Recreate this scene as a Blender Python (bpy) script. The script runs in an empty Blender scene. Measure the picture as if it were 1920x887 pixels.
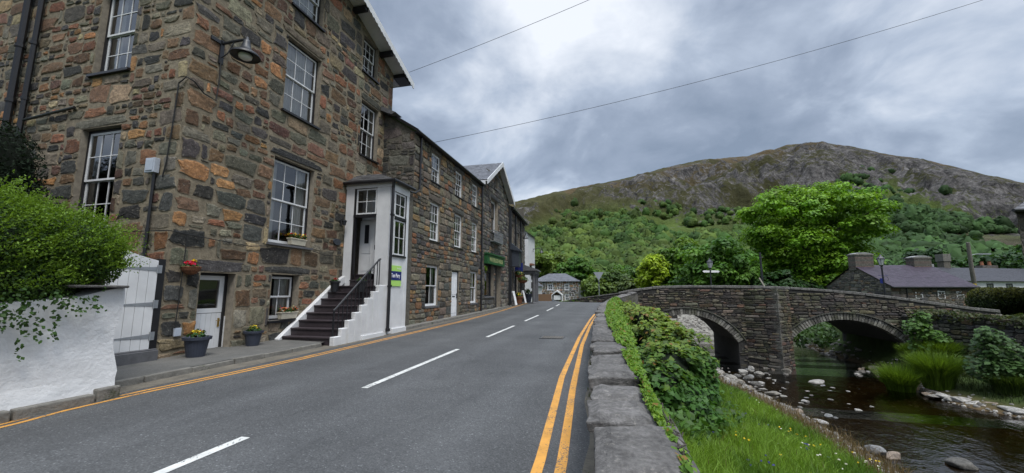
import bpy, bmesh, math, random
import numpy as np
from mathutils import Vector, Matrix

SC = bpy.context.scene
COL = SC.collection
R = math.radians

# ------------------------------------------------------------------ camera
EYE = np.array([0.0, 0.0, 1.65])
PITCH, YAW = R(7.8), R(14.2)
_fw = Vector((-math.sin(YAW) * math.cos(PITCH), math.cos(YAW) * math.cos(PITCH), math.sin(PITCH)))
_rt = Vector((math.cos(YAW), math.sin(YAW), 0))
_up = _rt.cross(_fw)
cam = bpy.data.cameras.new('camera')
cam_o = bpy.data.objects.new('camera', cam)
COL.objects.link(cam_o)
cam.sensor_width = 36
cam.sensor_fit = 'HORIZONTAL'
cam.lens = 750 / 1920 * 36
cam.clip_start, cam.clip_end = 0.05, 6000
cam_o.matrix_world = Matrix(((_rt.x, _up.x, -_fw.x, 0), (_rt.y, _up.y, -_fw.y, 0), (_rt.z, _up.z, -_fw.z, EYE[2]), (0, 0, 0, 1)))
SC.camera = cam_o

# ------------------------------------------------------------------ light
SUN_EL, SUN_AZ = 60, 142           # azimuth clockwise from +Y
SC.view_settings.view_transform = 'Standard'
SC.view_settings.look = 'None'
SC.view_settings.gamma = 1
SC.view_settings.exposure = 0.88
SC.cycles.max_bounces = 6
SC.cycles.diffuse_bounces = 3
SC.cycles.glossy_bounces = 3
SC.cycles.transparent_max_bounces = 8
SC.cycles.caustics_reflective = False
SC.cycles.caustics_refractive = False
try:
    SC.cycles.use_denoising = True
except Exception:
    pass
sun = bpy.data.lights.new('sun', 'SUN')
sun.energy = 1.2
sun.angle = R(18)
sun.color = (1.0, 0.96, 0.9)
sun_o = bpy.data.objects.new('sun', sun)
COL.objects.link(sun_o)
_sd = Vector((math.sin(R(SUN_AZ)) * math.cos(R(SUN_EL)), math.cos(R(SUN_AZ)) * math.cos(R(SUN_EL)), math.sin(R(SUN_EL))))
sun_o.rotation_euler = _sd.to_track_quat('Z', 'Y').to_euler()
sun_o.location = (0, 0, 60)


class NT:
    """small node-tree writer"""
    def __init__(s, tree):
        s.t = tree

    def n(s, typ, ins=None, **props):
        nd = s.t.nodes.new(typ)
        for k, v in props.items():
            setattr(nd, k, v)
        for k, v in (ins or {}).items():
            sock = nd.inputs[k]
            if isinstance(v, bpy.types.NodeSocket):
                s.t.links.new(v, sock)
            else:
                sock.default_value = v
        return nd

    def math(s, op, a, b=0.0, c=0.0, clamp=False):
        return s.n('ShaderNodeMath', {0: a, 1: b, 2: c}, operation=op, use_clamp=clamp).outputs[0]

    def vmath(s, op, a, b=(0, 0, 0)):
        return s.n('ShaderNodeVectorMath', {0: a, 1: b}, operation=op).outputs[0]

    def noise(s, vec, scale, detail=4, rough=0.55, dist=0.0, out=0):
        return s.n('ShaderNodeTexNoise', {'Vector': vec, 'Scale': scale, 'Detail': detail, 'Roughness': rough, 'Distortion': dist}).outputs[out]

    def ramp(s, fac, stops, interp='LINEAR'):
        nd = s.n('ShaderNodeValToRGB', {'Fac': fac})
        cr = nd.color_ramp
        cr.interpolation = interp
        while len(cr.elements) < len(stops):
            cr.elements.new(0.5)
        for e, (p, c) in zip(cr.elements, stops):
            e.position = p
            e.color = (c, c, c, 1) if isinstance(c, (int, float)) else tuple(c) + (1,)
        return nd.outputs[0]

    def mix(s, fac, a, b, blend='MIX'):
        nd = s.n('ShaderNodeMix', data_type='RGBA', blend_type=blend)
        for i, v in ((0, fac), (6, a), (7, b)):
            if isinstance(v, bpy.types.NodeSocket):
                s.t.links.new(v, nd.inputs[i])
            else:
                nd.inputs[i].default_value = v if i == 0 else (tuple(v) + (1,) if len(v) == 3 else v)
        return nd.outputs[2]

    def bump(s, h, strength=0.5, dist=0.02, normal=None):
        ins = {'Height': h, 'Strength': strength, 'Distance': dist}
        if normal is not None:
            ins['Normal'] = normal
        return s.n('ShaderNodeBump', ins).outputs[0]


# ------------------------------------------------------------------ world: overcast sky
w = bpy.data.worlds.new('World')
SC.world = w
w.use_nodes = True
T = NT(w.node_tree)
w.node_tree.nodes.clear()
tc = T.n('ShaderNodeTexCoord')
d = T.vmath('NORMALIZE', tc.outputs['Generated'])
sx = T.n('ShaderNodeSeparateXYZ', {0: d})
den = T.math('ADD', T.math('MAXIMUM', sx.outputs[2], 0.0), 0.42)
px = T.math('DIVIDE', sx.outputs[0], den)
py = T.math('DIVIDE', sx.outputs[1], den)
pv = T.n('ShaderNodeCombineXYZ', {0: px, 1: py, 2: 0.37}).outputs[0]
n1 = T.noise(T.vmath('ADD', pv, (3.42, 1.7, 0)), 1.8, 6, 0.5, 0.35)
n2 = T.noise(T.vmath('ADD', pv, (9.1, -4.7, 2)), 5.2, 8, 0.58, 0.4)
cl = T.math('ADD', T.math('MULTIPLY', n1, 0.78), T.math('MULTIPLY', n2, 0.22))
ccol = T.ramp(cl, [(0.36, (1.35, 1.68, 2.22)), (0.44, (1.9, 2.26, 2.88)), (0.50, (2.7, 3.12, 3.8)), (0.56, (3.9, 4.25, 4.8)), (0.64, (5.3, 5.55, 5.95))])
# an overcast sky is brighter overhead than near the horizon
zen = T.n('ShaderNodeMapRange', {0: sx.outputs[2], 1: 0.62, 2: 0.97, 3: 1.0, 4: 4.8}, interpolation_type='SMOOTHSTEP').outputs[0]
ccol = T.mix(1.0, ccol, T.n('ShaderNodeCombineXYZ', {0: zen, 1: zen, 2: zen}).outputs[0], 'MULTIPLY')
sky = T.n('ShaderNodeTexSky', sky_type='NISHITA', sun_disc=False, sun_elevation=R(SUN_EL), sun_rotation=R(SUN_AZ))
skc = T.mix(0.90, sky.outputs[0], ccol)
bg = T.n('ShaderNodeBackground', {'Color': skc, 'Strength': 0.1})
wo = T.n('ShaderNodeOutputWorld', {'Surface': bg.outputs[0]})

# ------------------------------------------------------------------ materials
MATS = {}


def new_mat(name):
    m = bpy.data.materials.new(name)
    m.use_nodes = True
    m.node_tree.nodes.clear()
    MATS[name] = m
    return m, NT(m.node_tree)


def finish(t, bsdf):
    t.n('ShaderNodeOutputMaterial', {'Surface': bsdf})


def pbsdf(t, col, rough=0.7, normal=None, **kw):
    ins = {'Base Color': col if isinstance(col, bpy.types.NodeSocket) else tuple(col) + (1,), 'Roughness': rough}
    if normal is not None:
        ins['Normal'] = normal
    ins.update({k.replace('_', ' '): v for k, v in kw.items()})
    return t.n('ShaderNodeBsdfPrincipled', ins).outputs[0]


def pos(t):
    return t.n('ShaderNodeNewGeometry').outputs['Position']


def plain(name, col, rough=0.6, var=0.12, scale=6.0, bump=0.0, bscale=30, metallic=0.0):
    m, t = new_mat(name)
    p = pos(t)
    n = t.noise(p, scale, 5, 0.6)
    f = t.ramp(n, [(0.3, 1 - var), (0.7, 1 + var)])
    c = t.mix(1.0, tuple(col), f, 'MULTIPLY')
    nm = t.bump(t.noise(p, bscale, 4), bump, 0.02) if bump else None
    finish(t, pbsdf(t, c, rough, nm, Metallic=metallic))
    return m


def stone_mat(name, mortar, smear=0.62, spots=0.35, bump=0.8, rough=0.85, green=0.0, wide=0.16):
    m, t = new_mat(name)
    p = pos(t)
    a = t.n('ShaderNodeAttribute', attribute_name='Col')
    n1 = t.noise(p, 7, 6, 0.65, 0.4)
    n2 = t.noise(p, 26, 5, 0.7)
    n3 = t.noise(t.vmath('MULTIPLY', p, (1, 1, 3.0)), 11, 5, 0.7, 0.6)
    c = t.mix(1.0, a.outputs['Color'], t.ramp(n1, [(0.28, 0.5), (0.5, 1.0), (0.72, 1.5)]), 'MULTIPLY')
    c = t.mix(1.0, c, t.ramp(n2, [(0.3, 0.62), (0.7, 1.38)]), 'MULTIPLY')
    c = t.mix(t.ramp(n3, [(0.53, 0.0), (0.66, 0.55)]), c, (0.075, 0.07, 0.062))
    c = t.mix(t.ramp(t.noise(p, 13, 4, 0.75), [(0.60, 0.0), (0.68, spots)]), c, (0.36, 0.33, 0.27))
    if green:
        c = t.mix(t.ramp(t.noise(p, 0.9, 5, 0.7), [(0.48, 0.0), (0.62, green)]), c, (0.075, 0.085, 0.03))
    e = t.math('ADD', a.outputs['Alpha'], t.math('MULTIPLY', t.math('SUBTRACT', t.noise(p, 6, 5, 0.7), 0.5), 1.7))
    mc = t.mix(1.0, tuple(mortar), t.ramp(t.noise(p, 17, 5, 0.7), [(0.3, 0.65), (0.7, 1.3)]), 'MULTIPLY')
    c = t.mix(t.ramp(e, [(smear, 0.0), (smear + wide, 1.0)]), c, mc)
    h = t.math('ADD', t.math('MULTIPLY', t.noise(p, 9, 6, 0.7), 1.0), t.math('MULTIPLY', n2, 0.5))
    finish(t, pbsdf(t, c, rough, t.bump(h, bump, 0.035), Specular_IOR_Level=0.3))
    return m


HOUSE_MORTAR = (0.19, 0.158, 0.108)
stone_mat('house_stone', HOUSE_MORTAR, 0.50, 0.5, 0.6, wide=0.34)
plain('house_mortar', HOUSE_MORTAR, 0.9, 0.35, 9, 0.7, 28)
stone_mat('cottage_stone', (0.13, 0.115, 0.085), 0.92, 0.2, 0.8)
plain('cottage_mortar', (0.10, 0.09, 0.07), 0.9, 0.35, 9, 0.7, 28)
stone_mat('bridge_stone', (0.06, 0.055, 0.05), 0.95, 0.3, 0.9, green=0.4)
plain('bridge_mortar', (0.035, 0.033, 0.03), 0.95, 0.35, 9, 0.7, 20)
stone_mat('loose_stone', (0.2, 0.19, 0.17), 1.6, 0.3, 0.7, 0.75)
stone_mat('coping_stone', (0.10, 0.10, 0.10), 1.6, 0.28, 0.9, 0.8)
plain('white_paint', (0.64, 0.645, 0.645), 0.45, 0.10, 2.2)
plain('upvc', (0.78, 0.79, 0.80), 0.3, 0.03, 3)
plain('black_paint', (0.012, 0.012, 0.014), 0.35, 0.2, 5)
plain('dark_iron', (0.016, 0.018, 0.022), 0.45, 0.25, 8)
plain('galvanised', (0.33, 0.35, 0.37), 0.45, 0.12, 8, metallic=0.6)
plain('step_paint', (0.040, 0.031, 0.035), 0.5, 0.25, 7, 0.2, 30)
plain('slate_sill', (0.10, 0.10, 0.105), 0.6, 0.2, 6, 0.2)
plain('lead_flashing', (0.22, 0.23, 0.25), 0.5, 0.15, 6)
plain('curtain', (0.62, 0.60, 0.55), 0.9, 0.06, 4)
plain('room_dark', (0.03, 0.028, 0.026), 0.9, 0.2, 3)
plain('reveal', (0.24, 0.21, 0.165), 0.9, 0.25, 8, 0.4, 24)
plain('pot_plastic', (0.035, 0.042, 0.062), 0.5, 0.15, 9)
plain('pot_black', (0.014, 0.015, 0.018), 0.5, 0.15, 9)
plain('planter_cream', (0.50, 0.46, 0.36), 0.6, 0.12, 9)
plain('coir', (0.16, 0.065, 0.03), 0.95, 0.4, 30, 0.6, 60)
plain('soil', (0.03, 0.022, 0.015), 0.95, 0.4, 30, 0.6, 60)
plain('sign_green', (0.012, 0.085, 0.022), 0.5, 0.2, 6)
plain('sign_lime', (0.42, 0.70, 0.16), 0.45, 0.04, 6)
plain('sign_navy', (0.010, 0.020, 0.14), 0.45, 0.06, 6)
plain('letter_white', (0.80, 0.80, 0.80), 0.5, 0.03, 6)
plain('letter_gold', (0.42, 0.44, 0.20), 0.5, 0.05, 6)
plain('plate_slate', (0.035, 0.042, 0.055), 0.5, 0.15, 10)
plain('brass', (0.42, 0.29, 0.09), 0.35, 0.1, 10, metallic=0.8)
plain('lamp_inner', (0.10, 0.09, 0.075), 0.5, 0.2, 10)
plain('lamp_bulb', (0.75, 0.76, 0.76), 0.25, 0.03, 6)
plain('lantern_glass', (0.55, 0.58, 0.58), 0.15, 0.05, 6)
plain('grey_wood', (0.15, 0.135, 0.115), 0.85, 0.3, 12, 0.4)
plain('pale_wood', (0.40, 0.37, 0.30), 0.8, 0.2, 12)
plain('brown_wood', (0.17, 0.10, 0.055), 0.75, 0.25, 12)
plain('red_brick', (0.17, 0.075, 0.045), 0.85, 0.25, 12)
plain('bark', (0.055, 0.045, 0.035), 0.95, 0.4, 5, 0.8, 14)
plain('car_paint', (0.012, 0.018, 0.035), 0.2, 0.05, 3)
plain('tyre', (0.012, 0.012, 0.012), 0.8, 0.1, 6)
plain('cable', (0.010, 0.010, 0.010), 0.6, 0.1, 6)
plain('sign_back', (0.26, 0.28, 0.30), 0.5, 0.1, 6)
plain('meter_grey', (0.42, 0.46, 0.52), 0.5, 0.05, 6)
plain('amber_glow_shade', (0.55, 0.22, 0.06), 0.5, 0.2, 9)
plain('flower_red', (0.55, 0.012, 0.03), 0.6, 0.2, 30)
plain('flower_yellow', (0.75, 0.52, 0.03), 0.6, 0.15, 30)
plain('flower_orange', (0.70, 0.20, 0.10), 0.6, 0.2, 30)
plain('flower_white', (0.75, 0.72, 0.60), 0.6, 0.1, 30)
plain('flower_blue', (0.06, 0.07, 0.28), 0.6, 0.2, 30)
plain('chimney_cap', (0.24, 0.245, 0.24), 0.85, 0.25, 6)
plain('terracotta', (0.25, 0.10, 0.05), 0.8, 0.2, 10)

# rough white render, streaked with dirt near nothing in particular
m, t = new_mat('white_render')
p = pos(t)
n = t.noise(p, 1.6, 6, 0.65)
c = t.ramp(n, [(0.3, (0.53, 0.53, 0.525)), (0.55, (0.61, 0.61, 0.605)), (0.75, (0.65, 0.65, 0.65))])
c = t.mix(t.ramp(t.noise(p, 9, 6, 0.75), [(0.60, 0.0), (0.72, 0.45)]), c, (0.42, 0.41, 0.38))
c = t.mix(t.ramp(t.noise(t.vmath('MULTIPLY', p, (1, 1, 0.35)), 2.3, 5, 0.7), [(0.57, 0.0), (0.72, 0.5)]), c, (0.50, 0.48, 0.42))
h = t.math('ADD', t.noise(p, 22, 5, 0.6), t.math('MULTIPLY', t.noise(p, 6, 4, 0.6), 1.5))
finish(t, pbsdf(t, c, 0.85, t.bump(h, 0.45, 0.02)))

# asphalt: chippings, faint wheel tracks, darker repairs
m, t = new_mat('asphalt')
p = pos(t)
sp = t.n('ShaderNodeTexVoronoi', {'Vector': p, 'Scale': 75.0}, feature='F1')
chip = t.ramp(t.n('ShaderNodeSeparateColor', {0: sp.outputs['Color']}).outputs[0], [(0.0, 0.62), (0.55, 0.92), (0.93, 1.12), (0.98, 1.45), (1.0, 2.3)])
base = t.ramp(t.noise(p, 0.55, 6, 0.65), [(0.28, (0.056, 0.058, 0.059)), (0.5, (0.076, 0.078, 0.079)), (0.72, (0.096, 0.098, 0.098))])
sep = t.n('ShaderNodeSeparateXYZ', {0: p})
trk = t.math('SINE', t.math('MULTIPLY', t.math('ADD', sep.outputs[0], t.math('MULTIPLY', t.noise(p, 0.15, 2), 0.8)), 3.6))
base = t.mix(1.0, base, t.ramp(trk, [(0.0, 0.92), (1.0, 1.08)]), 'MULTIPLY')
base = t.mix(1.0, base, chip, 'MULTIPLY')
base = t.mix(t.ramp(t.noise(t.vmath('MULTIPLY', p, (1, 0.25, 1)), 1.2, 5, 0.7, 1.0), [(0.60, 0.0), (0.68, 0.35)]), base, (0.035, 0.036, 0.038))
crk = t.n('ShaderNodeTexVoronoi', {'Vector': t.vmath('ADD', p, t.vmath('MULTIPLY', t.noise(p, 1.5, 4, 0.6, 0, 1), (0.8, 0.8, 0))), 'Scale': 0.23}, feature='DISTANCE_TO_EDGE')
base = t.mix(t.ramp(crk.outputs['Distance'], [(0.0, 0.3), (0.003, 0.0)]), base, (0.02, 0.02, 0.02))
finish(t, pbsdf(t, base, 0.82, t.bump(sp.outputs['Distance'], 0.5, 0.008), Specular_IOR_Level=0.35))


def marking(name, col, wear):
    m, t = new_mat(name)
    p = pos(t)
    sp = t.n('ShaderNodeTexVoronoi', {'Vector': p, 'Scale': 75.0}, feature='F1')
    c = t.mix(1.0, tuple(col), t.ramp(t.noise(p, 5, 5, 0.7), [(0.3, 0.78), (0.7, 1.12)]), 'MULTIPLY')
    k = t.math('ADD', t.math('MULTIPLY', t.noise(p, 3.2, 5, 0.7), 0.7), t.math('MULTIPLY', t.n('ShaderNodeSeparateColor', {0: sp.outputs['Color']}).outputs[1], 0.3))
    c = t.mix(t.ramp(k, [(wear, 0.0), (wear + 0.05, 0.9)]), c, (0.07, 0.072, 0.072))
    finish(t, pbsdf(t, c, 0.75, t.bump(sp.outputs['Distance'], 0.4, 0.006)))


marking('white_marking', (0.56, 0.56, 0.53), 0.59)
marking('yellow_marking', (0.54, 0.26, 0.045), 0.60)

m, t = new_mat('pavement')
p = pos(t)
c = t.ramp(t.noise(p, 1.3, 7, 0.7), [(0.3, (0.075, 0.074, 0.068)), (0.7, (0.135, 0.13, 0.118))])
c = t.mix(1.0, c, t.ramp(t.noise(p, 60, 3, 0.6), [(0.3, 0.75), (0.7, 1.25)]), 'MULTIPLY')
finish(t, pbsdf(t, c, 0.9, t.bump(t.noise(p, 40, 4), 0.4, 0.01)))
m, t = new_mat('gutter_dirt')
p = pos(t)
c = t.ramp(t.noise(p, 4, 7, 0.7), [(0.3, (0.075, 0.068, 0.055)), (0.55, (0.13, 0.115, 0.09)), (0.75, (0.17, 0.15, 0.115))])
finish(t, pbsdf(t, c, 0.95, t.bump(t.noise(p, 30, 5), 0.6, 0.015)))
m, t = new_mat('kerb_concrete')
p = pos(t)
c = t.ramp(t.noise(p, 5, 7, 0.7), [(0.3, (0.10, 0.095, 0.085)), (0.7, (0.20, 0.19, 0.165))])
c = t.mix(t.ramp(t.noise(p, 3, 5, 0.7), [(0.58, 0.0), (0.66, 0.8)]), c, (0.035, 0.045, 0.018))
finish(t, pbsdf(t, c, 0.9, t.bump(t.noise(p, 25, 5), 0.7, 0.02)))

# slates: colour per slate from the attribute
def slate_mat(name, tint):
    m, t = new_mat(name)
    p = pos(t)
    a = t.n('ShaderNodeAttribute', attribute_name='Col')
    c = t.mix(1.0, a.outputs['Color'], tuple(tint), 'MULTIPLY')
    c = t.mix(1.0, c, t.ramp(t.noise(p, 3, 6, 0.7), [(0.3, 0.75), (0.7, 1.25)]), 'MULTIPLY')
    c = t.mix(t.ramp(t.noise(p, 5, 5, 0.75), [(0.62, 0.0), (0.74, 0.25)]), c, (0.13, 0.135, 0.12))
    finish(t, pbsdf(t, c, 0.55, t.bump(t.noise(p, 20, 4), 0.3, 0.01)))


slate_mat('slate_grey', (1.0, 1.0, 1.05))
slate_mat('slate_purple', (1.12, 0.93, 1.12))

# glass: mirror-like film over a see-through pane
m, t = new_mat('glass')
fr = t.n('ShaderNodeFresnel', {'IOR': 1.65}).outputs[0]
gl = t.n('ShaderNodeBsdfGlossy', {'Color': (0.95, 0.97, 1.0, 1), 'Roughness': 0.03}).outputs[0]
tr = t.n('ShaderNodeBsdfTransparent', {'Color': (0.86, 0.88, 0.88, 1)}).outputs[0]
finish(t, t.n('ShaderNodeMixShader', {0: t.math('MULTIPLY', fr, 1.7, clamp=True), 1: tr, 2: gl}).outputs[0])

# river water over a modelled bed
m, t = new_mat('water')
p = pos(t)
rip = t.math('ADD', t.noise(t.vmath('MULTIPLY', p, (1.0, 0.6, 1)), 2.2, 4, 0.5, 0.3), t.math('MULTIPLY', t.noise(p, 9, 3, 0.5), 0.3))
nm = t.bump(rip, 0.35, 0.07)
fr = t.n('ShaderNodeFresnel', {'IOR': 1.33, 'Normal': nm}).outputs[0]
gl = t.n('ShaderNodeBsdfGlossy', {'Color': (1, 1, 1, 1), 'Roughness': 0.02, 'Normal': nm}).outputs[0]
tr = t.n('ShaderNodeBsdfTransparent', {'Color': (0.26, 0.22, 0.135, 1)}).outputs[0]
finish(t, t.n('ShaderNodeMixShader', {0: fr, 1: tr, 2: gl}).outputs[0])

# terrain: colour from attribute, roughened
def attr_mat(name, scale=6.0, var=0.35, bump=0.5, bscale=8.0, bdist=0.1, rough=0.95):
    m, t = new_mat(name)
    p = pos(t)
    a = t.n('ShaderNodeAttribute', attribute_name='Col')
    c = t.mix(1.0, a.outputs['Color'], t.ramp(t.noise(p, scale, 6, 0.7), [(0.28, 1 - var), (0.72, 1 + var)]), 'MULTIPLY')
    finish(t, pbsdf(t, c, rough, t.bump(t.noise(p, bscale, 6, 0.65), bump, bdist), Specular_IOR_Level=0.15))


attr_mat('terrain', 3.0, 0.4, 0.6, 6.0, 0.06)

m, t = new_mat('mountain')
p = pos(t)
a = t.n('ShaderNodeAttribute', attribute_name='Col')
k = a.outputs['Alpha']                                   # how rocky
n1 = t.noise(p, 0.035, 8, 0.72, 0.8)
n2 = t.noise(t.vmath('MULTIPLY', p, (1, 1, 0.5)), 0.12, 7, 0.75, 0.4)
n4 = t.noise(t.vmath('MULTIPLY', p, (1, 1, 0.35)), 0.42, 6, 0.75, 0.5)
rock = t.ramp(t.math('ADD', t.math('MULTIPLY', n2, 0.6), t.math('MULTIPLY', n4, 0.4)), [(0.38, (0.018, 0.018, 0.017)), (0.46, (0.055, 0.052, 0.050)), (0.54, (0.120, 0.112, 0.106)), (0.66, (0.25, 0.235, 0.225))])
veg = t.mix(1.0, a.outputs['Color'], t.ramp(n1, [(0.3, 0.55), (0.7, 1.45)]), 'MULTIPLY')
f = t.math('ADD', k, t.math('MULTIPLY', t.math('SUBTRACT', n1, 0.5), 2.2))
f = t.math('ADD', f, t.math('MULTIPLY', t.math('SUBTRACT', t.noise(p, 0.25, 5, 0.7), 0.5), 1.2))
c = t.mix(t.ramp(f, [(0.42, 0.0), (0.58, 1.0)]), veg, rock)
finish(t, pbsdf(t, c, 0.95, t.bump(t.math('ADD', n2, n1), 1.0, 5.0), Specular_IOR_Level=0.1))


def leaf_mat(name, trans=0.35, rough=0.5):
    m, t = new_mat(name)
    a = t.n('ShaderNodeAttribute', attribute_name='Col')
    d = pbsdf(t, a.outputs['Color'], rough, Specular_IOR_Level=0.25)
    tl = t.n('ShaderNodeBsdfTranslucent', {'Color': t.mix(1.0, a.outputs['Color'], (1.25, 1.2, 0.6), 'MULTIPLY')}).outputs[0]
    finish(t, t.n('ShaderNodeMixShader', {0: trans, 1: d, 2: tl}).outputs[0])


leaf_mat('leaf', 0.35)
leaf_mat('leaf_far', 0.2, 0.8)
leaf_mat('grass', 0.4, 0.5)


# ------------------------------------------------------------------ object helpers
WL = {}


def wl(o):
    v = Vector((0, 0, 0))
    while o is not None:
        v = v + Vector(o.location)
        o = o.parent
    return v


def tag(o, label=None, cat=None, group=None, kind=None):
    if label:
        o['label'] = label
    if cat:
        o['category'] = cat
    if group:
        o['group'] = group
    if kind:
        o['kind'] = kind
    return o


def thing(name, label, cat, loc=(0, 0, 0), group=None, kind=None):
    o = bpy.data.objects.new(name, None)
    o.empty_display_size = 0.2
    o.location = loc
    COL.objects.link(o)
    return tag(o, label, cat, group, kind)


def link_mesh(name, me, parent):
    o = bpy.data.objects.new(name, me)
    COL.objects.link(o)
    if parent is not None:
        o.parent = parent
    return o


class Fr:
    """flat frame: u along, v up, w out of a wall"""
    def __init__(s, o, u, n):
        s.o, s.u, s.n = Vector(o), Vector(u).normalized(), Vector(n).normalized()

    def p(s, u, v, w=0.0):
        q = s.o + s.u * u + s.n * w
        return (q.x, q.y, q.z + v)


class MB:
    def __init__(s):
        s.v, s.f, s.m, s.c = [], [], [], []

    def add(s, vs, fs, m=0, col=None):
        b = len(s.v)
        s.v += [tuple(x) for x in vs]
        for f in fs:
            s.f.append(tuple(b + i for i in f))
            s.m.append(m)
        if col is None:
            col = (0.5, 0.5, 0.5, 0.0)
        if isinstance(col, tuple):
            s.c += [col] * len(vs)
        else:
            s.c += list(col)
        return s

    def hexa(s, q, m=0, col=None):
        return s.add(q, [(0, 3, 2, 1), (4, 5, 6, 7), (0, 1, 5, 4), (1, 2, 6, 5), (2, 3, 7, 6), (3, 0, 4, 7)], m, col)

    def box(s, x0, x1, y0, y1, z0, z1, m=0, col=None):
        return s.hexa([(x0, y0, z0), (x1, y0, z0), (x1, y1, z0), (x0, y1, z0), (x0, y0, z1), (x1, y0, z1), (x1, y1, z1), (x0, y1, z1)], m, col)

    def fbox(s, fr, u0, u1, v0, v1, w0, w1, m=0, col=None):
        P = fr.p
        return s.hexa([P(u0, v0, w0), P(u0, v0, w1), P(u1, v0, w1), P(u1, v0, w0), P(u0, v1, w0), P(u0, v1, w1), P(u1, v1, w1), P(u1, v1, w0)], m, col)

    def quad(s, a, b, c, d, m=0, col=None):
        return s.add([a, b, c, d], [(0, 1, 2, 3)], m, col)

    def prism(s, pts, fr, w0, w1, m=0, col=None):
        n = len(pts)
        vs = [fr.p(u, v, w0) for u, v in pts] + [fr.p(u, v, w1) for u, v in pts]
        fs = [tuple(range(n)), tuple(range(2 * n - 1, n - 1, -1))] + [(i, (i + 1) % n, n + (i + 1) % n, n + i) for i in range(n)]
        return s.add(vs, fs, m, col)

    def tube(s, path, r, n=8, m=0, col=None, caps=True):
        path = [Vector(q) for q in path]
        k = len(path)
        rs = list(r) if isinstance(r, (list, tuple)) else [r] * k
        vs = []
        ref = None
        for i, q in enumerate(path):
            a = path[max(i - 1, 0)]
            b = path[min(i + 1, k - 1)]
            d = (b - a).normalized() if (b - a).length > 1e-9 else Vector((0, 0, 1))
            if ref is None:
                ref = Vector((1, 0, 0)) if abs(d.x) < 0.8 else Vector((0, 1, 0))
            e1 = (ref - d * ref.dot(d)).normalized()
            ref = e1
            e2 = d.cross(e1)
            for j in range(n):
                t = 2 * math.pi * j / n
                vs.append(q + (e1 * math.cos(t) + e2 * math.sin(t)) * rs[i])
        fs = []
        for i in range(k - 1):
            for j in range(n):
                fs.append((i * n + j, i * n + (j + 1) % n, (i + 1) * n + (j + 1) % n, (i + 1) * n + j))
        if caps:
            fs += [tuple(range(n - 1, -1, -1)), tuple(range((k - 1) * n, k * n))]
        return s.add(vs, fs, m, col)

    def lathe(s, c, prof, n=20, m=0, col=None, axis=None):
        """prof: list of (r, h) along +z (or along axis) from point c"""
        c = Vector(c)
        ax = Vector(axis or (0, 0, 1)).normalized()
        e1 = ax.orthogonal().normalized()
        e2 = ax.cross(e1)
        vs = []
        for r, h in prof:
            for j in range(n):
                t = 2 * math.pi * j / n
                vs.append(c + ax * h + (e1 * math.cos(t) + e2 * math.sin(t)) * max(r, 1e-4))
        fs = []
        for i in range(len(prof) - 1):
            for j in range(n):
                fs.append((i * n + j, i * n + (j + 1) % n, (i + 1) * n + (j + 1) % n, (i + 1) * n + j))
        fs += [tuple(range(n - 1, -1, -1)), tuple(range((len(prof) - 1) * n, len(prof) * n))]
        return s.add(vs, fs, m, col)

    def build(s, name, mats, parent=None, smooth=False, bevel=0.0, recalc=True):
        mats = [mats] if isinstance(mats, str) else mats
        me = bpy.data.meshes.new(name)
        if parent is not None:
            off = wl(parent)
            loc = None
        else:
            a = np.array(s.v)
            lo, hi = a.min(0), a.max(0)
            off = Vector(((lo[0] + hi[0]) / 2, (lo[1] + hi[1]) / 2, lo[2]))
            loc = off
        me.from_pydata([(x - off.x, y - off.y, z - off.z) for x, y, z in s.v], [], s.f)
        me.polygons.foreach_set('material_index', s.m)
        at = me.color_attributes.new('Col', 'FLOAT_COLOR', 'POINT')
        at.data.foreach_set('color', np.array(s.c, dtype=np.float32).ravel())
        for mm in mats:
            me.materials.append(MATS[mm])
        if recalc:
            bm = bmesh.new()
            bm.from_mesh(me)
            bmesh.ops.recalc_face_normals(bm, faces=bm.faces)
            bm.to_mesh(me)
            bm.free()
        if smooth:
            me.polygons.foreach_set('use_smooth', [True] * len(me.polygons))
        me.update()
        o = link_mesh(name, me, parent)
        if loc is not None:
            o.location = loc
        if bevel:
            b = o.modifiers.new('bevel', 'BEVEL')
            b.width = bevel
            b.segments = 2
            b.limit_method = 'ANGLE'
        return o


def np_mesh(name, V, F, C, mat, parent=None, smooth=False, origin=None):
    """V (n,3), F (m,k) equal-sized faces, C (n,4)"""
    off = np.array(wl(parent)) if parent is not None else (np.array(origin, float) if origin is not None else np.zeros(3))
    me = bpy.data.meshes.new(name)
    n, m, k = len(V), len(F), F.shape[1]
    me.vertices.add(n)
    me.vertices.foreach_set('co', (V - off).astype(np.float32).ravel())
    me.loops.add(m * k)
    me.loops.foreach_set('vertex_index', F.astype(np.int32).ravel())
    me.polygons.add(m)
    me.polygons.foreach_set('loop_start', np.arange(0, m * k, k, dtype=np.int32))
    me.polygons.foreach_set('loop_total', np.full(m, k, dtype=np.int32))
    if smooth:
        me.polygons.foreach_set('use_smooth', np.ones(m, dtype=bool))
    at = me.color_attributes.new('Col', 'FLOAT_COLOR', 'POINT')
    at.data.foreach_set('color', np.asarray(C, dtype=np.float32).ravel())
    me.materials.append(MATS[mat])
    me.update(calc_edges=True)
    me.validate()
    o = link_mesh(name, me, parent)
    if parent is None:
        o.location = off
    return o


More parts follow.
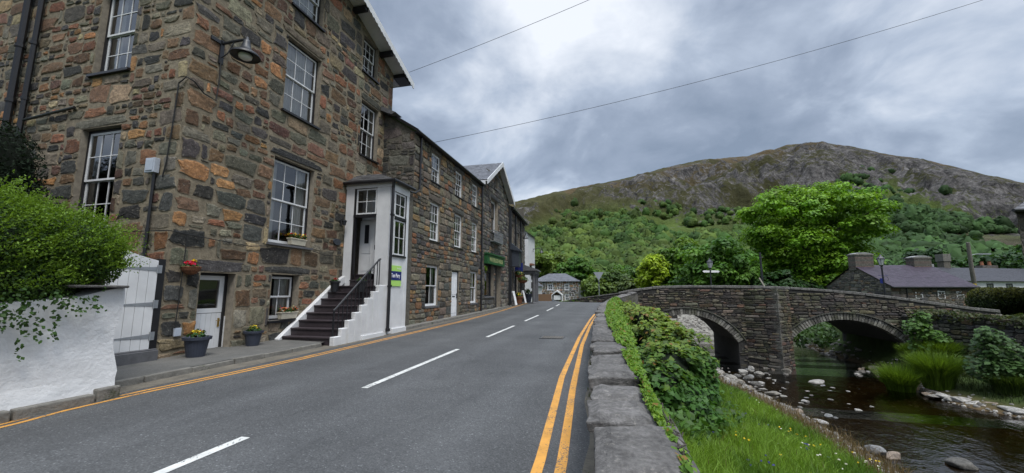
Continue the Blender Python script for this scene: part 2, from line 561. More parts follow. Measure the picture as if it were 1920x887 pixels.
def leaf_arrays(Cn, N, S, col, rng, asp=0.55, fold=0.18, droop=0.0, shape=4):
    n = len(Cn)
    N = N / np.maximum(np.linalg.norm(N, axis=1, keepdims=True), 1e-6)
    Rr = rng.normal(size=(n, 3))
    if droop:
        Rr = Rr * (1 - droop) + np.array([0, 0, -1.0]) * droop
    Tn = Rr - N * (Rr * N).sum(1, keepdims=True)
    Tn /= np.maximum(np.linalg.norm(Tn, axis=1, keepdims=True), 1e-6)
    B = np.cross(N, Tn)
    S = np.asarray(S).reshape(-1, 1)
    V = np.stack([Cn - Tn * S, Cn + B * S * asp + N * S * fold, Cn + Tn * S, Cn - B * S * asp + N * S * fold], 1).reshape(-1, 3)
    F = np.arange(4 * n).reshape(n, 4)
    C = np.repeat(np.concatenate([col, np.ones((n, 1))], 1), 4, axis=0)
    return V, F, C


def leaf_obj(name, Cn, N, S, col, mat, rng, parent=None, origin=None, **kw):
    V, F, C = leaf_arrays(Cn, N, S, col, rng, **kw)
    return np_mesh(name, V, F, C, mat, parent, origin=origin)


def unit(rng, n):
    v = rng.normal(size=(n, 3))
    return v / np.linalg.norm(v, axis=1, keepdims=True)


def vnoise(x, y, seed=0):
    """smooth 2-D value noise in 0..1, vectorised"""
    xi, yi = np.floor(x).astype(np.int64), np.floor(y).astype(np.int64)
    xf, yf = x - xi, y - yi
    sxx, syy = xf * xf * (3 - 2 * xf), yf * yf * (3 - 2 * yf)

    def h(a, b):
        k = (a * 374761393 + b * 668265263 + seed * 982451653) & 0xFFFFFFFF
        k = ((k ^ (k >> 13)) * 1274126177) & 0xFFFFFFFF
        return ((k ^ (k >> 16)) & 0xFFFF) / 65535.0
    a, b, c, d_ = h(xi, yi), h(xi + 1, yi), h(xi, yi + 1), h(xi + 1, yi + 1)
    return (a * (1 - sxx) + b * sxx) * (1 - syy) + (c * (1 - sxx) + d_ * sxx) * syy


def fbm(x, y, oct=5, seed=0, rough=0.5):
    s = np.zeros_like(np.asarray(x, float))
    a, tot = 1.0, 0.0
    for i in range(oct):
        s = s + a * vnoise(x * 2 ** i + 17.3 * i, y * 2 ** i - 9.1 * i, seed + i)
        tot += a
        a *= rough
    return s / tot


def sstep(a, b, x):
    t = np.clip((np.asarray(x, float) - a) / (b - a), 0, 1)
    return t * t * (3 - 2 * t)


# ------------------------------------------------------------------ ground levels
WATER_Z = -2.2


def zr(y):
    y = np.asarray(y, float)
    k = np.maximum(y - 36, 0)
    z = 0.015 * np.minimum(y, 36) + 0.015 * k - 0.0016 * k * k
    z = np.where(y > 75, 0.54 + 0.585 - 2.4336, z)
    return np.maximum(z, -1.32) if z.ndim else float(max(z, -1.32))


_YT = [-40, 8, 13, 15.2, 16.3, 17.2, 19, 21.5, 22.8, 24.8, 29, 36, 46]
_XL = [5.6, 5.7, 5.75, 5.6, 5.5, 5.35, 5.2, 5.0, 4.95, 4.9, 4.9, 6.0, 8.0]
_XR = [12.5, 12.5, 12.4, 12.3, 12.0, 11.3, 11.2, 11.9, 12.4, 12.7, 12.6, 13.5, 15]
_XW = [16.2, 15.6, 15.25, 15.1, 15.0, 14.9, 14.66, 14.1, 13.85, 13.75, 13.7, 15.5, 18]
_ZL = [-0.5, -0.5, -0.45, -0.45, -0.45, -0.45, -0.5, -0.7, -1.1, -1.6, -0.6, 0.1, 0.2]
_GY = [-40, 2, 10.5, 11.8, 13, 15, 16.6, 18.5, 21, 30]
_GX = [5.3, 5.3, 5.15, 5.0, 4.75, 4.3, 3.5, 2.6, 1.6, 1.0]
_XZ = [0.40, 0.30, 0.22, 0.2, 0.18, 0.18, 0.2, 0.6, 1.0, 1.0, -0.3, -0.5, -0.5]


def terrain_z(X, Y):
    X, Y = np.asarray(X, float), np.asarray(Y, float)
    xl, xr, xw, z0, x0 = (np.interp(Y, _YT, t_) for t_ in (_XL, _XR, _XW, _ZL, _XZ))
    fill = sstep(38, 46, Y)
    zroad = zr(Y) - 0.05
    mid = (xl + xr) / 2
    s = np.clip((X - x0) / (xl - x0), 0, 1)
    bank = z0 + (WATER_Z - z0) * s ** 0.75 + 0.10 * (fbm(X * 1.3, Y * 1.3, 4, 3) - 0.5)
    q = np.clip((X - xl) / (xr - xl), 0, 1)
    bed = WATER_Z - 0.62 * np.sin(np.pi * q) ** 0.7 + 0.12 * (fbm(X * 2, Y * 2, 4, 5) - 0.5)
    r = np.clip((X - xr) / (xw - xr), 0, 1)
    rb = WATER_Z + 1.0 * r + 0.12 * (fbm(X * 1.5, Y * 1.5, 4, 8) - 0.5)
    zg = 0.0 * X
    z = np.where(X < x0, zroad, np.where(X < xl, bank, np.where(X < xr, bed, np.where(X < xw, rb, zg))))
    flat = np.where(X < 0, zroad, np.minimum(zroad, 0.15))
    z = z * (1 - fill) + flat * fill
    return z


xs = np.unique(np.concatenate([[-3000, -1500, -700, -350, -180, -100, -60, -35, -20, -12, -8, -4, -1.5], np.arange(-1.0, 17.01, 0.25), [18, 20, 24, 30, 40, 55, 75, 100, 150, 250, 450, 900, 1800, 3000]]))
ys = np.unique(np.concatenate([[-3000, -1200, -500, -200, -100, -50, -30, -20, -10, -4], np.arange(0, 48.01, 0.35), [50, 54, 58, 63, 70, 76, 85, 100, 130, 180, 260, 450, 900, 1800, 3000]]))
GX, GY = np.meshgrid(xs, ys, indexing='ij')
GZ = terrain_z(GX, GY)
nx, ny = GX.shape
V = np.stack([GX, GY, GZ], -1).reshape(-1, 3)
ii, jj = np.meshgrid(np.arange(nx - 1), np.arange(ny - 1), indexing='ij')
F = np.stack([ii * ny + jj, (ii + 1) * ny + jj, (ii + 1) * ny + jj + 1, ii * ny + jj + 1], -1).reshape(-1, 4)
wetness = sstep(WATER_Z + 0.35, WATER_Z + 0.02, V[:, 2])
g = np.stack([0.035 + 0 * wetness, 0.055 + 0 * wetness, 0.014 + 0 * wetness], 1)
bedc = np.array([0.085, 0.060, 0.032])
C = g * (1 - wetness[:, None]) + bedc * wetness[:, None]
gravel = ((V[:, 1] > 27) & (V[:, 1] < 52) & (V[:, 0] < 9.5) & (V[:, 0] > -4)) * 1.0
shore = sstep(-0.25, 0.25, V[:, 0] - np.interp(V[:, 1], _GY, _GX)) * (V[:, 0] < np.interp(V[:, 1], _YT, _XL)) * (V[:, 1] < 27) * (V[:, 1] > -30)
C = C * (1 - shore[:, None]) + np.array([0.105, 0.088, 0.062]) * shore[:, None]
C = C * (1 - gravel[:, None]) + np.array([0.20, 0.19, 0.165]) * gravel[:, None]
ground = np_mesh('ground', V, F, np.concatenate([C, np.ones((len(C), 1))], 1), 'terrain', smooth=True)
tag(ground, kind='structure')

# ------------------------------------------------------------------ water
mbw = MB()
yy = np.linspace(-40, 44, 85)
for a, b in zip(yy[:-1], yy[1:]):
    e = 0.6
    la, lb = np.interp(a, _YT, _XL) - e, np.interp(b, _YT, _XL) - e
    ra, rb_ = np.interp(a, _YT, _XR) + e, np.interp(b, _YT, _XR) + e
    mbw.quad((la, a, WATER_Z), (ra, a, WATER_Z), (rb_, b, WATER_Z), (lb, b, WATER_Z))
tag(mbw.build('river', 'water'), kind='structure')

# ------------------------------------------------------------------ mountain (polar height field with a real far side)
SKY = [(-60, 0.10), (-40, 0.15), (-30, 0.19), (-20, 0.215), (-14.2, 0.229), (-12.2, 0.236), (-8.0, 0.255), (-3.3, 0.267), (1.5, 0.279), (7.3, 0.298), (9.0, 0.300), (12.9, 0.305), (15, 0.304), (17.2, 0.300), (19, 0.306), (20.0, 0.304), (21.4, 0.309), (22.7, 0.307), (24.7, 0.303), (26, 0.291),
       (27.5, 0.280), (29.5, 0.260), (32.6, 0.235), (35.0, 0.210), (36.6, 0.191), (38.6, 0.170), (44, 0.13), (55, 0.08), (75, 0.04), (90, 0.02)]
_sa, _se = np.array([q[0] for q in SKY]), np.array([q[1] for q in SKY])
R0 = 105.0


def ridge_r(a):
    return np.interp(a, [-60, -14, -4, 8, 22, 32, 40, 90], [420, 420, 520, 640, 760, 720, 640, 500])


def mtn_z(a, r):
    a, r = np.asarray(a, float), np.asarray(r, float)
    RR = ridge_r(a)
    H = np.interp(a, _sa, _se) * RR
    t = np.clip((r - R0) / (RR - R0), 0, 2.2)
    X, Y = r * np.sin(np.radians(a)), r * np.cos(np.radians(a))
    s = np.where(t < 1, 0.86 * t ** 1.12 + 0.14 * t ** 3, 1 - 0.28 * (t - 1) ** 1.6)
    # crag bands: steps in the upper half
    st = fbm(X / 60, Y / 60, 4, 21)
    s2 = s + 0.06 * np.sin(s * 22 + st * 9) * sstep(0.25, 0.5, t) * (1 - sstep(0.88, 1.0, t))
    amp = 10 * sstep(0.05, 0.4, t) * (1 - 0.75 * sstep(0.8, 1.0, t))
    n = (fbm(X / 42, Y / 42, 6, 11, 0.55) - 0.5) * 2
    rdg = (0.5 - np.abs(fbm(X / 26, Y / 26, 5, 47, 0.6) - 0.5) * 4) * 10 * sstep(0.22, 0.4, t) * (1 - sstep(0.6, 0.88, t))
    fine = (fbm(X / 9, Y / 9, 4, 31, 0.6) - 0.5) * 4.0 * sstep(0.1, 0.5, t)
    return -1.5 + H * s2 + amp * n + rdg + fine * (1 - 0.5 * sstep(0.85, 1, t)) + 1.65 * s


az = np.concatenate([np.linspace(-60, -16, 50), np.linspace(-15.6, 41, 420), np.linspace(42, 90, 50)])
tt = np.concatenate([np.linspace(0, 1.04, 200), np.linspace(1.08, 2.2, 14)])
AA, TT = np.meshgrid(az, tt, indexing='ij')
RRm = R0 + TT * (ridge_r(AA) - R0)
ZZ = mtn_z(AA, RRm)
ZZ[:, 0] = -4
MX, MY = RRm * np.sin(np.radians(AA)), RRm * np.cos(np.radians(AA))
na, nt_ = AA.shape
V = np.stack([MX, MY, ZZ], -1).reshape(-1, 3)
ii, jj = np.meshgrid(np.arange(na - 1), np.arange(nt_ - 1), indexing='ij')
F = np.stack([ii * nt_ + jj, (ii + 1) * nt_ + jj, (ii + 1) * nt_ + jj + 1, ii * nt_ + jj + 1], -1).reshape(-1, 4)
TE = (ZZ - 1.65) / RRm                      # elevation seen from the road, used to lay out belts of rock and heath
FA = [-60, -13, -8, -3.6, 0, 3.8, 8, 10.6, 14, 17, 22, 25.5, 27.5, 30, 32, 35, 38, 90]
FT = [0.13, 0.135, 0.155, 0.175, 0.18, 0.172, 0.165, 0.150, 0.140, 0.135, 0.15, 0.18, 0.205, 0.185, 0.155, 0.125, 0.09, 0.08]


def scree(a, te):
    c = np.interp(a, [26, 29, 32, 36.7, 40], [0.125, 0.108, 0.088, 0.066, 0.05])
    return sstep(26.5, 29, a) * np.exp(-((te - c) / 0.026) ** 2)


ft = np.interp(AA, FA, FT)
rocky = sstep(-0.03, 0.03, TE - ft) * (0.52 - 0.22 * sstep(4, -8, AA)) + 0.12 * sstep(20, 26, AA)
up = sstep(0.80, 0.97, TT)
rocky = rocky - 0.16 * up - 0.22 * sstep(9, 3, AA) * sstep(0.27, 0.2, TE)
leftcrag = np.exp(-((AA + 12.3) / 2.0) ** 2 - ((TE - 0.19) / 0.035) ** 2)
rocky = rocky + 0.5 * leftcrag + 0.25 * scree(AA, TE)
nz = fbm(MX / 55, MY / 55, 5, 71)
lo = np.array([0.085, 0.122, 0.028])
heath = np.array([0.062, 0.060, 0.026])
brown = np.array([0.098, 0.074, 0.040])
mo = sstep(-0.02, 0.06, TE - ft)[..., None]
C = lo * (1 - mo) + heath * mo
br = (sstep(0.45, 0.6, nz) * sstep(0.6, 0.9, TT))[..., None]
C = C * (1 - br) + brown * br
sc_ = scree(AA, TE)[..., None]
C = C * (1 - 0.9 * sc_) + np.array([0.125, 0.098, 0.082]) * 0.9 * sc_
C = np.concatenate([C, np.clip(rocky, 0, 1)[..., None]], -1).reshape(-1, 4)
mountain = np_mesh('mountain', V, F, C, 'mountain')
tag(mountain, kind='structure')

# woodland that clothes the lower slopes: one mass nobody could count
rng = np.random.default_rng(5)
NT_ = 10500
a = rng.uniform(-17, 41, NT_ * 6)
r = R0 + 8 + rng.uniform(0, 1, NT_ * 6) ** 0.9 * 460
z = mtn_z(a, r)
te = (z - 1.65) / r
X_, Y_ = r * np.sin(np.radians(a)), r * np.cos(np.radians(a))
fl = np.interp(a, FA, FT)
dens = fbm(X_ / 38, Y_ / 38, 4, 91)
keep = sstep(0.015, -0.03, te - fl) * sstep(0.45, 0.58, dens + 0.13 * sstep(0.0, -0.08, te - fl))
keep = keep * (1 - 0.93 * sstep(0.35, 0.8, scree(a, te)))
keep = np.maximum(keep, 0.10 * sstep(0.05, 0.0, te - fl) * (dens > 0.55))
sel = np.nonzero(rng.uniform(0, 1, len(a)) < keep)[0][:NT_]
a, r, z, X_, Y_ = a[sel], r[sel], z[sel], X_[sel], Y_[sel]
n = len(sel)
K = 46
rad = rng.uniform(1.1, 2.2, n) * (1 + 1.0 * rng.uniform(0, 1, n) ** 3) * np.where(r > 300, 1.15, 1.0)
hgt = rad * rng.uniform(0.8, 1.35, n)
U = unit(rng, n * K).reshape(n, K, 3)
U[..., 2] = np.abs(U[..., 2]) * 1.0 - 0.15
Cn = np.stack([X_, Y_, z + hgt * 0.75], -1)[:, None, :] + U * np.stack([rad, rad, hgt], -1)[:, None, :] * rng.uniform(0.88, 1.14, (n, K, 1))
hue = np.clip(rng.uniform(-0.2, 0.8, n) + 1.1 * (fbm(X_ / 30, Y_ / 30, 3, 15) - 0.35), 0, 1)
dk = sstep(12, 30, a)
c0 = np.array([0.036, 0.084, 0.014])[None] * (1 - hue[:, None]) + np.array([0.085, 0.125, 0.022])[None] * hue[:, None]
c0 = c0 * (1 - dk[:, None]) + (np.array([0.036, 0.078, 0.019])[None] * (0.8 + 0.5 * hue[:, None])) * dk[:, None]
c0 = c0 * rng.uniform(0.6, 1.35, (n, 1))
cc = c0[:, None, :] * rng.uniform(0.82, 1.2, (n, K, 1))
V1, F1, C1 = leaf_arrays(Cn.reshape(-1, 3), (U + np.array([0, 0, 0.45]) + 0.16 * rng.normal(size=U.shape)).reshape(-1, 3), (rad[:, None] * rng.uniform(0.12, 0.26, (n, K))).ravel(),
                         cc.reshape(-1, 3), rng, asp=0.75)
# a lumpy solid crown inside each tree's leaves
nu_, nv_ = 9, 5
th = np.linspace(0.0, 2.15, nv_ + 1)
ph = np.arange(nu_) * 2 * np.pi / nu_
unit_v = np.stack([np.outer(np.sin(th), np.cos(ph)), np.outer(np.sin(th), np.sin(ph)), np.outer(np.cos(th), np.ones(nu_))], -1).reshape(-1, 3)
m_ = len(unit_v)
lumps = rng.uniform(0.68, 1.15, (n, m_, 1))
Vc = np.stack([X_, Y_, z + hgt * 0.75], -1)[:, None, :] + unit_v[None] * np.stack([rad, rad, hgt], -1)[:, None, :] * lumps
Fc = np.array([(a_ * nu_ + b_, (a_ + 1) * nu_ + b_, (a_ + 1) * nu_ + (b_ + 1) % nu_, a_ * nu_ + (b_ + 1) % nu_) for a_ in range(nv_) for b_ in range(nu_)])
Fc = (Fc[None] + (np.arange(n) * m_)[:, None, None]).reshape(-1, 4)
Cc_ = np.concatenate([(c0[:, None, :] * rng.uniform(0.8, 1.15, (n, m_, 1))).reshape(-1, 3), np.ones((n * m_, 1))], 1)
np_mesh('hillside_woodland', np.concatenate([V1, Vc.reshape(-1, 3)]), np.concatenate([F1, Fc + len(V1)]), np.concatenate([C1, Cc_]), 'leaf_far', smooth=True)
tag(bpy.data.objects['hillside_woodland'], 'dense green woodland clothing the lower slopes of the mountain', 'woodland', kind='stuff')

# ------------------------------------------------------------------ road, markings, pavement
def wall_in(y):
    return np.interp(y, [-25, 0, 2.2, 3.75, 4.8, 6.75, 9.9, 12, 15, 18, 20.3, 22], [0.05, -0.05, -0.11, -0.21, -0.27, -0.36, -0.5, -0.57, -0.62, -0.62, -0.52, -0.25])


def strip(name, ys_, xa, xb, mat, parent=None, dz=0.0, nx_=2, crown=0.0):
    mb = MB()
    for a, b in zip(ys_[:-1], ys_[1:]):
        for k in range(nx_):
            q = []
            for (y, t) in ((a, k / nx_), (a, (k + 1) / nx_), (b, (k + 1) / nx_), (b, k / nx_)):
                x = xa(y) * (1 - t) + xb(y) * t
                q.append((x, y, zr(y) + dz + crown * math.sin(math.pi * t)))
            mb.quad(*q)
    return mb.build(name, mat, parent, recalc=False)


def fn(xs_, vs_):
    return lambda y: float(np.interp(y, xs_, vs_))


yr = list(np.arange(-25, 80.1, 1.0))
road_r = lambda y: float(wall_in(y)) + 0.06 if y < 21 else (-0.2 if y < 24.3 else (3.0 if y < 28.4 else -0.2))
road = strip('road', yr, lambda y: -8.6, road_r, 'asphalt', None, 0.0, 4)
tag(road, kind='structure')


def along(name, y0, y1, xc, wd, mat, dz=0.004):
    ys_ = np.linspace(y0, y1, max(2, int((y1 - y0) / 0.5) + 1))
    o = strip(name, list(ys_), lambda y: xc(y) - wd / 2, lambda y: xc(y) + wd / 2, mat, road, dz, 1)
    return o


dc = fn([0, 16, 22, 30, 40], [-3.97, -4.03, -4.12, -4.42, -4.9])
for a, b in ((-6.3, -2.3), (-0.2, 3.8), (5.98, 10.07), (12.6, 16.3), (18.5, 22.3), (26.05, 29.9), (32.2, 35.5)):
    along('centre_dash', a, b, dc, 0.115, 'white_marking')
yl = [-25, 3.4, 4.0, 4.8, 6.1, 8, 11, 17.7, 25, 33.4, 38]
yv = [-7.15, -7.24, -7.36, -7.36, -7.23, -7.09, -7.04, -7.0, -7.25, -7.75, -8.1]
along('yellow_line', -25, 38, fn(yl, yv), 0.075, 'yellow_marking')
along('yellow_line', -25, 38, fn(yl, [v + 0.155 for v in yv]), 0.075, 'yellow_marking')
along('yellow_line', -25, 26.5, fn([-25, 0, 3.72, 7.54, 13.25, 20, 23.5, 26.5], [-0.66, -0.69, -0.715, -0.97, -1.12, -1.16, -1.12, -0.8]), 0.10, 'yellow_marking')
along('yellow_line', -25, 26.0, fn([-25, 0, 3.72, 6.78, 11.42, 17, 21, 24.2, 26], [-0.47, -0.5, -0.51, -0.70, -0.91, -1.0, -0.98, -0.9, -0.5]), 0.10, 'yellow_marking')
# gutter dirt on both sides
along('gutter', -25, 38, lambda y: -7.78 + (fn(yl, yv)(y) + 7.2) * 0.5, 0.66, 'gutter_dirt', 0.003)
_rg = strip('gutter', list(np.arange(-4, 21, 0.5)), lambda y: float(wall_in(y)) - 0.09 - 0.05 * math.sin(y * 2.3), lambda y: float(wall_in(y)) + 0.05, 'gutter_dirt', road, 0.003, 1)
# a tarmac repair round an iron cover
mbp = MB()
for nm, (x0, x1, y0, y1), dz, mt in (('repair_patch', (-2.95, -1.3, 11.9, 13.7), 0.0035, None),):
    pass
cover = thing('manhole_cover', 'rectangular iron utility cover set in the tarmac near the right hand wall', 'manhole cover', (-1.95, 12.95, zr(12.95)))
mb = MB()
z = zr(12.95) + 0.006
mb.box(-2.32, -1.58, 12.62, 13.28, z - 0.03, z + 0.004)
mb.build('frame', 'dark_iron', cover)
mb = MB()
for i in range(2):
    mb.box(-2.28 + i * 0.36, -1.94 + i * 0.34, 12.66, 13.24, z, z + 0.008)
for i in range(8):
    for j in range(7):
        mb.box(-2.25 + i * 0.082, -2.20 + i * 0.082, 12.70 + j * 0.075, 12.745 + j * 0.075, z + 0.008, z + 0.012)
mb.build('lid', 'galvanised_dark' if 'galvanised_dark' in MATS else 'lamp_inner', cover)

# pavement in front of the big house, with a worn kerb
KX = fn([4.6, 5.66, 7.1, 8.8, 10.1, 14, 18, 24, 34, 40], [-8.0, -7.92, -7.91, -7.79, -7.76, -7.62, -7.6, -7.62, -8.0, -8.3])
mb = MB()
ys_ = list(np.linspace(4.4, 12.4, 33))
for a, b in zip(ys_[:-1], ys_[1:]):
    za, zb = zr(a) + 0.10, zr(b) + 0.10
    mb.quad((-10.9, a, za + 0.05), (KX(a) - 0.12, a, za), (KX(b) - 0.12, b, zb), (-10.9, b, zb + 0.05))
tag(mb.build('pavement', 'pavement'), kind='structure')
mb = MB()
rr = random.Random(3)
y = 4.66
while y < 39:
    L = rr.uniform(0.7, 1.0)
    y2 = y + L
    if not (9.9 < (y + y2) / 2 < 13.9):
        j = rr.uniform(-0.012, 0.012)
        t = 0.12 if y < 12 else 0.35
        za, zb = zr(y), zr(y2)
        h = 0.105 + j
        mb.hexa([(KX(y) - t, y, za - 0.1), (KX(y) + j, y, za - 0.1), (KX(y2) + j, y2 - 0.012, zb - 0.1), (KX(y2) - t, y2 - 0.012, zb - 0.1),
                 (KX(y) - t, y, za + h), (KX(y) - 0.015 + j, y, za + h), (KX(y2) - 0.015 + j, y2 - 0.012, zb + h), (KX(y2) - t, y2 - 0.012, zb + h)])
    y = y2
tag(mb.build('kerb', 'kerb_concrete', bevel=0.015), kind='structure')


# ------------------------------------------------------------------ rubble masonry
def stones(fr, u0, u1, v0, v1, holes, seed, pal, hr=(0.15, 0.36), asp=(1.0, 2.6), gap=0.022, depth=0.035, top=None, inside=None, lintels=True,
           bright=(0.7, 1.3), n=12, band=(0.5, 0.95), blk=(0.7, 1.7), warp=0.05, mb=None, mi=0, sq=0.42, jit=0.05, quoin=0):
    rr = random.Random(seed)
    mb = mb or MB()
    rects = []
    holes2 = list(holes)
    if lintels:
        for (a, b, c, d) in holes:
            h = rr.uniform(0.26, 0.36)
            q = (a - rr.uniform(0.1, 0.3), b + rr.uniform(0.1, 0.3), d + 0.005, d + h)
            if any(q[0] < hh[1] and q[1] > hh[0] and q[2] < hh[3] and q[3] > hh[2] for hh in holes2 if hh != (a, b, c, d)):
                continue
            rects.append(q)
            holes2.append(q)
    if quoin:
        zq, kq = v0, 0
        while zq < v1 - 0.3:
            hq = rr.uniform(0.30, 0.48)
            wq = rr.uniform(0.62, 0.95) if kq % 2 == (quoin > 0) else rr.uniform(0.32, 0.5)
            q = (u0, u0 + wq, zq, zq + hq) if quoin > 0 else (u1 - wq, u1, zq, zq + hq)
            if not any(q[0] < hh[1] and q[1] > hh[0] and q[2] < hh[3] and q[3] > hh[2] for hh in holes2):
                rects.append(q)
                holes2.append(q)
            zq += hq
            kq += 1
    v = v0
    while v < v1 - 0.02:
        bh = min(rr.uniform(*band) * (hr[1] / 0.36), v1 - v)
        if v1 - (v + bh) < hr[0]:
            bh = v1 - v
        u = u0
        while u < u1 - 0.02:
            bw = min(rr.uniform(*blk) * (hr[1] / 0.36), u1 - u)
            if u1 - (u + bw) < 0.25:
                bw = u1 - u
            hs = []
            left = bh
            while left > 0.01:
                h = rr.uniform(*hr)
                if left - h < hr[0]:
                    h = left
                    if h > hr[1] * 1.25:
                        h = left / 2
                hs.append(h)
                left -= h
            vv = v
            for h in hs:
                uu = u
                while uu < u + bw - 0.01:
                    sw = h * rr.uniform(*asp)
                    if u + bw - (uu + sw) < 0.1:
                        sw = u + bw - uu
                    if h > 0.24 and sw < 0.34 and rr.random() < 0.4:
                        k = rr.uniform(0.35, 0.65)
                        rects.append((uu, uu + sw, vv, vv + h * k))
                        rects.append((uu, uu + sw, vv + h * k, vv + h))
                    else:
                        rects.append((uu, uu + sw, vv, vv + h))
                    uu += sw
                vv += h
            u += bw
        v += bh
    nl = len(holes2) - len(holes)
    out = []
    for i, q in enumerate(rects):
        if i < nl:
            out.append(q)
            continue
        cur = q
        for hh in holes2:
            a, b, c, d = cur
            if a < hh[1] and b > hh[0] and c < hh[3] and d > hh[2]:
                opts = [(a, min(b, hh[0]), c, d), (max(a, hh[1]), b, c, d), (a, b, c, min(d, hh[2])), (a, b, max(c, hh[3]), d)]
                opts = [o for o in opts if o[1] - o[0] > 0.0 and o[3] - o[2] > 0.0]
                if not opts:
                    cur = None
                    break
                cur = max(opts, key=lambda o: (o[1] - o[0]) * (o[3] - o[2]))
        if cur and cur[1] - cur[0] > 0.05 and cur[3] - cur[2] > 0.04:
            out.append(cur)
    wts = [p[1] for p in pal]
    cols = [p[0] for p in pal]
    cs = [(math.cos(2 * math.pi * (k + 0.5) / n), math.sin(2 * math.pi * (k + 0.5) / n)) for k in range(n)]
    sh = [(math.copysign(abs(c) ** sq, c), math.copysign(abs(s_) ** sq, s_)) for c, s_ in cs]
    dark3 = [c_ for c_ in cols if max(c_) < 0.17 and c_[0] < 1.75 * c_[2]] or cols
    for io, (a, b, c, d) in enumerate(out):
        g = gap * rr.uniform(0.4, 1.7)
        cx, cy = (a + b) / 2, (c + d) / 2
        hx, hy = (b - a) / 2 - g, (d - c) / 2 - g
        if hx < 0.02 or hy < 0.015:
            continue
        if top is not None and cy + hy * 0.9 > top(cx):
            continue
        if inside is not None and not inside(cx, cy, hx, hy):
            continue
        fade = 1.0
        for hh in holes2:
            dx = max(hh[0] - cx - hx, cx - hx - hh[1], 0)
            dy = max(hh[2] - cy - hy, cy - hy - hh[3], 0)
            fade = min(fade, math.hypot(dx, dy) / 0.4)
        fade = max(0.0, min(1.0, fade)) * max(0, min(1, (cx - u0) / 0.4)) * max(0, min(1, (u1 - cx) / 0.4))
        cy += fade * warp * (math.sin(1.7 * cx + 0.9 * cy + seed) + 0.6 * math.sin(3.9 * cx - 2.1 * cy))
        ang = rr.uniform(-0.05, 0.05) * fade
        col = rr.choices(cols, wts)[0]
        if io < len(holes) and lintels and (b - a) > 1.2 * (d - c):
            col = rr.choice(dark3)
        br = rr.uniform(*bright)
        col = tuple(max(0.0, x * br * rr.uniform(0.93, 1.07)) for x in col)
        dp = depth * rr.uniform(0.5, 1.35)
        skx, sky_ = rr.uniform(-0.12, 0.12), rr.uniform(-0.14, 0.14)
        rad = [1 + rr.gauss(0, jit) for _ in range(n)]
        vs, cc = [], []
        ca, sa = math.cos(ang), math.sin(ang)
        for sc_, w_, al in ((1.0, -0.012, 1.0), (0.93, dp * 0.62, 0.62), (0.74, dp, 0.2)):
            for k in range(n):
                x = sh[k][0] * hx * (1 + skx * sh[k][1]) * rad[k]
                y_ = sh[k][1] * hy * (1 + sky_ * sh[k][0]) * rad[k]
                m_ = min(hx, hy)
                x -= math.copysign((1 - sc_) * m_, x) if abs(x) > (1 - sc_) * m_ else x
                y_ -= math.copysign((1 - sc_) * m_, y_) if abs(y_) > (1 - sc_) * m_ else y_
                vs.append(fr.p(cx + x * ca - y_ * sa, cy + x * sa + y_ * ca, w_ + (rr.uniform(-0.006, 0.006) if w_ > 0 else 0)))
                cc.append(col + (al,))
        vs.append(fr.p(cx, cy, dp + rr.uniform(-0.008, 0.014)))
        cc.append(col + (0.05,))
        fs = []
        for r_ in range(2):
            for k in range(n):
                k2 = (k + 1) % n
                fs.append((r_ * n + k, r_ * n + k2, (r_ + 1) * n + k2, (r_ + 1) * n + k))
        for k in range(n):
            fs.append((2 * n + k, 2 * n + (k + 1) % n, 3 * n))
        mb.add(vs, fs, mi, cc)
    return mb


def wall_sheet(mb, fr, u0, u1, v0, v1, holes, top=None, extra=(), m=0, reveal=0.22, mrev=1):
    us = sorted(set([u0, u1] + [h[0] for h in holes] + [h[1] for h in holes] + list(extra)))
    us = [u for u in us if u0 <= u <= u1]
    vs = sorted(set([v0, v1] + [h[2] for h in holes] + [h[3] for h in holes]))
    vs = [v for v in vs if v0 <= v <= v1]
    for a, b in zip(us[:-1], us[1:]):
        for c, d in zip(vs[:-1], vs[1:]):
            if any(h[0] <= (a + b) / 2 <= h[1] and h[2] <= (c + d) / 2 <= h[3] for h in holes):
                continue
            ta, tb = (d, d) if top is None else (min(d, top(a)), min(d, top(b)))
            if ta <= c and tb <= c:
                continue
            mb.quad(fr.p(a, c), fr.p(b, c), fr.p(b, max(tb, c)), fr.p(a, max(ta, c)), m)
    for (a, b, c, d) in holes:
        P = fr.p
        r = -reveal
        mb.quad(P(a, c), P(a, d), P(a, d, r), P(a, c, r), mrev)
        mb.quad(P(b, d), P(b, c), P(b, c, r), P(b, d, r), mrev)
        mb.quad(P(a, d), P(b, d), P(b, d, r), P(a, d, r), mrev)
        mb.quad(P(b, c), P(a, c), P(a, c, r), P(b, c, r), mrev)


def masonry(name, parent, fr, u0, u1, v0, v1, holes, seed, pal, mats, top=None, extra=(), reveal=0.22, back=True, **kw):
    """one wall part: mortar sheet with openings, reveals, stones"""
    mb = MB()
    wall_sheet(mb, fr, u0, u1, v0, v1, holes, top, extra, 0, reveal, 2)
    stones(fr, u0, u1, v0, v1, holes, seed, pal, top=top, mb=mb, mi=1, **kw)
    return mb.build(name, mats, parent, recalc=False)


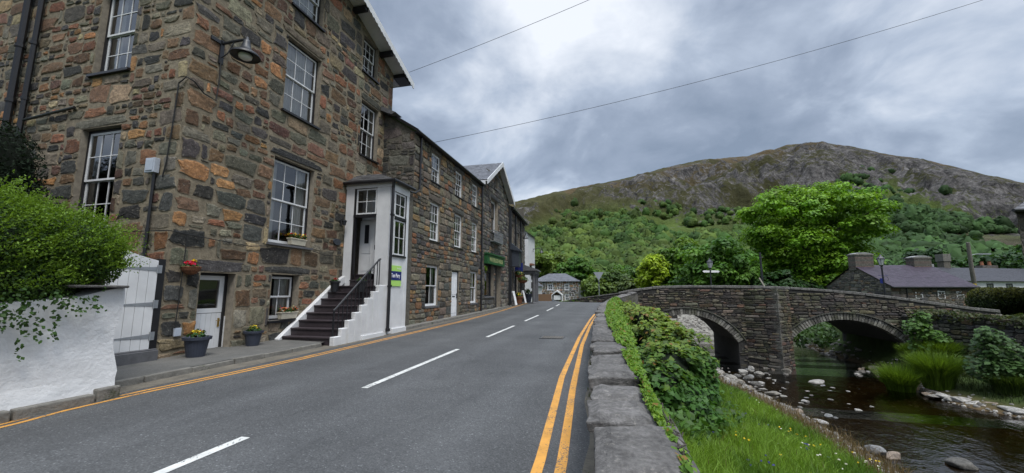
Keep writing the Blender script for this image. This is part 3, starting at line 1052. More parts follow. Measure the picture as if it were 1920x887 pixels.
PAL_HOUSE = [((0.175, 0.082, 0.044), 2.0), ((0.27, 0.140, 0.058), 0.8), ((0.145, 0.088, 0.050), 3.0), ((0.050, 0.048, 0.044), 3.4), ((0.112, 0.104, 0.078), 3.2),
             ((0.165, 0.142, 0.102), 2.4), ((0.24, 0.185, 0.11), 1.0), ((0.120, 0.066, 0.046), 1.3)]
PAL_COTT = [((0.20, 0.105, 0.055), 2.0), ((0.235, 0.145, 0.072), 1.5), ((0.125, 0.105, 0.075), 3.0), ((0.072, 0.070, 0.064), 3.2), ((0.140, 0.128, 0.098), 3.0),
            ((0.18, 0.15, 0.105), 1.8)]
PAL_DARK = [((0.16, 0.11, 0.075), 1.5), ((0.085, 0.082, 0.075), 3.0), ((0.13, 0.12, 0.10), 3.0), ((0.17, 0.155, 0.125), 2.0), ((0.055, 0.055, 0.053), 1.5)]
PAL_BRIDGE = [((0.068, 0.058, 0.048), 3.0), ((0.105, 0.088, 0.070), 3.0), ((0.045, 0.040, 0.037), 2.2), ((0.13, 0.112, 0.075), 1.4), ((0.115, 0.070, 0.050), 1.0), ((0.19, 0.175, 0.135), 0.4)]
HM = ['house_mortar', 'house_stone', 'reveal']
CM = ['cottage_mortar', 'cottage_stone', 'reveal']


# ------------------------------------------------------------------ windows and roofs
def window(parent, fr, u0, u1, v0, v1, cols, rt, rb, recess=0.15, frame='black_paint', fw=0.05, sash='white_paint', sill='black_paint', curtain='sides',
           sill_out=0.09, split=0.5, bar=0.022, stile=0.05, seed=0, sill_h=0.07):
    rr = random.Random(seed * 7 + int(u0 * 31) + int(v0 * 17))
    mb = MB()
    w0, w1 = -recess - 0.07, -recess
    mb.fbox(fr, u0, u0 + fw, v0, v1, w0, w1)
    mb.fbox(fr, u1 - fw, u1, v0, v1, w0, w1)
    mb.fbox(fr, u0 + fw, u1 - fw, v1 - fw, v1, w0, w1)
    mb.fbox(fr, u0 + fw, u1 - fw, v0, v0 + fw * 0.6, w0, w1)
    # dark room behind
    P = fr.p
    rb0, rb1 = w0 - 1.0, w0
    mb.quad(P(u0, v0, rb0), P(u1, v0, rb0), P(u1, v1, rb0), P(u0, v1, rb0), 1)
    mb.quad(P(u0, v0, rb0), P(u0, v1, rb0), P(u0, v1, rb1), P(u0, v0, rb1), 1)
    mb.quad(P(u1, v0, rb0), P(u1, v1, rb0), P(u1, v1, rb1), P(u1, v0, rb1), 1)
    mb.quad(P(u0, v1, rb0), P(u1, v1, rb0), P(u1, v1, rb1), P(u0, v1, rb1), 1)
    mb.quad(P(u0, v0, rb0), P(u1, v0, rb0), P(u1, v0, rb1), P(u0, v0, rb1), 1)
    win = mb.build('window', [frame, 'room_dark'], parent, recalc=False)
    a0, a1, b0, b1 = u0 + fw, u1 - fw, v0 + fw * 0.6, v1 - fw
    vm = b0 + (b1 - b0) * split
    mb = MB()
    gl = MB()
    for (c, d, rows, wo) in ((vm - 0.02, b1, rt, -0.004), (b0, vm + 0.02, rb, -0.045)):
        wf, wb = w1 + wo, w1 + wo - 0.036
        mb.fbox(fr, a0, a0 + stile, c, d, wb, wf)
        mb.fbox(fr, a1 - stile, a1, c, d, wb, wf)
        mb.fbox(fr, a0 + stile, a1 - stile, d - stile, d, wb, wf)
        mb.fbox(fr, a0 + stile, a1 - stile, c, c + stile * (1.5 if wo < -0.02 else 0.8), wb, wf)
        for k in range(1, cols):
            u = a0 + stile + (a1 - a0 - 2 * stile) * k / cols
            mb.fbox(fr, u - bar / 2, u + bar / 2, c + stile * 0.8, d - stile, wb + 0.006, wf - 0.004)
        for k in range(1, rows):
            v = c + stile + (d - c - 2 * stile) * k / rows
            mb.fbox(fr, a0 + stile, a1 - stile, v - bar / 2, v + bar / 2, wb + 0.007, wf - 0.005)
        wg = (wf + wb) / 2
        gl.quad(P(a0 + stile * 0.5, c + 0.01, wg), P(a1 - stile * 0.5, c + 0.01, wg + rr.uniform(-0.004, 0.004)), P(a1 - stile * 0.5, d - 0.01, wg + rr.uniform(-0.004, 0.004)), P(a0 + stile * 0.5, d - 0.01, wg))
    mb.build('sash', sash, win, recalc=False)
    gl.build('glass', 'glass', win, recalc=False)
    if sill:
        mb = MB()
        P = fr.p
        mb.hexa([P(u0 - 0.06, v0 - sill_h, -recess - 0.05), P(u0 - 0.06, v0 - sill_h, sill_out), P(u1 + 0.06, v0 - sill_h, sill_out), P(u1 + 0.06, v0 - sill_h, -recess - 0.05),
                 P(u0 - 0.06, v0 + 0.012, -recess - 0.05), P(u0 - 0.06, v0 - 0.008, sill_out), P(u1 + 0.06, v0 - 0.008, sill_out), P(u1 + 0.06, v0 + 0.012, -recess - 0.05)])
        mb.build('sill', sill, win)
    if curtain:
        mb = MB()
        wc = w0 - 0.10
        spans = {'sides': [(0.02, rr.uniform(0.2, 0.3)), (rr.uniform(0.7, 0.8), 0.98)], 'right': [(rr.uniform(0.45, 0.6), 0.98)], 'net': [(0.02, 0.98)], 'blind': [(0.02, 0.98)]}[curtain]
        for (s0, s1) in spans:
            ua, ub = u0 + (u1 - u0) * s0, u0 + (u1 - u0) * s1
            m_ = max(6, int((ub - ua) / 0.025))
            vb = v0 if curtain != 'blind' else v0 + (v1 - v0) * rr.uniform(0.5, 0.7)
            pts = [(ua + (ub - ua) * k / m_, wc + 0.022 * math.sin(k * 1.35)) for k in range(m_ + 1)]
            for (p0, q0), (p1, q1) in zip(pts[:-1], pts[1:]):
                mb.quad(P(p0, vb, q0), P(p1, vb, q1), P(p1, v1, q1), P(p0, v1, q0))
        mb.build('curtain', 'curtain', win, recalc=False, smooth=True)
    return win


def slates(A, B, C, D, name, mat, parent, course=0.26, width=0.24, base=(0.085, 0.088, 0.095), seed=1, var=0.3, thick=0.014):
    """A-B eaves, D-C ridge; overlapping rows of slates on a deck"""
    rr = random.Random(seed)
    A, B, C, D = map(Vector, (A, B, C, D))
    nrm = (B - A).cross(D - A).normalized()
    if nrm.z < 0:
        nrm = -nrm
    mb = MB()
    L = ((D - A).length + (C - B).length) / 2
    nr = max(2, int(L / course))
    mb.quad(A - nrm * 0.02, B - nrm * 0.02, C - nrm * 0.02, D - nrm * 0.02, 0, (base[0] * .5, base[1] * .5, base[2] * .5, 1))
    for i in range(nr):
        t0, t1 = i / nr, min(1.0, (i + 1.15) / nr)
        l0, r0, l1, r1 = A.lerp(D, t0), B.lerp(C, t0), A.lerp(D, t1), B.lerp(C, t1)
        wl_ = (r0 - l0).length
        nc = max(1, int(wl_ / width))
        off = 0.5 * (i % 2)
        es = [0.0] + [min(1, max(0, (k + off) / nc)) for k in range(1, nc)] + [1.0]
        for a, b in zip(es[:-1], es[1:]):
            if b - a < 1e-4:
                continue
            f = 1 + rr.uniform(-var, var)
            col = tuple(x * f for x in base) + (1,)
            lift = thick * rr.uniform(0.8, 1.6)
            g = 0.003 / wl_
            q0, q1, q2, q3 = l0.lerp(r0, a + g), l0.lerp(r0, b - g), l1.lerp(r1, b - g), l1.lerp(r1, a + g)
            mb.add([q0 + nrm * lift, q1 + nrm * lift, q2, q3, q0 - nrm * 0.004, q1 - nrm * 0.004], [(0, 1, 2, 3), (4, 5, 1, 0)], 0, col)
    return mb.build(name, mat, parent, recalc=False)


def pipe(name, parent, path, r, mat='black_paint', collars=True, n=8):
    mb = MB()
    mb.tube(path, r, n)
    if collars:
        p0, p1 = Vector(path[0]), Vector(path[-1])
        L = (p1 - p0).length
        k = max(1, int(L / 1.8))
        if abs((p1 - p0).normalized().z) > 0.9:
            for i in range(1, k + 1):
                q = p0.lerp(p1, i / (k + 1))
                mb.tube([q - Vector((0, 0, 0.04)), q + Vector((0, 0, 0.04))], r * 1.3, n)
    return mb.build(name, mat, parent, smooth=False)

# ================================================================== the tall stone house
XF, YS = -9.5, 6.63
house = thing('stone_house', 'tall rubble stone house at the near left with white sash windows and rust coloured stones', 'house', (XF, 11.0, 0.2))
FF = Fr((XF, 0, 0), (0, 1, 0), (1, 0, 0))         # road front: u = Y
FS = Fr((0, YS, 0), (1, 0, 0), (0, -1, 0))        # garden side: u = X
HR = 15.35
APY = 11.0


def verge(y):
    return 13.15 - 0.374 * abs(y - APY)


WINS = [(9.24, 10.86, 3.04, 5.60, 3, 2, 2, 'sides'), (9.38, 10.84, 7.10, 9.50, 3, 2, 2, 'net'), (9.42, 10.76, 10.62, 12.35, 3, 2, 2, 'net'),
        (13.14, 14.32, 7.00, 9.26, 3, 2, 2, 'sides'), (13.08, 14.10, 10.46, 12.00, 3, 2, 2, 'sides'), (9.48, 10.52, 0.82, 2.14, 2, 1, 1, 'right')]
DOORH = (7.42, 8.34, 0.22, 2.10)
holes = [w_[:4] for w_ in WINS] + [DOORH, (12.55, 13.65, 0.3, 5.4)]
kwh = dict(hr=(0.15, 0.52), asp=(0.9, 2.4), gap=0.024, depth=0.020, jit=0.085, bright=(0.5, 1.6), sq=0.36, warp=0.07, n=14)
masonry('front_wall', house, FF, YS, HR, 0.0, 13.2, holes, 11, PAL_HOUSE, HM, quoin=1, top=verge, extra=(APY,), reveal=0.36, **kwh)
SWIN = [(-12.72, -11.42, 7.10, 9.45, 3, 2, 2, 'sides'), (-12.78, -11.42, 3.10, 5.66, 3, 2, 2, 'sides')]
masonry('side_wall', house, FS, -19.5, XF, 0.0, 11.6, [w_[:4] for w_ in SWIN], 23, PAL_HOUSE, HM, quoin=-1, reveal=0.3, **kwh)
for i, w_ in enumerate(WINS):
    window(house, FF, w_[0], w_[1], w_[2], w_[3], w_[4], w_[5], w_[6], curtain=w_[7], seed=i, sill='slate_sill' if i == 0 else 'black_paint', fw=0.06, stile=0.055 if i != 5 else 0.06,
           recess=0.16 if i != 5 else 0.22, split=0.52)
for i, w_ in enumerate(SWIN):
    window(house, FS, w_[0], w_[1], w_[2], w_[3], w_[4], w_[5], w_[6], curtain=w_[7], seed=20 + i, recess=0.14, fw=0.07, stile=0.06)
# lower part of the right return, above the cottage roof, and the unseen rear closing walls
mb = MB()
mb.quad((XF, HR, 0), (-19.5, HR, 0), (-19.5, HR, 11.6), (XF, HR, 11.6))
mb.quad((-19.5, YS, 0), (-19.5, HR, 0), (-19.5, HR, 11.6), (-19.5, YS, 11.6))
mb.build('rear_wall', 'house_mortar', house, recalc=False)
# roof: ridge runs back from the road, wide painted soffit carried on dark purlins
OV = 0.62
RX0, RX1 = XF + OV, -19.8


def rp(x, y, dz=0.0):
    return (x, y, verge(y) + dz)


YL, YR2 = YS - 0.55, 16.0
slates(rp(RX0, YR2, 0.16), rp(RX1, YR2, 0.16), rp(RX1, APY, 0.16), rp(RX0, APY, 0.16), 'roof', 'slate_grey', house, seed=4)
slates(rp(RX1, YL, 0.16), rp(RX0, YL, 0.16), rp(RX0, APY, 0.16), rp(RX1, APY, 0.16), 'roof', 'slate_grey', house, seed=5)
mb = MB()
for ya, yb in ((APY, YR2), (YL, APY)):
    mb.hexa([rp(XF, ya, 0.0), rp(RX0 - 0.01, ya, 0.0), rp(RX0 - 0.01, yb, 0.0), rp(XF, yb, 0.0), rp(XF, ya, 0.03), rp(RX0 - 0.01, ya, 0.03), rp(RX0 - 0.01, yb, 0.03), rp(XF, yb, 0.03)])
mb.hexa([rp(XF, HR + 0.02, 0.0), rp(XF, YR2, 0.0), rp(-19.5, YR2, 0.0), rp(-19.5, HR + 0.02, 0.0), rp(XF, HR + 0.02, 0.03), rp(XF, YR2, 0.03), rp(-19.5, YR2, 0.03), rp(-19.5, HR + 0.02, 0.03)])
mb.build('soffit', 'white_paint', house)
mb = MB()
for yy_ in (12.35, 14.25):
    mb = MB()
    mb.fbox(FF, yy_ - 0.09, yy_ + 0.09, verge(yy_) - 0.22, verge(yy_) - 0.035, 0.0, OV - 0.04)
    mb.build('purlin', 'black_paint', house)
mb = MB()
mb.hexa([rp(XF, HR, -0.20), rp(RX0 - 0.06, HR, -0.20), rp(RX0 - 0.06, YR2 - 0.02, -0.05), rp(XF, YR2 - 0.02, -0.05), rp(XF, HR, -0.02), rp(RX0 - 0.06, HR, -0.02), rp(RX0 - 0.06, YR2 - 0.02, -0.015), rp(XF, YR2 - 0.02, -0.015)])
mb.build('eaves_box', 'black_paint', house)
mb = MB()
for sgn, yend in ((1, YR2 + 0.12), (-1, YL - 0.1)):
    # scalloped barge board along the verge
    nseg = 26
    for k in range(nseg):
        ya, yb = APY + (yend - APY) * k / nseg, APY + (yend - APY) * (k + 1) / nseg
        for sa, sb, da, db in ((0.0, 0.5, 0.0, 0.05), (0.5, 1.0, 0.05, 0.0)):
            y0_, y1_ = ya + (yb - ya) * sa, ya + (yb - ya) * sb
            x0_, x1_ = RX0, RX0 + 0.03
            mb.hexa([(x0_, y0_, verge(y0_) - 0.10 - da), (x1_, y0_, verge(y0_) - 0.10 - da), (x1_, y1_, verge(y1_) - 0.10 - db), (x0_, y1_, verge(y1_) - 0.10 - db),
                     (x0_, y0_, verge(y0_) + 0.17), (x1_, y0_, verge(y0_) + 0.17), (x1_, y1_, verge(y1_) + 0.17), (x0_, y1_, verge(y1_) + 0.17)])
mb.build('bargeboard', 'white_paint', house, recalc=False)
mb = MB()
mb.tube([(RX0 - 0.02, YR2 + 0.06, verge(YR2) + 0.08), (-19.6, YR2 + 0.06, verge(YR2) + 0.08)], 0.07, 8)
mb.build('gutter', 'black_paint', house)
pipe('downpipe', house, [(-15.48, YS - 0.12, 13.0), (-15.50, YS - 0.12, 0.4)], 0.085, 'black_paint')
pipe('downpipe', house, [(-14.93, YS - 0.11, 13.0), (-14.95, YS - 0.11, 0.4)], 0.065, 'black_paint')
pipe('waste_pipe', house, [(-14.85, YS - 0.10, 6.10), (-13.05, YS - 0.07, 6.25)], 0.035, 'black_paint', collars=False)

# half-glazed basement door
mb = MB()
a, b, c, d_ = DOORH
rc = -0.27
mb.fbox(FF, a, a + 0.06, c, d_, rc - 0.06, rc + 0.03)
mb.fbox(FF, b - 0.07, b, c, d_, rc - 0.06, rc + 0.03)
mb.fbox(FF, a + 0.06, b - 0.07, d_ - 0.06, d_, rc - 0.06, rc + 0.03)
mb.fbox(FF, a, b, c, d_, rc - 0.5, rc - 0.12, 1)
door = mb.build('basement_door', ['black_paint', 'room_dark'], house)
mb = MB()
da, db, dcz, dd = a + 0.06, b - 0.07, c + 0.02, d_ - 0.06
mid = dcz + 0.88
mb.fbox(FF, da, da + 0.12, mid, dd, rc - 0.05, rc)
mb.fbox(FF, db - 0.12, db, mid, dd, rc - 0.05, rc)
mb.fbox(FF, da + 0.12, db - 0.12, dd - 0.11, dd, rc - 0.05, rc)
mb.fbox(FF, da + 0.12, db - 0.12, mid, mid + 0.11, rc - 0.05, rc)
nb = 6
for k in range(nb):
    ua, ub = da + (db - da) * k / nb, da + (db - da) * (k + 1) / nb
    mb.fbox(FF, ua + 0.004, ub - 0.004, dcz, mid - 0.012, rc - 0.05, rc - 0.004)
mb.fbox(FF, da, db, dcz, mid - 0.012, rc - 0.05, rc - 0.012)
mb.fbox(FF, b - 0.02, b + 0.0, c, c + 0.8, rc + 0.035, rc + 0.055)
mb.build('leaf', 'white_paint', door)
mb = MB()
mb.quad(FF.p(da + 0.1, mid + 0.1, rc - 0.03), FF.p(db - 0.1, mid + 0.1, rc - 0.03), FF.p(db - 0.1, dd - 0.1, rc - 0.03), FF.p(da + 0.1, dd - 0.1, rc - 0.03))
mb.build('glass', 'glass', door, recalc=False)
mb = MB()
mb.fbox(FF, db - 0.09, db - 0.04, mid - 0.36, mid - 0.14, rc - 0.002, rc + 0.012)
mb.tube([FF.p(db - 0.065, mid - 0.2, rc + 0.01), FF.p(db - 0.065, mid - 0.2, rc + 0.05), FF.p(db - 0.16, mid - 0.2, rc + 0.05)], 0.011, 6)
mb.build('handle', 'brass', door)

# corner porch: white box with glazed upper stage and hipped slate roof
PY0, PY1, PX = 12.5, 13.68, -7.57
mb = MB()
mb.box(XF, PX, PY0 + 0.04, PY1, 0.2, 1.84)                          # solid base
mb.box(PX - 0.12, PX, PY0 + 0.02, PY1, 1.84, 2.88)                   # panel under side window
mb.box(XF + 0.03, XF + 0.38, PY0, PY0 + 0.14, 1.84, 5.42)            # left post
mb.box(-8.19, PX - 0.09, PY0, PY0 + 0.16, 1.84, 5.42)                # right post (wide)
mb.box(PX - 0.14, PX + 0.015, PY1 - 0.17, PY1 + 0.02, 0.22, 5.42)    # rear quoin
mb.box(PX - 0.12, PX, PY0 + 0.16, PY0 + 0.20, 2.88, 5.3)
mb.box(XF + 0.02, PX + 0.02, PY0 - 0.02, PY0 + 0.1, 5.38, 5.56)      # frieze
mb.box(PX - 0.1, PX + 0.03, PY0 + 0.1, PY1 + 0.02, 5.24, 5.56)
mb.box(XF, PX, PY1 - 0.06, PY1 + 0.01, 1.84, 5.4)                    # rear wall
mb.box(PX - 0.05, PX + 0.05, PY0 + 0.25, PY1 + 0.04, 0.18, 0.36)     # plinth
mb.box(PX - 0.05, PX + 0.035, 11.05, 12.25, 0.12, 0.30)
mb.box(-9.2, -7.7, PY0 + 0.62, PY0 + 0.66, 4.3, 5.5)
mb.box(XF, PX, PY0, PY1, 5.5, 5.6)
porch = mb.build('porch', 'white_paint', house, bevel=0.008)
GP = Fr((0, PY0, 0), (1, 0, 0), (0, -1, 0))
GS = Fr((PX, 0, 0), (0, 1, 0), (1, 0, 0))


def fixed_light(parent, name, fr, u0, u1, v0, v1, cols, rows, w1, stile=0.05, bar=0.024):
    mb = MB()
    wb = w1 - 0.04
    mb.fbox(fr, u0, u0 + stile, v0, v1, wb, w1)
    mb.fbox(fr, u1 - stile, u1, v0, v1, wb, w1)
    mb.fbox(fr, u0 + stile, u1 - stile, v1 - stile, v1, wb, w1)
    mb.fbox(fr, u0 + stile, u1 - stile, v0, v0 + stile, wb, w1)
    for k in range(1, cols):
        u = u0 + (u1 - u0) * k / cols
        mb.fbox(fr, u - bar / 2, u + bar / 2, v0 + stile, v1 - stile, wb + 0.004, w1 - 0.004)
    for k in range(1, rows):
        v = v0 + (v1 - v0) * k / rows
        mb.fbox(fr, u0 + stile, u1 - stile, v - bar / 2, v + bar / 2, wb + 0.005, w1 - 0.005)
    wg = w1 - 0.022
    mb.quad(fr.p(u0 + .02, v0 + .02, wg), fr.p(u1 - .02, v0 + .02, wg), fr.p(u1 - .02, v1 - .02, wg), fr.p(u0 + .02, v1 - .02, wg), 1)
    return mb.build(name, ['white_paint', 'glass'], parent, recalc=False)


fixed_light(porch, 'window', GP, -9.04, -8.21, 4.42, 5.36, 2, 2, -0.02)
fixed_light(porch, 'window', GS, PY0 + 0.22, PY1 - 0.22, 4.36, 5.22, 2, 2, -0.01)
fixed_light(porch, 'window', GS, PY0 + 0.22, PY1 - 0.22, 2.95, 4.22, 2, 2, -0.01)
mb = MB()
mb.box(-9.12, -8.19, PY0 - 0.02, PY0 + 0.1, 4.30, 4.41)
mb.box(-9.12, -9.04, PY0 - 0.005, PY0 + 0.1, 1.86, 5.38)
mb.box(-9.04, -8.2, PY0 + 0.0, PY0 + 0.1, 5.36, 5.40)
mb.box(PX - 0.05, PX + 0.03, PY0 + 0.18, PY1 - 0.19, 4.24, 4.34)
mb.box(PX - 0.05, PX + 0.05, PY0 + 0.14, PY1 - 0.14, 2.87, 2.93)
mb.box(PX - 0.02, PX + 0.02, PY1 - 0.22, PY1 - 0.19, 2.9, 5.3)
mb.build('trim', 'black_paint', porch)
mb = MB()
dy = PY0 + 0.55
mb.box(-8.66, -8.24, dy - 0.12, dy - 0.08, 2.26, 4.28)
mb.box(-9.2, -8.66, dy, dy + 0.05, 2.26, 4.28)
for zz in ((2.4, 2.95), (3.05, 3.35)):
    mb.box(-9.1, -8.74, dy - 0.012, dy, zz[0], zz[1])
mb.box(-8.60, -8.30, dy - 0.135, dy - 0.12, 2.42, 3.1)
mb.box(-9.0, -8.82, dy - 0.006, dy - 0.001, 3.42, 4.12, 1)
mb.box(-8.72, -8.69, dy - 0.04, dy, 3.0, 3.12, 1)
mb.box(-8.235, -8.2, PY0 + 0.03, PY0 + 0.08, 3.12, 3.28, 1)
mb.build('door', ['white_paint', 'black_paint'], porch)
# porch roof, gutter and downpipe
ea = 5.60
apx = (-9.5, 12.75, 6.12)
apx2 = (-9.5, 13.5, 6.12)
e0, e1, e2, e3 = (XF, PY0 - 0.14, ea), (PX + 0.14, PY0 - 0.14, ea), (PX + 0.14, PY1 + 0.12, ea), (XF, PY1 + 0.12, ea)
pk, pk2 = (-8.5, 13.1, 6.08), (XF + 0.0, 13.1, 6.08)
slates(e0, e1, pk, pk2, 'roof', 'slate_grey', porch, course=0.16, width=0.2, seed=8, base=(0.10, 0.098, 0.094))
slates(e1, e2, (pk[0], pk[1] + 0.01, pk[2]), pk, 'roof', 'slate_grey', porch, course=0.16, width=0.2, seed=9, base=(0.10, 0.098, 0.094))
slates(e2, e3, pk2, pk, 'roof', 'slate_grey', porch, course=0.16, width=0.2, seed=10)
mb = MB()
mb.tube([(XF, PY0 - 0.16, ea - 0.03), (PX + 0.17, PY0 - 0.16, ea - 0.03), (PX + 0.17, PY1 + 0.12, ea - 0.03)], 0.065, 8)
mb.tube([(PX + 0.09, PY0 - 0.09, ea - 0.05), (PX + 0.05, PY0 - 0.045, 5.3), (PX + 0.05, PY0 - 0.045, 0.34)], 0.055, 8)
for zz in (1.8, 4.3):
    mb.box(PX + 0.0, PX + 0.11, PY0 - 0.10, PY0 + 0.02, zz, zz + 0.07)
mb.box(PX + 0.0, PX + 0.11, PY0 - 0.10, PY0 + 0.02, 0.30, 0.40)
mb.build('downpipe', 'black_paint', porch)

# ------------------------------------------------------------------ entrance steps
SX0, SX1, SXW = -9.33, -7.74, -7.57
stair = thing('entrance_steps', 'dark painted stone steps with whitewashed sides climbing to the white porch', 'steps', (-8.5, 10.6, 0.16))
NS, RUN, RISE, Y0S, Z0S = 8, 0.30, 0.21, 9.85, 0.16
for k in range(NS + 2):
    mb = MB()
    y0_ = Y0S + RUN * k if k < NS else (12.42 if k == NS else 12.72)
    y1_ = 12.5 if k < NS else 13.1
    zt = Z0S + RISE * (k + 1)
    x0_, x1_ = (SX0, SX1) if k < NS else (-9.08, -8.22)
    mb.box(x0_, x1_, y0_, y1_ if k >= NS - 1 else Y0S + RUN * (k + 1) + 0.02, zt - RISE - (0.002 if k else 0.1), zt - 0.045)
    mb.box(x0_, x1_ + 0.02, y0_ - 0.03, y1_ if k >= NS - 1 else Y0S + RUN * (k + 1) + 0.0, zt - 0.045, zt)
    mb.build('tread', 'step_paint', stair, bevel=0.008)
mb = MB()
for k in range(NS):
    y0_ = Y0S + RUN * k
    mb.box(SX1 + 0.022, SXW, y0_ - 0.045, y0_ + RUN - 0.045 if k < NS - 1 else 12.5, 0.0, Z0S + RISE * (k + 1) + 0.02)
side_wall_o = mb.build('side_wall', 'white_render', stair, bevel=0.02)
mb = MB()
GX = Fr((XF + 0.02, 0, 0), (0, 1, 0), (1, 0, 0))
mb.prism([(9.72, 0.16), (9.95, 0.16), (12.5, 1.95), (12.5, 2.2), (12.1, 2.0), (9.72, 0.30)], GX, 0.0, 0.15)
mb.build('stringer', 'white_paint', stair, bevel=0.01)
mb = MB()
XR = -7.68
sl = (2.71 - 1.16) / (12.03 - 9.98)
mb.tube([(XR, 9.86, 1.10), (XR, 9.98, 1.18), (XR, 12.03, 2.72), (XR, 12.10, 2.74)], 0.03, 8)
for k in range(12):
    yb = 9.90 + k * 0.185
    zt = 1.16 + (yb - 9.98) * sl
    st_ = min(NS - 1, max(0, int((yb - Y0S) / RUN)))
    mb.tube([(XR, yb, Z0S + RISE * (st_ + 1) - 0.02), (XR, yb, zt)], 0.017, 6)
mb.tube([(XR, 12.06, 1.84), (XR, 12.06, 2.73)], 0.018, 6)
mb.tube([(XR, 9.86, 0.2), (XR, 9.86, 1.12)], 0.014, 6)
mb.tube([(XR, 10.05, 0.32), (XR, 12.06, 1.90)], 0.012, 6)
mb.build('handrail', 'black_paint', stair)

# ------------------------------------------------------------------ things on and against the house
# estate agent's board: letters copied from the photograph
board = thing('sale_board', 'lime green and navy for sale board screwed below the porch side window', 'sign', (PX + 0.02, 12.86, 1.84))
mb = MB()
mb.fbox(GS, 12.48, 13.26, 1.83, 2.56, 0.012, 0.03)
mb.build('panel', 'sign_lime', board)
mb = MB()
mb.fbox(GS, 12.48, 13.26, 2.04, 2.36, 0.031, 0.036)
mb.build('panel', 'sign_navy', board)


def lettering(text, size, fr, u, v, w, mat, parent, width=None, align='CENTER', bold=0.0):
    cu = bpy.data.curves.new('lettering', 'FONT')
    cu.body = text
    cu.size = size
    cu.align_x = align
    cu.align_y = 'CENTER'
    cu.extrude = 0.003
    cu.offset = bold
    cu.materials.append(MATS[mat])
    o0 = bpy.data.objects.new('lettering_curve', cu)
    COL.objects.link(o0)
    bpy.context.view_layer.update()
    me = bpy.data.meshes.new_from_object(o0.evaluated_get(bpy.context.evaluated_depsgraph_get()))
    bpy.data.objects.remove(o0)
    xs0 = [v.co.x for v in me.vertices]
    if width:
        me.transform(Matrix.Diagonal((width / max(max(xs0) - min(xs0), 1e-3), 1, 1, 1)))
    o = bpy.data.objects.new('lettering', me)
    COL.objects.link(o)
    o.parent = parent
    rot = Matrix((fr.u, Vector((0, 0, 1)), fr.n)).transposed().to_4x4()
    o.matrix_local = Matrix.Translation(Vector(fr.p(u, v, w)) - wl(parent)) @ rot
    return o


lettering('Tom Parry', 0.20, GS, 12.87, 2.20, 0.038, 'letter_white', board, 0.58, bold=0.004)
lettering('For Sale', 0.085, GS, 13.09, 2.46, 0.032, 'letter_white', board, 0.26)

plate = tag((lambda mb: mb.build('name_plate', 'plate_slate'))((lambda mb: mb.lathe(FF.p(12.1, 3.42, 0.0), [(0.001, 0.0), (0.155, 0.0), (0.155, 0.075), (0.001, 0.075)], 24, axis=(1, 0, 0)))(MB())),
            'oval slate house name plate on the stone beside the porch', 'name plate')
for v in plate.data.vertices:
    v.co.z *= 0.72
    v.co.y *= 1.15
# small wall light above it
pl_ = thing('porch_light', 'small black bulkhead light on the stone beside the porch above the name plate', 'wall light', FF.p(12.28, 4.05, 0))
mb = MB()
mb.fbox(FF, 12.22, 12.34, 4.0, 4.2, 0.0, 0.05)
mb.tube([FF.p(12.28, 4.18, 0.03), FF.p(12.28, 4.24, 0.1), FF.p(12.28, 4.2, 0.17)], 0.015, 6)
mb.build('bracket', 'black_paint', pl_)
mb = MB()
mb.lathe(FF.p(12.28, 4.0, 0.17), [(0.05, 0.0), (0.075, 0.14), (0.09, 0.16), (0.02, 0.22)], 12)
mb.build('shade', 'dark_iron', pl_, smooth=False)

# street lamp on the corner
lampo = thing('wall_lamp', 'dark iron street lamp with a wide dish shade bracketed off the house corner', 'street lamp', FF.p(7.30, 7.6, 0))
mb = MB()
lu = 7.34
mb.fbox(FF, lu - 0.05, lu + 0.05, 7.35, 7.98, 0.0, 0.05)
mb.fbox(FF, lu - 0.30, lu + 0.04, 7.86, 7.95, 0.01, 0.05)
mb.tube([FF.p(lu, 7.90, 0.04), FF.p(lu + 0.06, 7.96, 0.35), FF.p(lu + 0.12, 8.0, 0.66)], 0.035, 8)
mb.tube([FF.p(lu, 7.52, 0.05), FF.p(lu + 0.02, 7.62, 0.2), FF.p(lu + 0.06, 7.94, 0.33)], 0.016, 6)
mb.build('bracket', 'dark_iron', lampo)
mb = MB()
lc = FF.p(lu + 0.12, 7.50, 0.66)
mb.lathe(lc, [(0.13, 0.09), (0.31, 0.055), (0.335, 0.03), (0.325, 0.02), (0.335, 0.05), (0.30, 0.10), (0.17, 0.18), (0.11, 0.27), (0.085, 0.40), (0.07, 0.47), (0.045, 0.49), (0.03, 0.56), (0.001, 0.58)], 28)
mb.build('shade', 'dark_iron', lampo, smooth=True)
mb = MB()
mb.lathe(lc, [(0.001, -0.055), (0.08, -0.05), (0.14, -0.01), (0.16, 0.05), (0.14, 0.09)], 20)
mb.build('bulb', 'lamp_bulb', lampo, smooth=True)

# cables and boxes
def cable(name, label, path, r=0.014, mat='cable'):
    mb = MB()
    mb.tube(path, r, 6)
    return tag(mb.build(name, mat), label, 'cable')


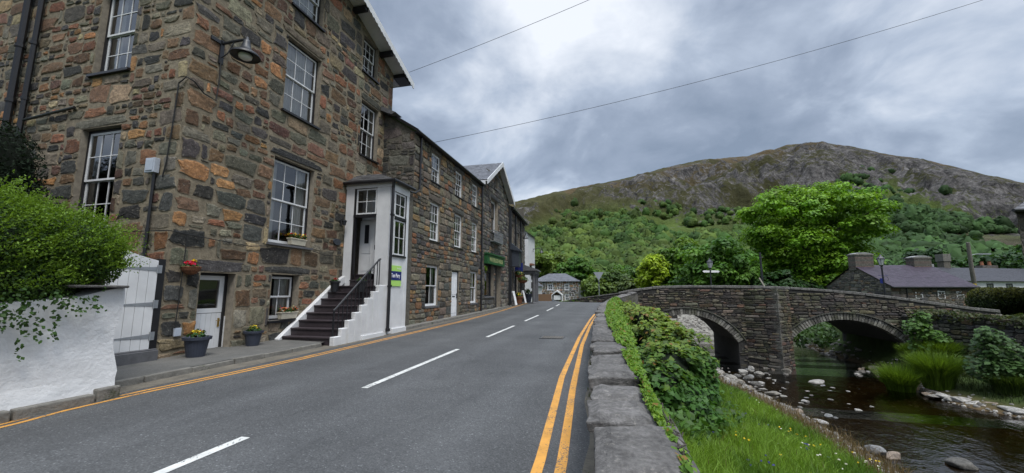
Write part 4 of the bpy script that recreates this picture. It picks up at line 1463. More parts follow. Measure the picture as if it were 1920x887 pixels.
cable('wall_cable', 'thin black cable running from the wall lamp round the house corner down to the ground',
      [FF.p(7.33, 7.4, 0.05), FF.p(7.33, 6.9, 0.06), FF.p(7.30, 6.35, 0.06), FF.p(7.0, 6.38, 0.06), FF.p(6.75, 6.55, 0.07), (XF + 0.06, YS - 0.06, 6.58), FS.p(XF - 0.16, 6.45, 0.06), FS.p(XF - 0.2, 5.4, 0.06),
       FS.p(XF - 0.26, 4.5, 0.06), FS.p(XF - 0.32, 4.2, 0.06)], 0.016)
cable('wall_cable', 'black cable clipped low across the front of the stone house from corner to window', [FS.p(-10.9, 3.0, 0.06), (XF + 0.05, YS - 0.05, 2.98), FF.p(7.4, 2.92, 0.06), FF.p(8.6, 2.85, 0.06), FF.p(9.2, 2.92, 0.06)], 0.012)
cable('wall_cable', 'slack black cable crossing the front from the ground floor window to the porch', [FF.p(10.95, 2.95, 0.06), FF.p(11.5, 2.86, 0.06), FF.p(12.4, 2.9, 0.06)], 0.010)
mb = MB()
mb.fbox(FS, -10.26, -9.98, 4.32, 4.66, 0.03, 0.15)
mb.fbox(FS, -10.22, -10.02, 4.36, 4.62, 0.15, 0.165)
jb = tag(mb.build('junction_box', 'meter_grey', bevel=0.012), 'pale grey junction box on the garden side of the house corner', 'junction box')
pipe_o = pipe('cable_conduit', None, [FS.p(-10.06, 4.32, 0.07), FS.p(-10.06, 0.4, 0.07)], 0.032, 'black_paint')
tag(pipe_o, 'black vertical conduit below the grey junction box beside the gate', 'conduit')
mb = MB()
mb.fbox(FF, 6.93, 7.08, 0.66, 0.84, 0.02, 0.06)
tag(mb.build('outside_tap_box', 'meter_grey', bevel=0.006), 'small pale grey square box low on the stone beside the basement door', 'service box')
mb = MB()
mb.tube([FF.p(6.98, 2.9, 0.06), FF.p(6.96, 2.0, 0.06), FF.p(6.93, 0.84, 0.06)], 0.011, 6)
tag(mb.build('wall_cable', 'cable'), 'thin vertical cable dropping to the small grey box by the basement door', 'cable')

# ------------------------------------------------------------------ white gate
gate = thing('garden_gate', 'white boarded garden gate with three grey strap hinges beside the house corner', 'gate', (XF + 0.02, 6.0, 0.44))
GG = Fr((XF + 0.02, 0, 0), (0, 1, 0), (1, 0, 0))
mb = MB()
gu0, gu1 = 5.42, 6.46
nb = 6


def gtop(u):
    return 2.30 + (6.46 - u) * 0.36 - 0.05 * math.sin((6.46 - u) * 3)


for k in range(nb):
    ua, ub = gu0 + (gu1 - gu0) * k / nb + 0.004, gu0 + (gu1 - gu0) * (k + 1) / nb - 0.004
    P = GG.p
    mb.hexa([P(ua, 0.46, 0.0), P(ua, 0.46, 0.03), P(ub, 0.46, 0.03), P(ub, 0.46, 0.0), P(ua, gtop(ua), 0.0), P(ua, gtop(ua), 0.03), P(ub, gtop(ub), 0.03), P(ub, gtop(ub), 0.0)])
mb.fbox(GG, gu0, gu1, 0.5, 2.2, -0.01, 0.002)
mb.build('boards', 'white_paint', gate)
for zz in (2.12, 1.38, 0.72):
    mb = MB()
    P = GG.p
    mb.hexa([P(5.78, zz - 0.008, 0.031), P(5.78, zz - 0.008, 0.038), P(6.44, zz - 0.045, 0.038), P(6.44, zz - 0.045, 0.031), P(5.78, zz + 0.008, 0.031), P(5.78, zz + 0.008, 0.038), P(6.44, zz + 0.045, 0.038), P(6.44, zz + 0.045, 0.031)])
    mb.fbox(GG, 6.445, 6.53, zz - 0.085, zz + 0.085, 0.03, 0.045)
    mb.tube([P(6.445, zz - 0.09, 0.045), P(6.445, zz + 0.09, 0.045)], 0.014, 6)
    mb.build('hinge', 'galvanised', gate)
mb = MB()
mb.fbox(GG, 6.47, 6.60, 0.2, 2.34, -0.06, 0.028)
mb.build('post', 'black_paint', gate)
mb = MB()
mb.fbox(GG, 4.7, 6.58, 0.05, 0.43, -0.3, 0.14)
mb.fbox(GG, 4.7, 6.58, 0.43, 0.455, -0.3, 0.10)
tag(mb.build('gate_step', 'slate_sill', bevel=0.012), 'dark slate doorstep under the white garden gate', 'step')

# ------------------------------------------------------------------ whitewashed garden wall
gw = thing('garden_wall', 'whitewashed rough rendered garden wall under the hedge at the road edge', 'wall', (-7.6, 2.0, 0.1))
WX = -7.42
mb = MB()
ysw = np.concatenate([np.linspace(-14, 2.4, 24), np.linspace(2.5, 4.64, 26)])
zlv = np.linspace(0.0, 1.0, 18)


def wtop(y):
    return 1.60 + 0.10 * sstep(4.0, 4.6, y) - 0.08 * (4.6 - min(y, 4.6)) * (1 if y > 2 else 0.6)


gridv = []
for yv_ in ysw:
    for q in zlv:
        zz = 0.06 + (wtop(yv_) - 0.06) * q
        bx = 0.035 * (fbm(np.array([yv_ * 2.3]), np.array([zz * 2.3]), 4, 77)[0] - 0.5) + 0.02 * (1 - q) ** 2 + (0.05 * max(0, 0.25 - q) / 0.25)
        lean = 0.05 * math.sin(q * 2.2)
        yy_ = yv_ + (0.04 * math.sin(q * 9) * (yv_ > 4.4)) - (0.03 if yv_ > 4.6 and q < 0.2 else 0)
        gridv.append((WX + bx - lean, yy_, zz))
nz_ = len(zlv)
fs = [(i * nz_ + j, (i + 1) * nz_ + j, (i + 1) * nz_ + j + 1, i * nz_ + j + 1) for i in range(len(ysw) - 1) for j in range(nz_ - 1)]
mb.add(gridv, fs)
ye = 4.62
# end face, top and back
for j in range(nz_ - 1):
    a_, b_ = gridv[(len(ysw) - 1) * nz_ + j], gridv[(len(ysw) - 1) * nz_ + j + 1]
    mb.quad(a_, (-8.0, a_[1], a_[2]), (-8.0, b_[1], b_[2]), b_)
for i in range(len(ysw) - 1):
    a_, b_ = gridv[i * nz_ + nz_ - 1], gridv[(i + 1) * nz_ + nz_ - 1]
    mb.quad(a_, b_, (-8.0, b_[1], b_[2] + 0.02), (-8.0, a_[1], a_[2] + 0.02))
mb.box(-9.9, -7.98, 4.16, 4.60, 0.0, 1.72)
mb.box(-9.75, -9.40, 4.605, 5.40, 0.0, 2.1)
mb.build('render', 'white_render', gw, smooth=False, recalc=False)
mb = MB()
rr = random.Random(4)
y = -14.0
while y < 4.5:
    L = rr.uniform(0.5, 1.1)
    j = rr.uniform(0, 0.03)
    h = 0.16 + rr.uniform(-0.03, 0.03)
    e = min(y + L, 4.70)
    if e > y + 0.05:
        mb.box(WX - 0.05, WX + 0.125 + j, y, e - 0.03, zr(y) - 0.05, zr(y) + h)
    y += L
mb.build('plinth', 'kerb_concrete', gw, bevel=0.02)
mb = MB()
mb.box(-7.98, -7.36, 4.0, 4.66, 1.70, 1.74, 0, (0.09, 0.085, 0.08, 0))
mb.box(-8.6, -7.95, 4.2, 4.68, 1.74, 1.86, 0, (0.12, 0.10, 0.08, 0))
mb.build('coping', 'coping_stone', gw, bevel=0.015)

# ------------------------------------------------------------------ pots and flowers
def flower_cloud(name, c, r, cols, parent, rng, n=70, s=0.028, flat=0.6):
    c = np.array(c)
    U = unit(rng, n)
    U[:, 2] = np.abs(U[:, 2]) * flat
    Cn = c + U * np.array([r, r, r]) * rng.uniform(0.55, 1.0, (n, 1))
    col = np.array(cols)[rng.integers(0, len(cols), n)] * rng.uniform(0.8, 1.15, (n, 1))
    return leaf_obj(name, Cn, U + 0.4 * rng.normal(size=U.shape) + np.array([0, 0, 0.5]), rng.uniform(0.7, 1.2, n) * s, col, 'leaf', rng, parent, asp=0.9)


GREENS = [(0.035, 0.085, 0.02), (0.05, 0.11, 0.025), (0.025, 0.06, 0.02)]
RED, YEL, ORG, WHT = (0.55, 0.015, 0.03), (0.75, 0.55, 0.04), (0.75, 0.22, 0.10), (0.75, 0.72, 0.60)
frng = np.random.default_rng(77)


def pot(name, label, cat, loc, r, h, mat, fl, group=None, leafy=0.8, fh=0.12, fr_=None):
    t_ = thing(name, label, cat, loc, group)
    x, y, z = loc
    mb = MB()
    mb.lathe((x, y, z), [(r * 0.68, 0), (r * 0.92, h * 0.84), (r * 1.08, h * 0.85), (r * 1.10, h * 0.99), (r * 1.0, h), (r * 0.9, h * 0.93), (0.001, h * 0.92)], 24)
    mb.build('pot', mat, t_, smooth=False)
    flower_cloud('foliage', (x, y, z + h * 0.95), r * leafy, GREENS, t_, frng, 130, r * 0.16, 0.9)
    flower_cloud('flowers', (x, y, z + h + fh * 0.45), r * (fr_ or 0.5), fl, t_, frng, 60, r * 0.13, 0.8)
    return t_


pot('flower_pot', 'large dark blue tapered pot of yellow and red flowers left of the basement door', 'flower pot', (-9.02, 7.12, zr(7.1) + 0.11), 0.25, 0.44, 'pot_plastic', [YEL, YEL, YEL, RED])
pot('flower_pot', 'dark blue pot of pale yellow flowers right of the basement door', 'flower pot', (-9.18, 8.72, zr(8.7) + 0.12), 0.215, 0.38, 'pot_plastic', [(0.75, 0.62, 0.10), YEL])
pot('flower_pot', 'black pot with a few red blooms on the house side of the steps', 'flower pot', (-9.08, 11.65, 1.63), 0.16, 0.36, 'pot_black', [RED, (0.4, 0.1, 0.1)], leafy=0.9)
pot('flower_pot', 'black pot of dull pink geraniums behind the handrail of the steps', 'flower pot', (-8.0, 11.55, 1.63), 0.16, 0.36, 'pot_black', [(0.30, 0.10, 0.09), (0.22, 0.10, 0.08)], leafy=1.0)
pot('flower_pot', 'small black pot with green seedlings on the top step inside the porch', 'flower pot', (-8.42, 12.56, 2.05), 0.13, 0.22, 'pot_black', [(0.04, 0.09, 0.02)], leafy=0.8)


def trough(label, u0, u1, v, w, fl, seed):
    t_ = thing('window_box', label, 'window box', FF.p((u0 + u1) / 2, v, w))
    mb = MB()
    P = FF.p
    dpt, hh = 0.17, 0.20
    mb.hexa([P(u0 + 0.03, v, w - dpt + 0.02), P(u0 + 0.03, v, w - 0.02), P(u1 - 0.03, v, w - 0.02), P(u1 - 0.03, v, w - dpt + 0.02), P(u0, v + hh, w - dpt), P(u0, v + hh, w), P(u1, v + hh, w), P(u1, v + hh, w - dpt)])
    mb.fbox(FF, u0 - 0.015, u1 + 0.015, v + hh - 0.03, v + hh + 0.002, w - dpt - 0.012, w + 0.012)
    mb.build('trough', 'planter_cream', t_, bevel=0.006)
    g = np.random.default_rng(seed)
    for nm, n, cols, s, hi in (('foliage', 150, GREENS, 0.035, 0.11), ('flowers', 70, fl, 0.03, 0.15)):
        q = np.stack([np.full(n, P(0, 0, w - dpt / 2)[0]) + g.uniform(-0.09, 0.09, n), g.uniform(u0, u1, n), v + hh + g.uniform(0, hi, n) + (0.03 if nm == 'flowers' else 0)], 1)
        col = np.array(cols)[g.integers(0, len(cols), n)] * g.uniform(0.75, 1.15, (n, 1))
        leaf_obj(nm, q, g.normal(size=(n, 3)) + np.array([0.6, 0, 0.8]), g.uniform(0.7, 1.3, n) * s, col, 'leaf', g, t_, asp=0.8)


trough('cream trough of yellow and red flowers on the sill of the large ground floor window', 10.0, 10.62, 3.06, 0.09, [YEL, YEL, RED, ORG], 5)
trough('cream trough of red and salmon flowers on the basement window sill', 9.85, 10.48, 0.84, 0.08, [RED, ORG, ORG, WHT], 6)
hb = thing('hanging_basket', 'half round coir wall basket of red and yellow flowers left of the basement door', 'hanging basket', FF.p(7.08, 2.05, 0.05))
mb = MB()
mb.lathe(FF.p(7.08, 2.02, 0.14), [(0.03, 0.0), (0.11, 0.03), (0.17, 0.10), (0.20, 0.18), (0.19, 0.19), (0.001, 0.17)], 18)
mb.build('basket', 'coir', hb)
mb = MB()
for k in range(9):
    a_ = k / 9 * 2 * math.pi
    mb.tube([FF.p(7.08 + 0.205 * math.cos(a_), 2.20, 0.14 + 0.205 * math.sin(a_)), FF.p(7.08 + 0.03 * math.cos(a_), 2.01, 0.14 + 0.03 * math.sin(a_))], 0.005, 4)
mb.build('frame', 'dark_iron', hb)
flower_cloud('foliage', FF.p(7.08, 2.19, 0.14), 0.2, GREENS, hb, frng, 90, 0.035, 0.5)
flower_cloud('flowers', FF.p(7.03, 2.25, 0.16), 0.11, [RED, RED, (0.6, 0.02, 0.1)], hb, frng, 50, 0.035, 0.8)
flower_cloud('flowers', FF.p(7.14, 2.33, 0.14), 0.06, [YEL], hb, frng, 24, 0.03, 0.8)

# ================================================================== three-storey stone cottages
XC = -8.0
cott = thing('stone_cottages', 'three storey coursed stone cottages with nine white windows and a white front door', 'house', (XC, 19.3, 0.3))
FC = Fr((XC, 0, 0), (0, 1, 0), (1, 0, 0))
CY0, CY1, CE = 14.8, 23.75, 8.38
CW = []
for (ya, yb) in ((16.42, 17.42), (19.30, 20.36), (21.94, 22.92)):
    CW.append((ya, yb, 6.72, 8.10, 3, 2, 2))
    CW.append((ya, yb + 0.03, 3.96, 5.74, 3, 2, 2))
CW.append((16.18, 17.44, 1.0, 2.82, 2, 1, 1))
CW.append((21.84, 22.94, 0.98, 2.80, 2, 1, 1))
CD = (19.08, 20.06, 0.34, 2.70)
holes = [q[:4] for q in CW] + [CD]
kwc = dict(hr=(0.16, 0.34), asp=(1.2, 2.6), gap=0.014, depth=0.032, band=(0.32, 0.62), blk=(1.4, 3.2), warp=0.03, sq=0.32, jit=0.035, bright=(0.7, 1.35))
masonry('front_wall', cott, FC, CY0, CY1, 0.0, CE, holes, 41, PAL_COTT, CM, reveal=0.16, **kwc)
FCS = Fr((0, CY0, 0), (1, 0, 0), (0, -1, 0))
RIDX, RIDZ = -12.0, 11.0
ctop = lambda x: CE + (XC - x) * (RIDZ - CE) / (XC - RIDX) if x > RIDX else RIDZ - (RIDX - x) * (RIDZ - CE) / (XC - RIDX)
masonry('side_wall', cott, FCS, -16.0, XC, 0.0, 11.0, [], 43, PAL_DARK, CM, top=ctop, extra=(RIDX,), **dict(kwh, bright=(0.5, 0.95), gap=0.02))
for i, q in enumerate(CW):
    window(cott, FC, q[0], q[1], q[2], q[3], q[4], q[5], q[6], recess=0.07, frame='white_paint', fw=0.045, stile=0.05, bar=0.026, sill='slate_sill' if i >= 6 else 'black_paint', sill_h=0.055 if i < 6 else 0.09,
           curtain=['sides', 'net', 'blind'][i % 3], seed=50 + i, sill_out=0.06)
a, b, c, d_ = CD
mb = MB()
mb.fbox(FC, a, a + 0.05, c, d_, -0.14, -0.05)
mb.fbox(FC, b - 0.05, b, c, d_, -0.14, -0.05)
mb.fbox(FC, a + 0.05, b - 0.05, d_ - 0.05, d_, -0.14, -0.05)
mb.fbox(FC, a, b, c - 0.02, c + 0.03, -0.3, 0.06)
cd = mb.build('front_door', ['black_paint'], cott)
mb = MB()
mb.fbox(FC, a + 0.05, b - 0.05, c + 0.03, d_ - 0.05, -0.12, -0.075)
for (p0, p1, q0, q1) in ((0.14, 0.40, 0.2, 0.95), (0.56, 0.82, 0.2, 0.95), (0.14, 0.40, 1.15, 2.0), (0.56, 0.82, 1.15, 2.0)):
    mb.fbox(FC, a + p0, a + p1, c + q0, c + q1, -0.076, -0.062)
mb.build('leaf', 'upvc', cd, bevel=0.006)
mb = MB()
mb.fbox(FC, b - 0.15, b - 0.10, c + 0.95, c + 1.2, -0.075, -0.04)
mb.fbox(FC, a + 0.3, a + 0.65, c + 1.02, c + 1.07, -0.075, -0.06)
mb.build('handle', 'black_paint', cd)
slates((XC + 0.22, CY0 - 0.1, CE + 0.02), (XC + 0.22, CY1 + 0.05, CE + 0.02), (RIDX, CY1 + 0.05, RIDZ + 0.17), (RIDX, CY0 - 0.1, RIDZ + 0.17), 'roof', 'slate_grey', cott, seed=12)
slates((-16.2, CY1, CE + 0.02), (-16.2, CY0 - 0.1, CE + 0.02), (RIDX, CY0 - 0.1, RIDZ + 0.17), (RIDX, CY1, RIDZ + 0.17), 'roof', 'slate_grey', cott, seed=13)
mb = MB()
mb.box(XC + 0.02, XC + 0.20, CY0 - 0.1, CY1 + 0.05, CE - 0.07, CE + 0.0)
mb.tube([(XC + 0.22, CY0 - 0.12, CE - 0.02), (XC + 0.22, CY1 + 0.05, CE - 0.02)], 0.06, 8)
mb.hexa([(XC + 0.22, CY0 - 0.14, CE - 0.06), (XC + 0.22, CY0 - 0.10, CE - 0.06), (RIDX, CY0 - 0.10, RIDZ + 0.06), (RIDX, CY0 - 0.14, RIDZ + 0.06),
         (XC + 0.22, CY0 - 0.14, CE + 0.07), (XC + 0.22, CY0 - 0.10, CE + 0.07), (RIDX, CY0 - 0.10, RIDZ + 0.2), (RIDX, CY0 - 0.14, RIDZ + 0.2)])
mb.build('gutter', 'black_paint', cott)
pipe('downpipe', cott, [(XC + 0.08, 15.24, CE - 0.05), (XC + 0.08, 15.20, 5.95), (XC + 0.12, 14.75, 5.7), (XC + 0.12, 14.3, 5.64)], 0.045, collars=False)
pipe('downpipe', cott, [(XC + 0.09, 23.62, CE - 0.05), (XC + 0.09, 23.58, 0.4)], 0.055)
mb = MB()
mb.box(RIDX - 0.5, RIDX + 0.5, CY1 - 0.6, CY1 + 0.4, RIDZ - 0.8, RIDZ + 1.2)
mb.box(RIDX - 0.56, RIDX + 0.56, CY1 - 0.66, CY1 + 0.46, RIDZ + 1.2, RIDZ + 1.3)
# low lead-covered step where the cottage roof meets the tall house
mb = MB()
mb.hexa([(-9.45, 14.4, 9.35), (-8.95, 14.4, 9.12), (-8.95, 14.9, 9.12), (-9.45, 14.9, 9.35), (-9.45, 14.4, 9.55), (-8.75, 14.4, 9.20), (-8.75, 14.95, 9.20), (-9.45, 14.95, 9.55)])
mb.build('flashing', 'slate_sill', cott)
mb = MB()
mb.box(-10.6, -7.98, 14.0, 14.79, 0, 5.5)
mb.build('lean_to', 'cottage_mortar', cott)

# ================================================================== gabled shop
XS = -8.0
shop = thing('gabled_shop', 'gabled stone shop with white barge boards and a tall balcony window over its green fascia', 'shop', (XS, 27.3, 0.4))
FSH = Fr((XS, 0, 0), (0, 1, 0), (1, 0, 0))
SY0, SY1, SAP, SAZ = 23.8, 30.55, 27.2, 10.85
stp = lambda y: SAZ - 0.62 * abs(y - SAP)
SH = [(25.75, 27.45, 5.70, 8.05), (24.42, 26.45, 1.30, 3.55), (26.80, 28.20, 0.5, 3.55), (26.5, 27.3, 8.9, 9.75)]
masonry('front_wall', shop, FSH, SY0, SY1, 0.0, 10.9, SH, 61, PAL_DARK, CM, top=stp, extra=(SAP,), reveal=0.35, **dict(kwc, gap=0.018))
window(shop, FSH, 25.75, 27.45, 5.70, 8.05, 1, 1, 1, recess=0.25, frame='white_paint', fw=0.16, sash='black_paint', curtain=None, sill='slate_sill', seed=70)
window(shop, FSH, 26.5, 27.3, 8.9, 9.75, 1, 1, 1, recess=0.12, frame='grey_wood', fw=0.08, sash='grey_wood', curtain=None, sill='slate_sill', seed=71)
mb = MB()
for k in range(12):
    mb.tube([FSH.p(25.55 + k * 0.19, 5.0, 0.32), FSH.p(25.55 + k * 0.19, 5.72, 0.32)], 0.014, 5)
mb.fbox(FSH, 25.5, 27.7, 5.70, 5.74, 0.30, 0.34)
mb.fbox(FSH, 25.5, 27.7, 4.98, 5.02, 0.0, 0.36)
mb.fbox(FSH, 25.5, 25.53, 5.70, 5.74, 0.0, 0.34)
mb.fbox(FSH, 27.67, 27.7, 5.70, 5.74, 0.0, 0.34)
mb.build('balcony_rail', 'galvanised', shop)
sw_ = window(shop, FSH, 24.42, 26.45, 1.30, 3.55, 1, 1, 1, recess=0.2, frame='dark_iron', fw=0.07, sash='dark_iron', curtain=None, sill='slate_sill', seed=72, split=0.75)
mb = MB()
for (u, v) in ((25.3, 2.55), (25.7, 2.75), (25.85, 2.45)):
    mb.lathe(FSH.p(u, v, -0.55), [(0.13, 0), (0.1, 0.12), (0.03, 0.2)], 10)
mb.box(XS - 0.8, XS - 0.4, 24.6, 26.2, 1.35, 1.75)
mb.build('window_display', 'amber_glow_shade', sw_)
mb = MB()
mb.fbox(FSH, 26.86, 28.14, 0.5, 3.5, -0.33, -0.28)
mb.fbox(FSH, 27.0, 28.0, 1.2, 3.3, -0.285, -0.27, 1)
mb.build('shop_door', ['dark_iron', 'room_dark'], shop)
fas = mb = MB()
mb.fbox(FSH, 24.25, 28.35, 3.42, 4.02, 0.02, 0.26)
mb.fbox(FSH, 24.2, 28.4, 4.02, 4.10, 0.0, 0.34)
fas_o = mb.build('fascia', 'sign_green', shop)
lettering('WATERLOO HOUSE', 0.40, FSH, 26.3, 3.70, 0.263, 'letter_gold', fas_o, 3.2, bold=0.006)
OVS = 0.42
for k, (ya, yb) in enumerate(((SY0 - 0.25, SAP), (SAP, SY1 + 0.25))):
    za, zb = stp(ya) + 0.12, stp(yb) + 0.12
    if k == 0:
        slates((-14, ya, za), (XS + OVS, ya, za), (XS + OVS, yb, zb), (-14, yb, zb), 'roof', 'slate_grey', shop, seed=31)
    else:
        slates((XS + OVS, yb, zb), (-14, yb, zb), (-14, ya, za), (XS + OVS, ya, za), 'roof', 'slate_grey', shop, seed=32)
    mb = MB()
    x0_, x1_ = XS + OVS, XS + OVS + 0.04
    mb.hexa([(x0_, ya, za - 0.30), (x1_, ya, za - 0.30), (x1_, yb, zb - 0.30), (x0_, yb, zb - 0.30), (x0_, ya, za + 0.03), (x1_, ya, za + 0.03), (x1_, yb, zb + 0.03), (x0_, yb, zb + 0.03)])
    mb.hexa([(XS, ya, za - 0.10), (x0_, ya, za - 0.10), (x0_, yb, zb - 0.10), (XS, yb, zb - 0.10), (XS, ya, za - 0.06), (x0_, ya, za - 0.06), (x0_, yb, zb - 0.06), (XS, yb, zb - 0.06)])
    mb.build('bargeboard', 'white_paint', shop)
mb = MB()
mb.box(-14, XS + 0.3, SY0 - 0.26, SY0 - 0.22, stp(SY0) - 0.35, stp(SY0) - 0.08)
mb.quad((XS, SY0 + 0.02, 8), (-14, SY0 + 0.02, 8), (-14, SY0 + 0.02, 8.9), (XS, SY0 + 0.02, 8.9))
mb.build('eaves_board', 'white_paint', shop)
pipe('downpipe', shop, [(XS + 0.1, 30.45, 8.4), (XS + 0.1, 30.4, 0.5)], 0.06)

# ================================================================== darker row beyond, with porch columns
inn = thing('stone_inn', 'dark stone inn with hanging baskets and a columned porch beyond the gabled shop', 'inn', (-8.2, 35, 0.5))
FI = Fr((-8.0, 30.6, 0), (-0.07, 1, 0), (1, 0.07, 0))
IW = [(1.0, 2.0, 5.6, 7.2), (4.2, 5.2, 5.2, 6.8), (0.5, 1.9, 1.4, 3.3), (3.2, 4.2, 1.3, 3.3)]
IE = 8.35
masonry('front_wall', inn, FI, 0.0, 8.6, 0.0, IE, IW, 81, PAL_DARK, CM, reveal=0.2, **dict(kwc, gap=0.018))
for i, q in enumerate(IW):
    window(inn, FI, q[0], q[1], q[2], q[3], 2, 2, 2, recess=0.12, frame='dark_iron', sash='grey_wood' if i < 2 else 'dark_iron', curtain='sides' if i < 2 else None, sill='slate_sill', seed=80 + i)
P = FI.p
slates(P(0, IE, 0.35), P(8.7, IE, 0.35), P(8.7, IE + 2.4, -4), P(0, IE + 2.4, -4), 'roof', 'slate_grey', inn, seed=33)
mb = MB()
mb.tube([P(0, IE - 0.02, 0.36), P(8.7, IE - 0.02, 0.36)], 0.07, 8)
for k in range(14):
    mb.fbox(FI, 0.2 + k * 0.6, 0.32 + k * 0.6, IE - 0.2, IE - 0.02, 0.0, 0.32)
mb.build('gutter', 'black_paint', inn)
for (u, v1) in ((0.35, IE), (2.7, IE), (5.6, IE)):
    pipe('downpipe', inn, [P(u, v1 - 0.1, 0.1), P(u, 0.6, 0.1)], 0.07)
mb = MB()
mb.fbox(FI, 0.35, 1.3, 3.6, 5.0, 0.0, 0.75)
mb.hexa([P(0.2, 5.0, 0), P(0.2, 4.8, 0.9), P(1.45, 4.8, 0.9), P(1.45, 5.0, 0), P(0.2, 5.6, 0), P(0.2, 4.9, 0.9), P(1.45, 4.9, 0.9), P(1.45, 5.6, 0)])
mb.build('canopy', 'plate_slate', inn)
mb = MB()
mb.fbox(FI, 2.1, 2.16, 3.0, 4.0, 0.15, 0.8)
mb.build('projecting_sign', 'sign_navy', inn)
# columned porch
mb = MB()
mb.fbox(FI, 5.0, 8.2, 3.25, 3.5, 0.0, 1.5)
mb.fbox(FI, 4.85, 8.3, 3.5, 3.62, 0.0, 1.65)
mb.hexa([P(4.9, 3.62, 0), P(4.9, 3.62, 1.6), P(8.25, 3.62, 1.6), P(8.25, 3.62, 0), P(4.9, 4.2, 0), P(4.9, 3.66, 1.6), P(8.25, 3.66, 1.6), P(8.25, 4.2, 0)])
pr = mb.build('porch', 'slate_sill', inn)
for u in (5.25, 6.6, 7.9):
    mb = MB()
    mb.lathe(P(u, 0.45, 1.3), [(0.2, 0), (0.2, 0.15), (0.14, 0.2), (0.12, 2.6), (0.18, 2.7), (0.18, 2.82)], 12)
    mb.build('column', 'slate_sill', pr)
mb = MB()
mb.box(-13, -8.65, 39.1, 39.18, 0, 10)
mb.build('end_wall', 'cottage_mortar', inn)


def hang_lamp(label, fr, u, v, out=0.9):
    t_ = thing('wall_lamp', label, 'wall lamp', fr.p(u, v, 0))
    mb = MB()
    mb.tube([fr.p(u, v, 0.0), fr.p(u, v + 0.12, out * 0.5), fr.p(u, v + 0.1, out)], 0.03, 6)
    mb.fbox(fr, u - 0.04, u + 0.04, v - 0.3, v + 0.1, 0, 0.04)
    mb.build('bracket', 'dark_iron', t_)
    mb = MB()
    mb.lathe(fr.p(u, v - 0.45, out), [(0.12, 0), (0.26, 0.02), (0.2, 0.12), (0.08, 0.3), (0.04, 0.5), (0.001, 0.52)], 14)
    mb.build('shade', 'dark_iron', t_)
    return t_


hang_lamp('dark lamp on a wall bracket high on the stone inn beyond the gabled shop', FI, 3.0, 6.6)
hang_lamp('small dark lamp bracketed off the white end house past the inn', Fr((-9.2, 46, 0), (0, 1, 0), (1, 0, 0)), 0.6, 6.6, 1.0)

# ================================================================== white house at the end of the street
wh = thing('white_house', 'narrow white rendered house with a grey slate roof at the far end of the street', 'house', (-11.5, 46.5, 0.5))
FW = Fr((0, 43.9, 0), (1, 0, 0), (0, -1, 0))
mb = MB()
mb.prism([(-15, 0), (-9.25, 0), (-9.25, 8.2), (-12.1, 10.2), (-15, 8.2)], FW, -4.0, 0.0)
mb.build('walls', 'white_paint', wh)
slates((-9.0, 43.7, 8.05), (-9.0, 48.1, 8.05), (-12.1, 48.1, 10.3), (-12.1, 43.7, 10.3), 'roof', 'slate_grey', wh, seed=34)
slates((-15.3, 48.1, 8.0), (-15.3, 43.7, 8.0), (-12.1, 43.7, 10.3), (-12.1, 48.1, 10.3), 'roof', 'slate_grey', wh, seed=35)
mb = MB()
mb.box(-10.2, -9.24, 44.9, 45.8, 3.4, 4.6)
mb.build('brick_band', 'dark_iron', wh)
mb = MB()
mb.box(-10.1, -8.9, 44.7, 46.0, 4.6, 4.8)
mb.build('cap', 'red_brick', wh)
mb = MB()
for zz in (1.0, 2.0, 3.0):
    mb.box(-9.26, -9.2, 45.5, 46.6, zz, zz + 0.7)
mb.build('window', 'room_dark', wh)
lowh = thing('white_cottage', 'small white cottage with grey roof low behind the end of the street', 'house', (-13.5, 62, -0.6))
mb = MB()
FL = Fr((0, 62, 0), (1, 0, 0), (0, -1, 0))
mb.prism([(-16, -0.8), (-11.9, -0.8), (-11.9, 2.6), (-13.9, 4.0), (-16, 2.6)], FL, -6, 0)
mb.build('walls', 'white_paint', lowh)
slates((-11.6, 61.8, 2.45), (-11.6, 68.2, 2.45), (-13.9, 68.2, 4.1), (-13.9, 61.8, 4.1), 'roof', 'slate_grey', lowh, seed=36)
slates((-16.3, 68.2, 2.45), (-16.3, 61.8, 2.45), (-13.9, 61.8, 4.1), (-13.9, 68.2, 4.1), 'roof', 'slate_grey', lowh, seed=37)

# street clutter in front of the inn
def aboard(label, x, y, rz):
    t_ = thing('pavement_board', label, 'sign board', (x, y, zr(y) + 0.1))
    for sgn in (-1, 1):
        mb = MB()
        z0_ = zr(y) + 0.1
        mb.hexa([(x + sgn * 0.28, y - 0.3, z0_), (x + sgn * 0.28, y + 0.3, z0_), (x + sgn * 0.25, y + 0.3, z0_), (x + sgn * 0.25, y - 0.3, z0_),
                 (x + sgn * 0.03, y - 0.3, z0_ + 1.1), (x + sgn * 0.03, y + 0.3, z0_ + 1.1), (x + sgn * 0.005, y + 0.3, z0_ + 1.1), (x + sgn * 0.005, y - 0.3, z0_ + 1.1)])
        mb.build('panel', 'letter_white', t_)
    return t_


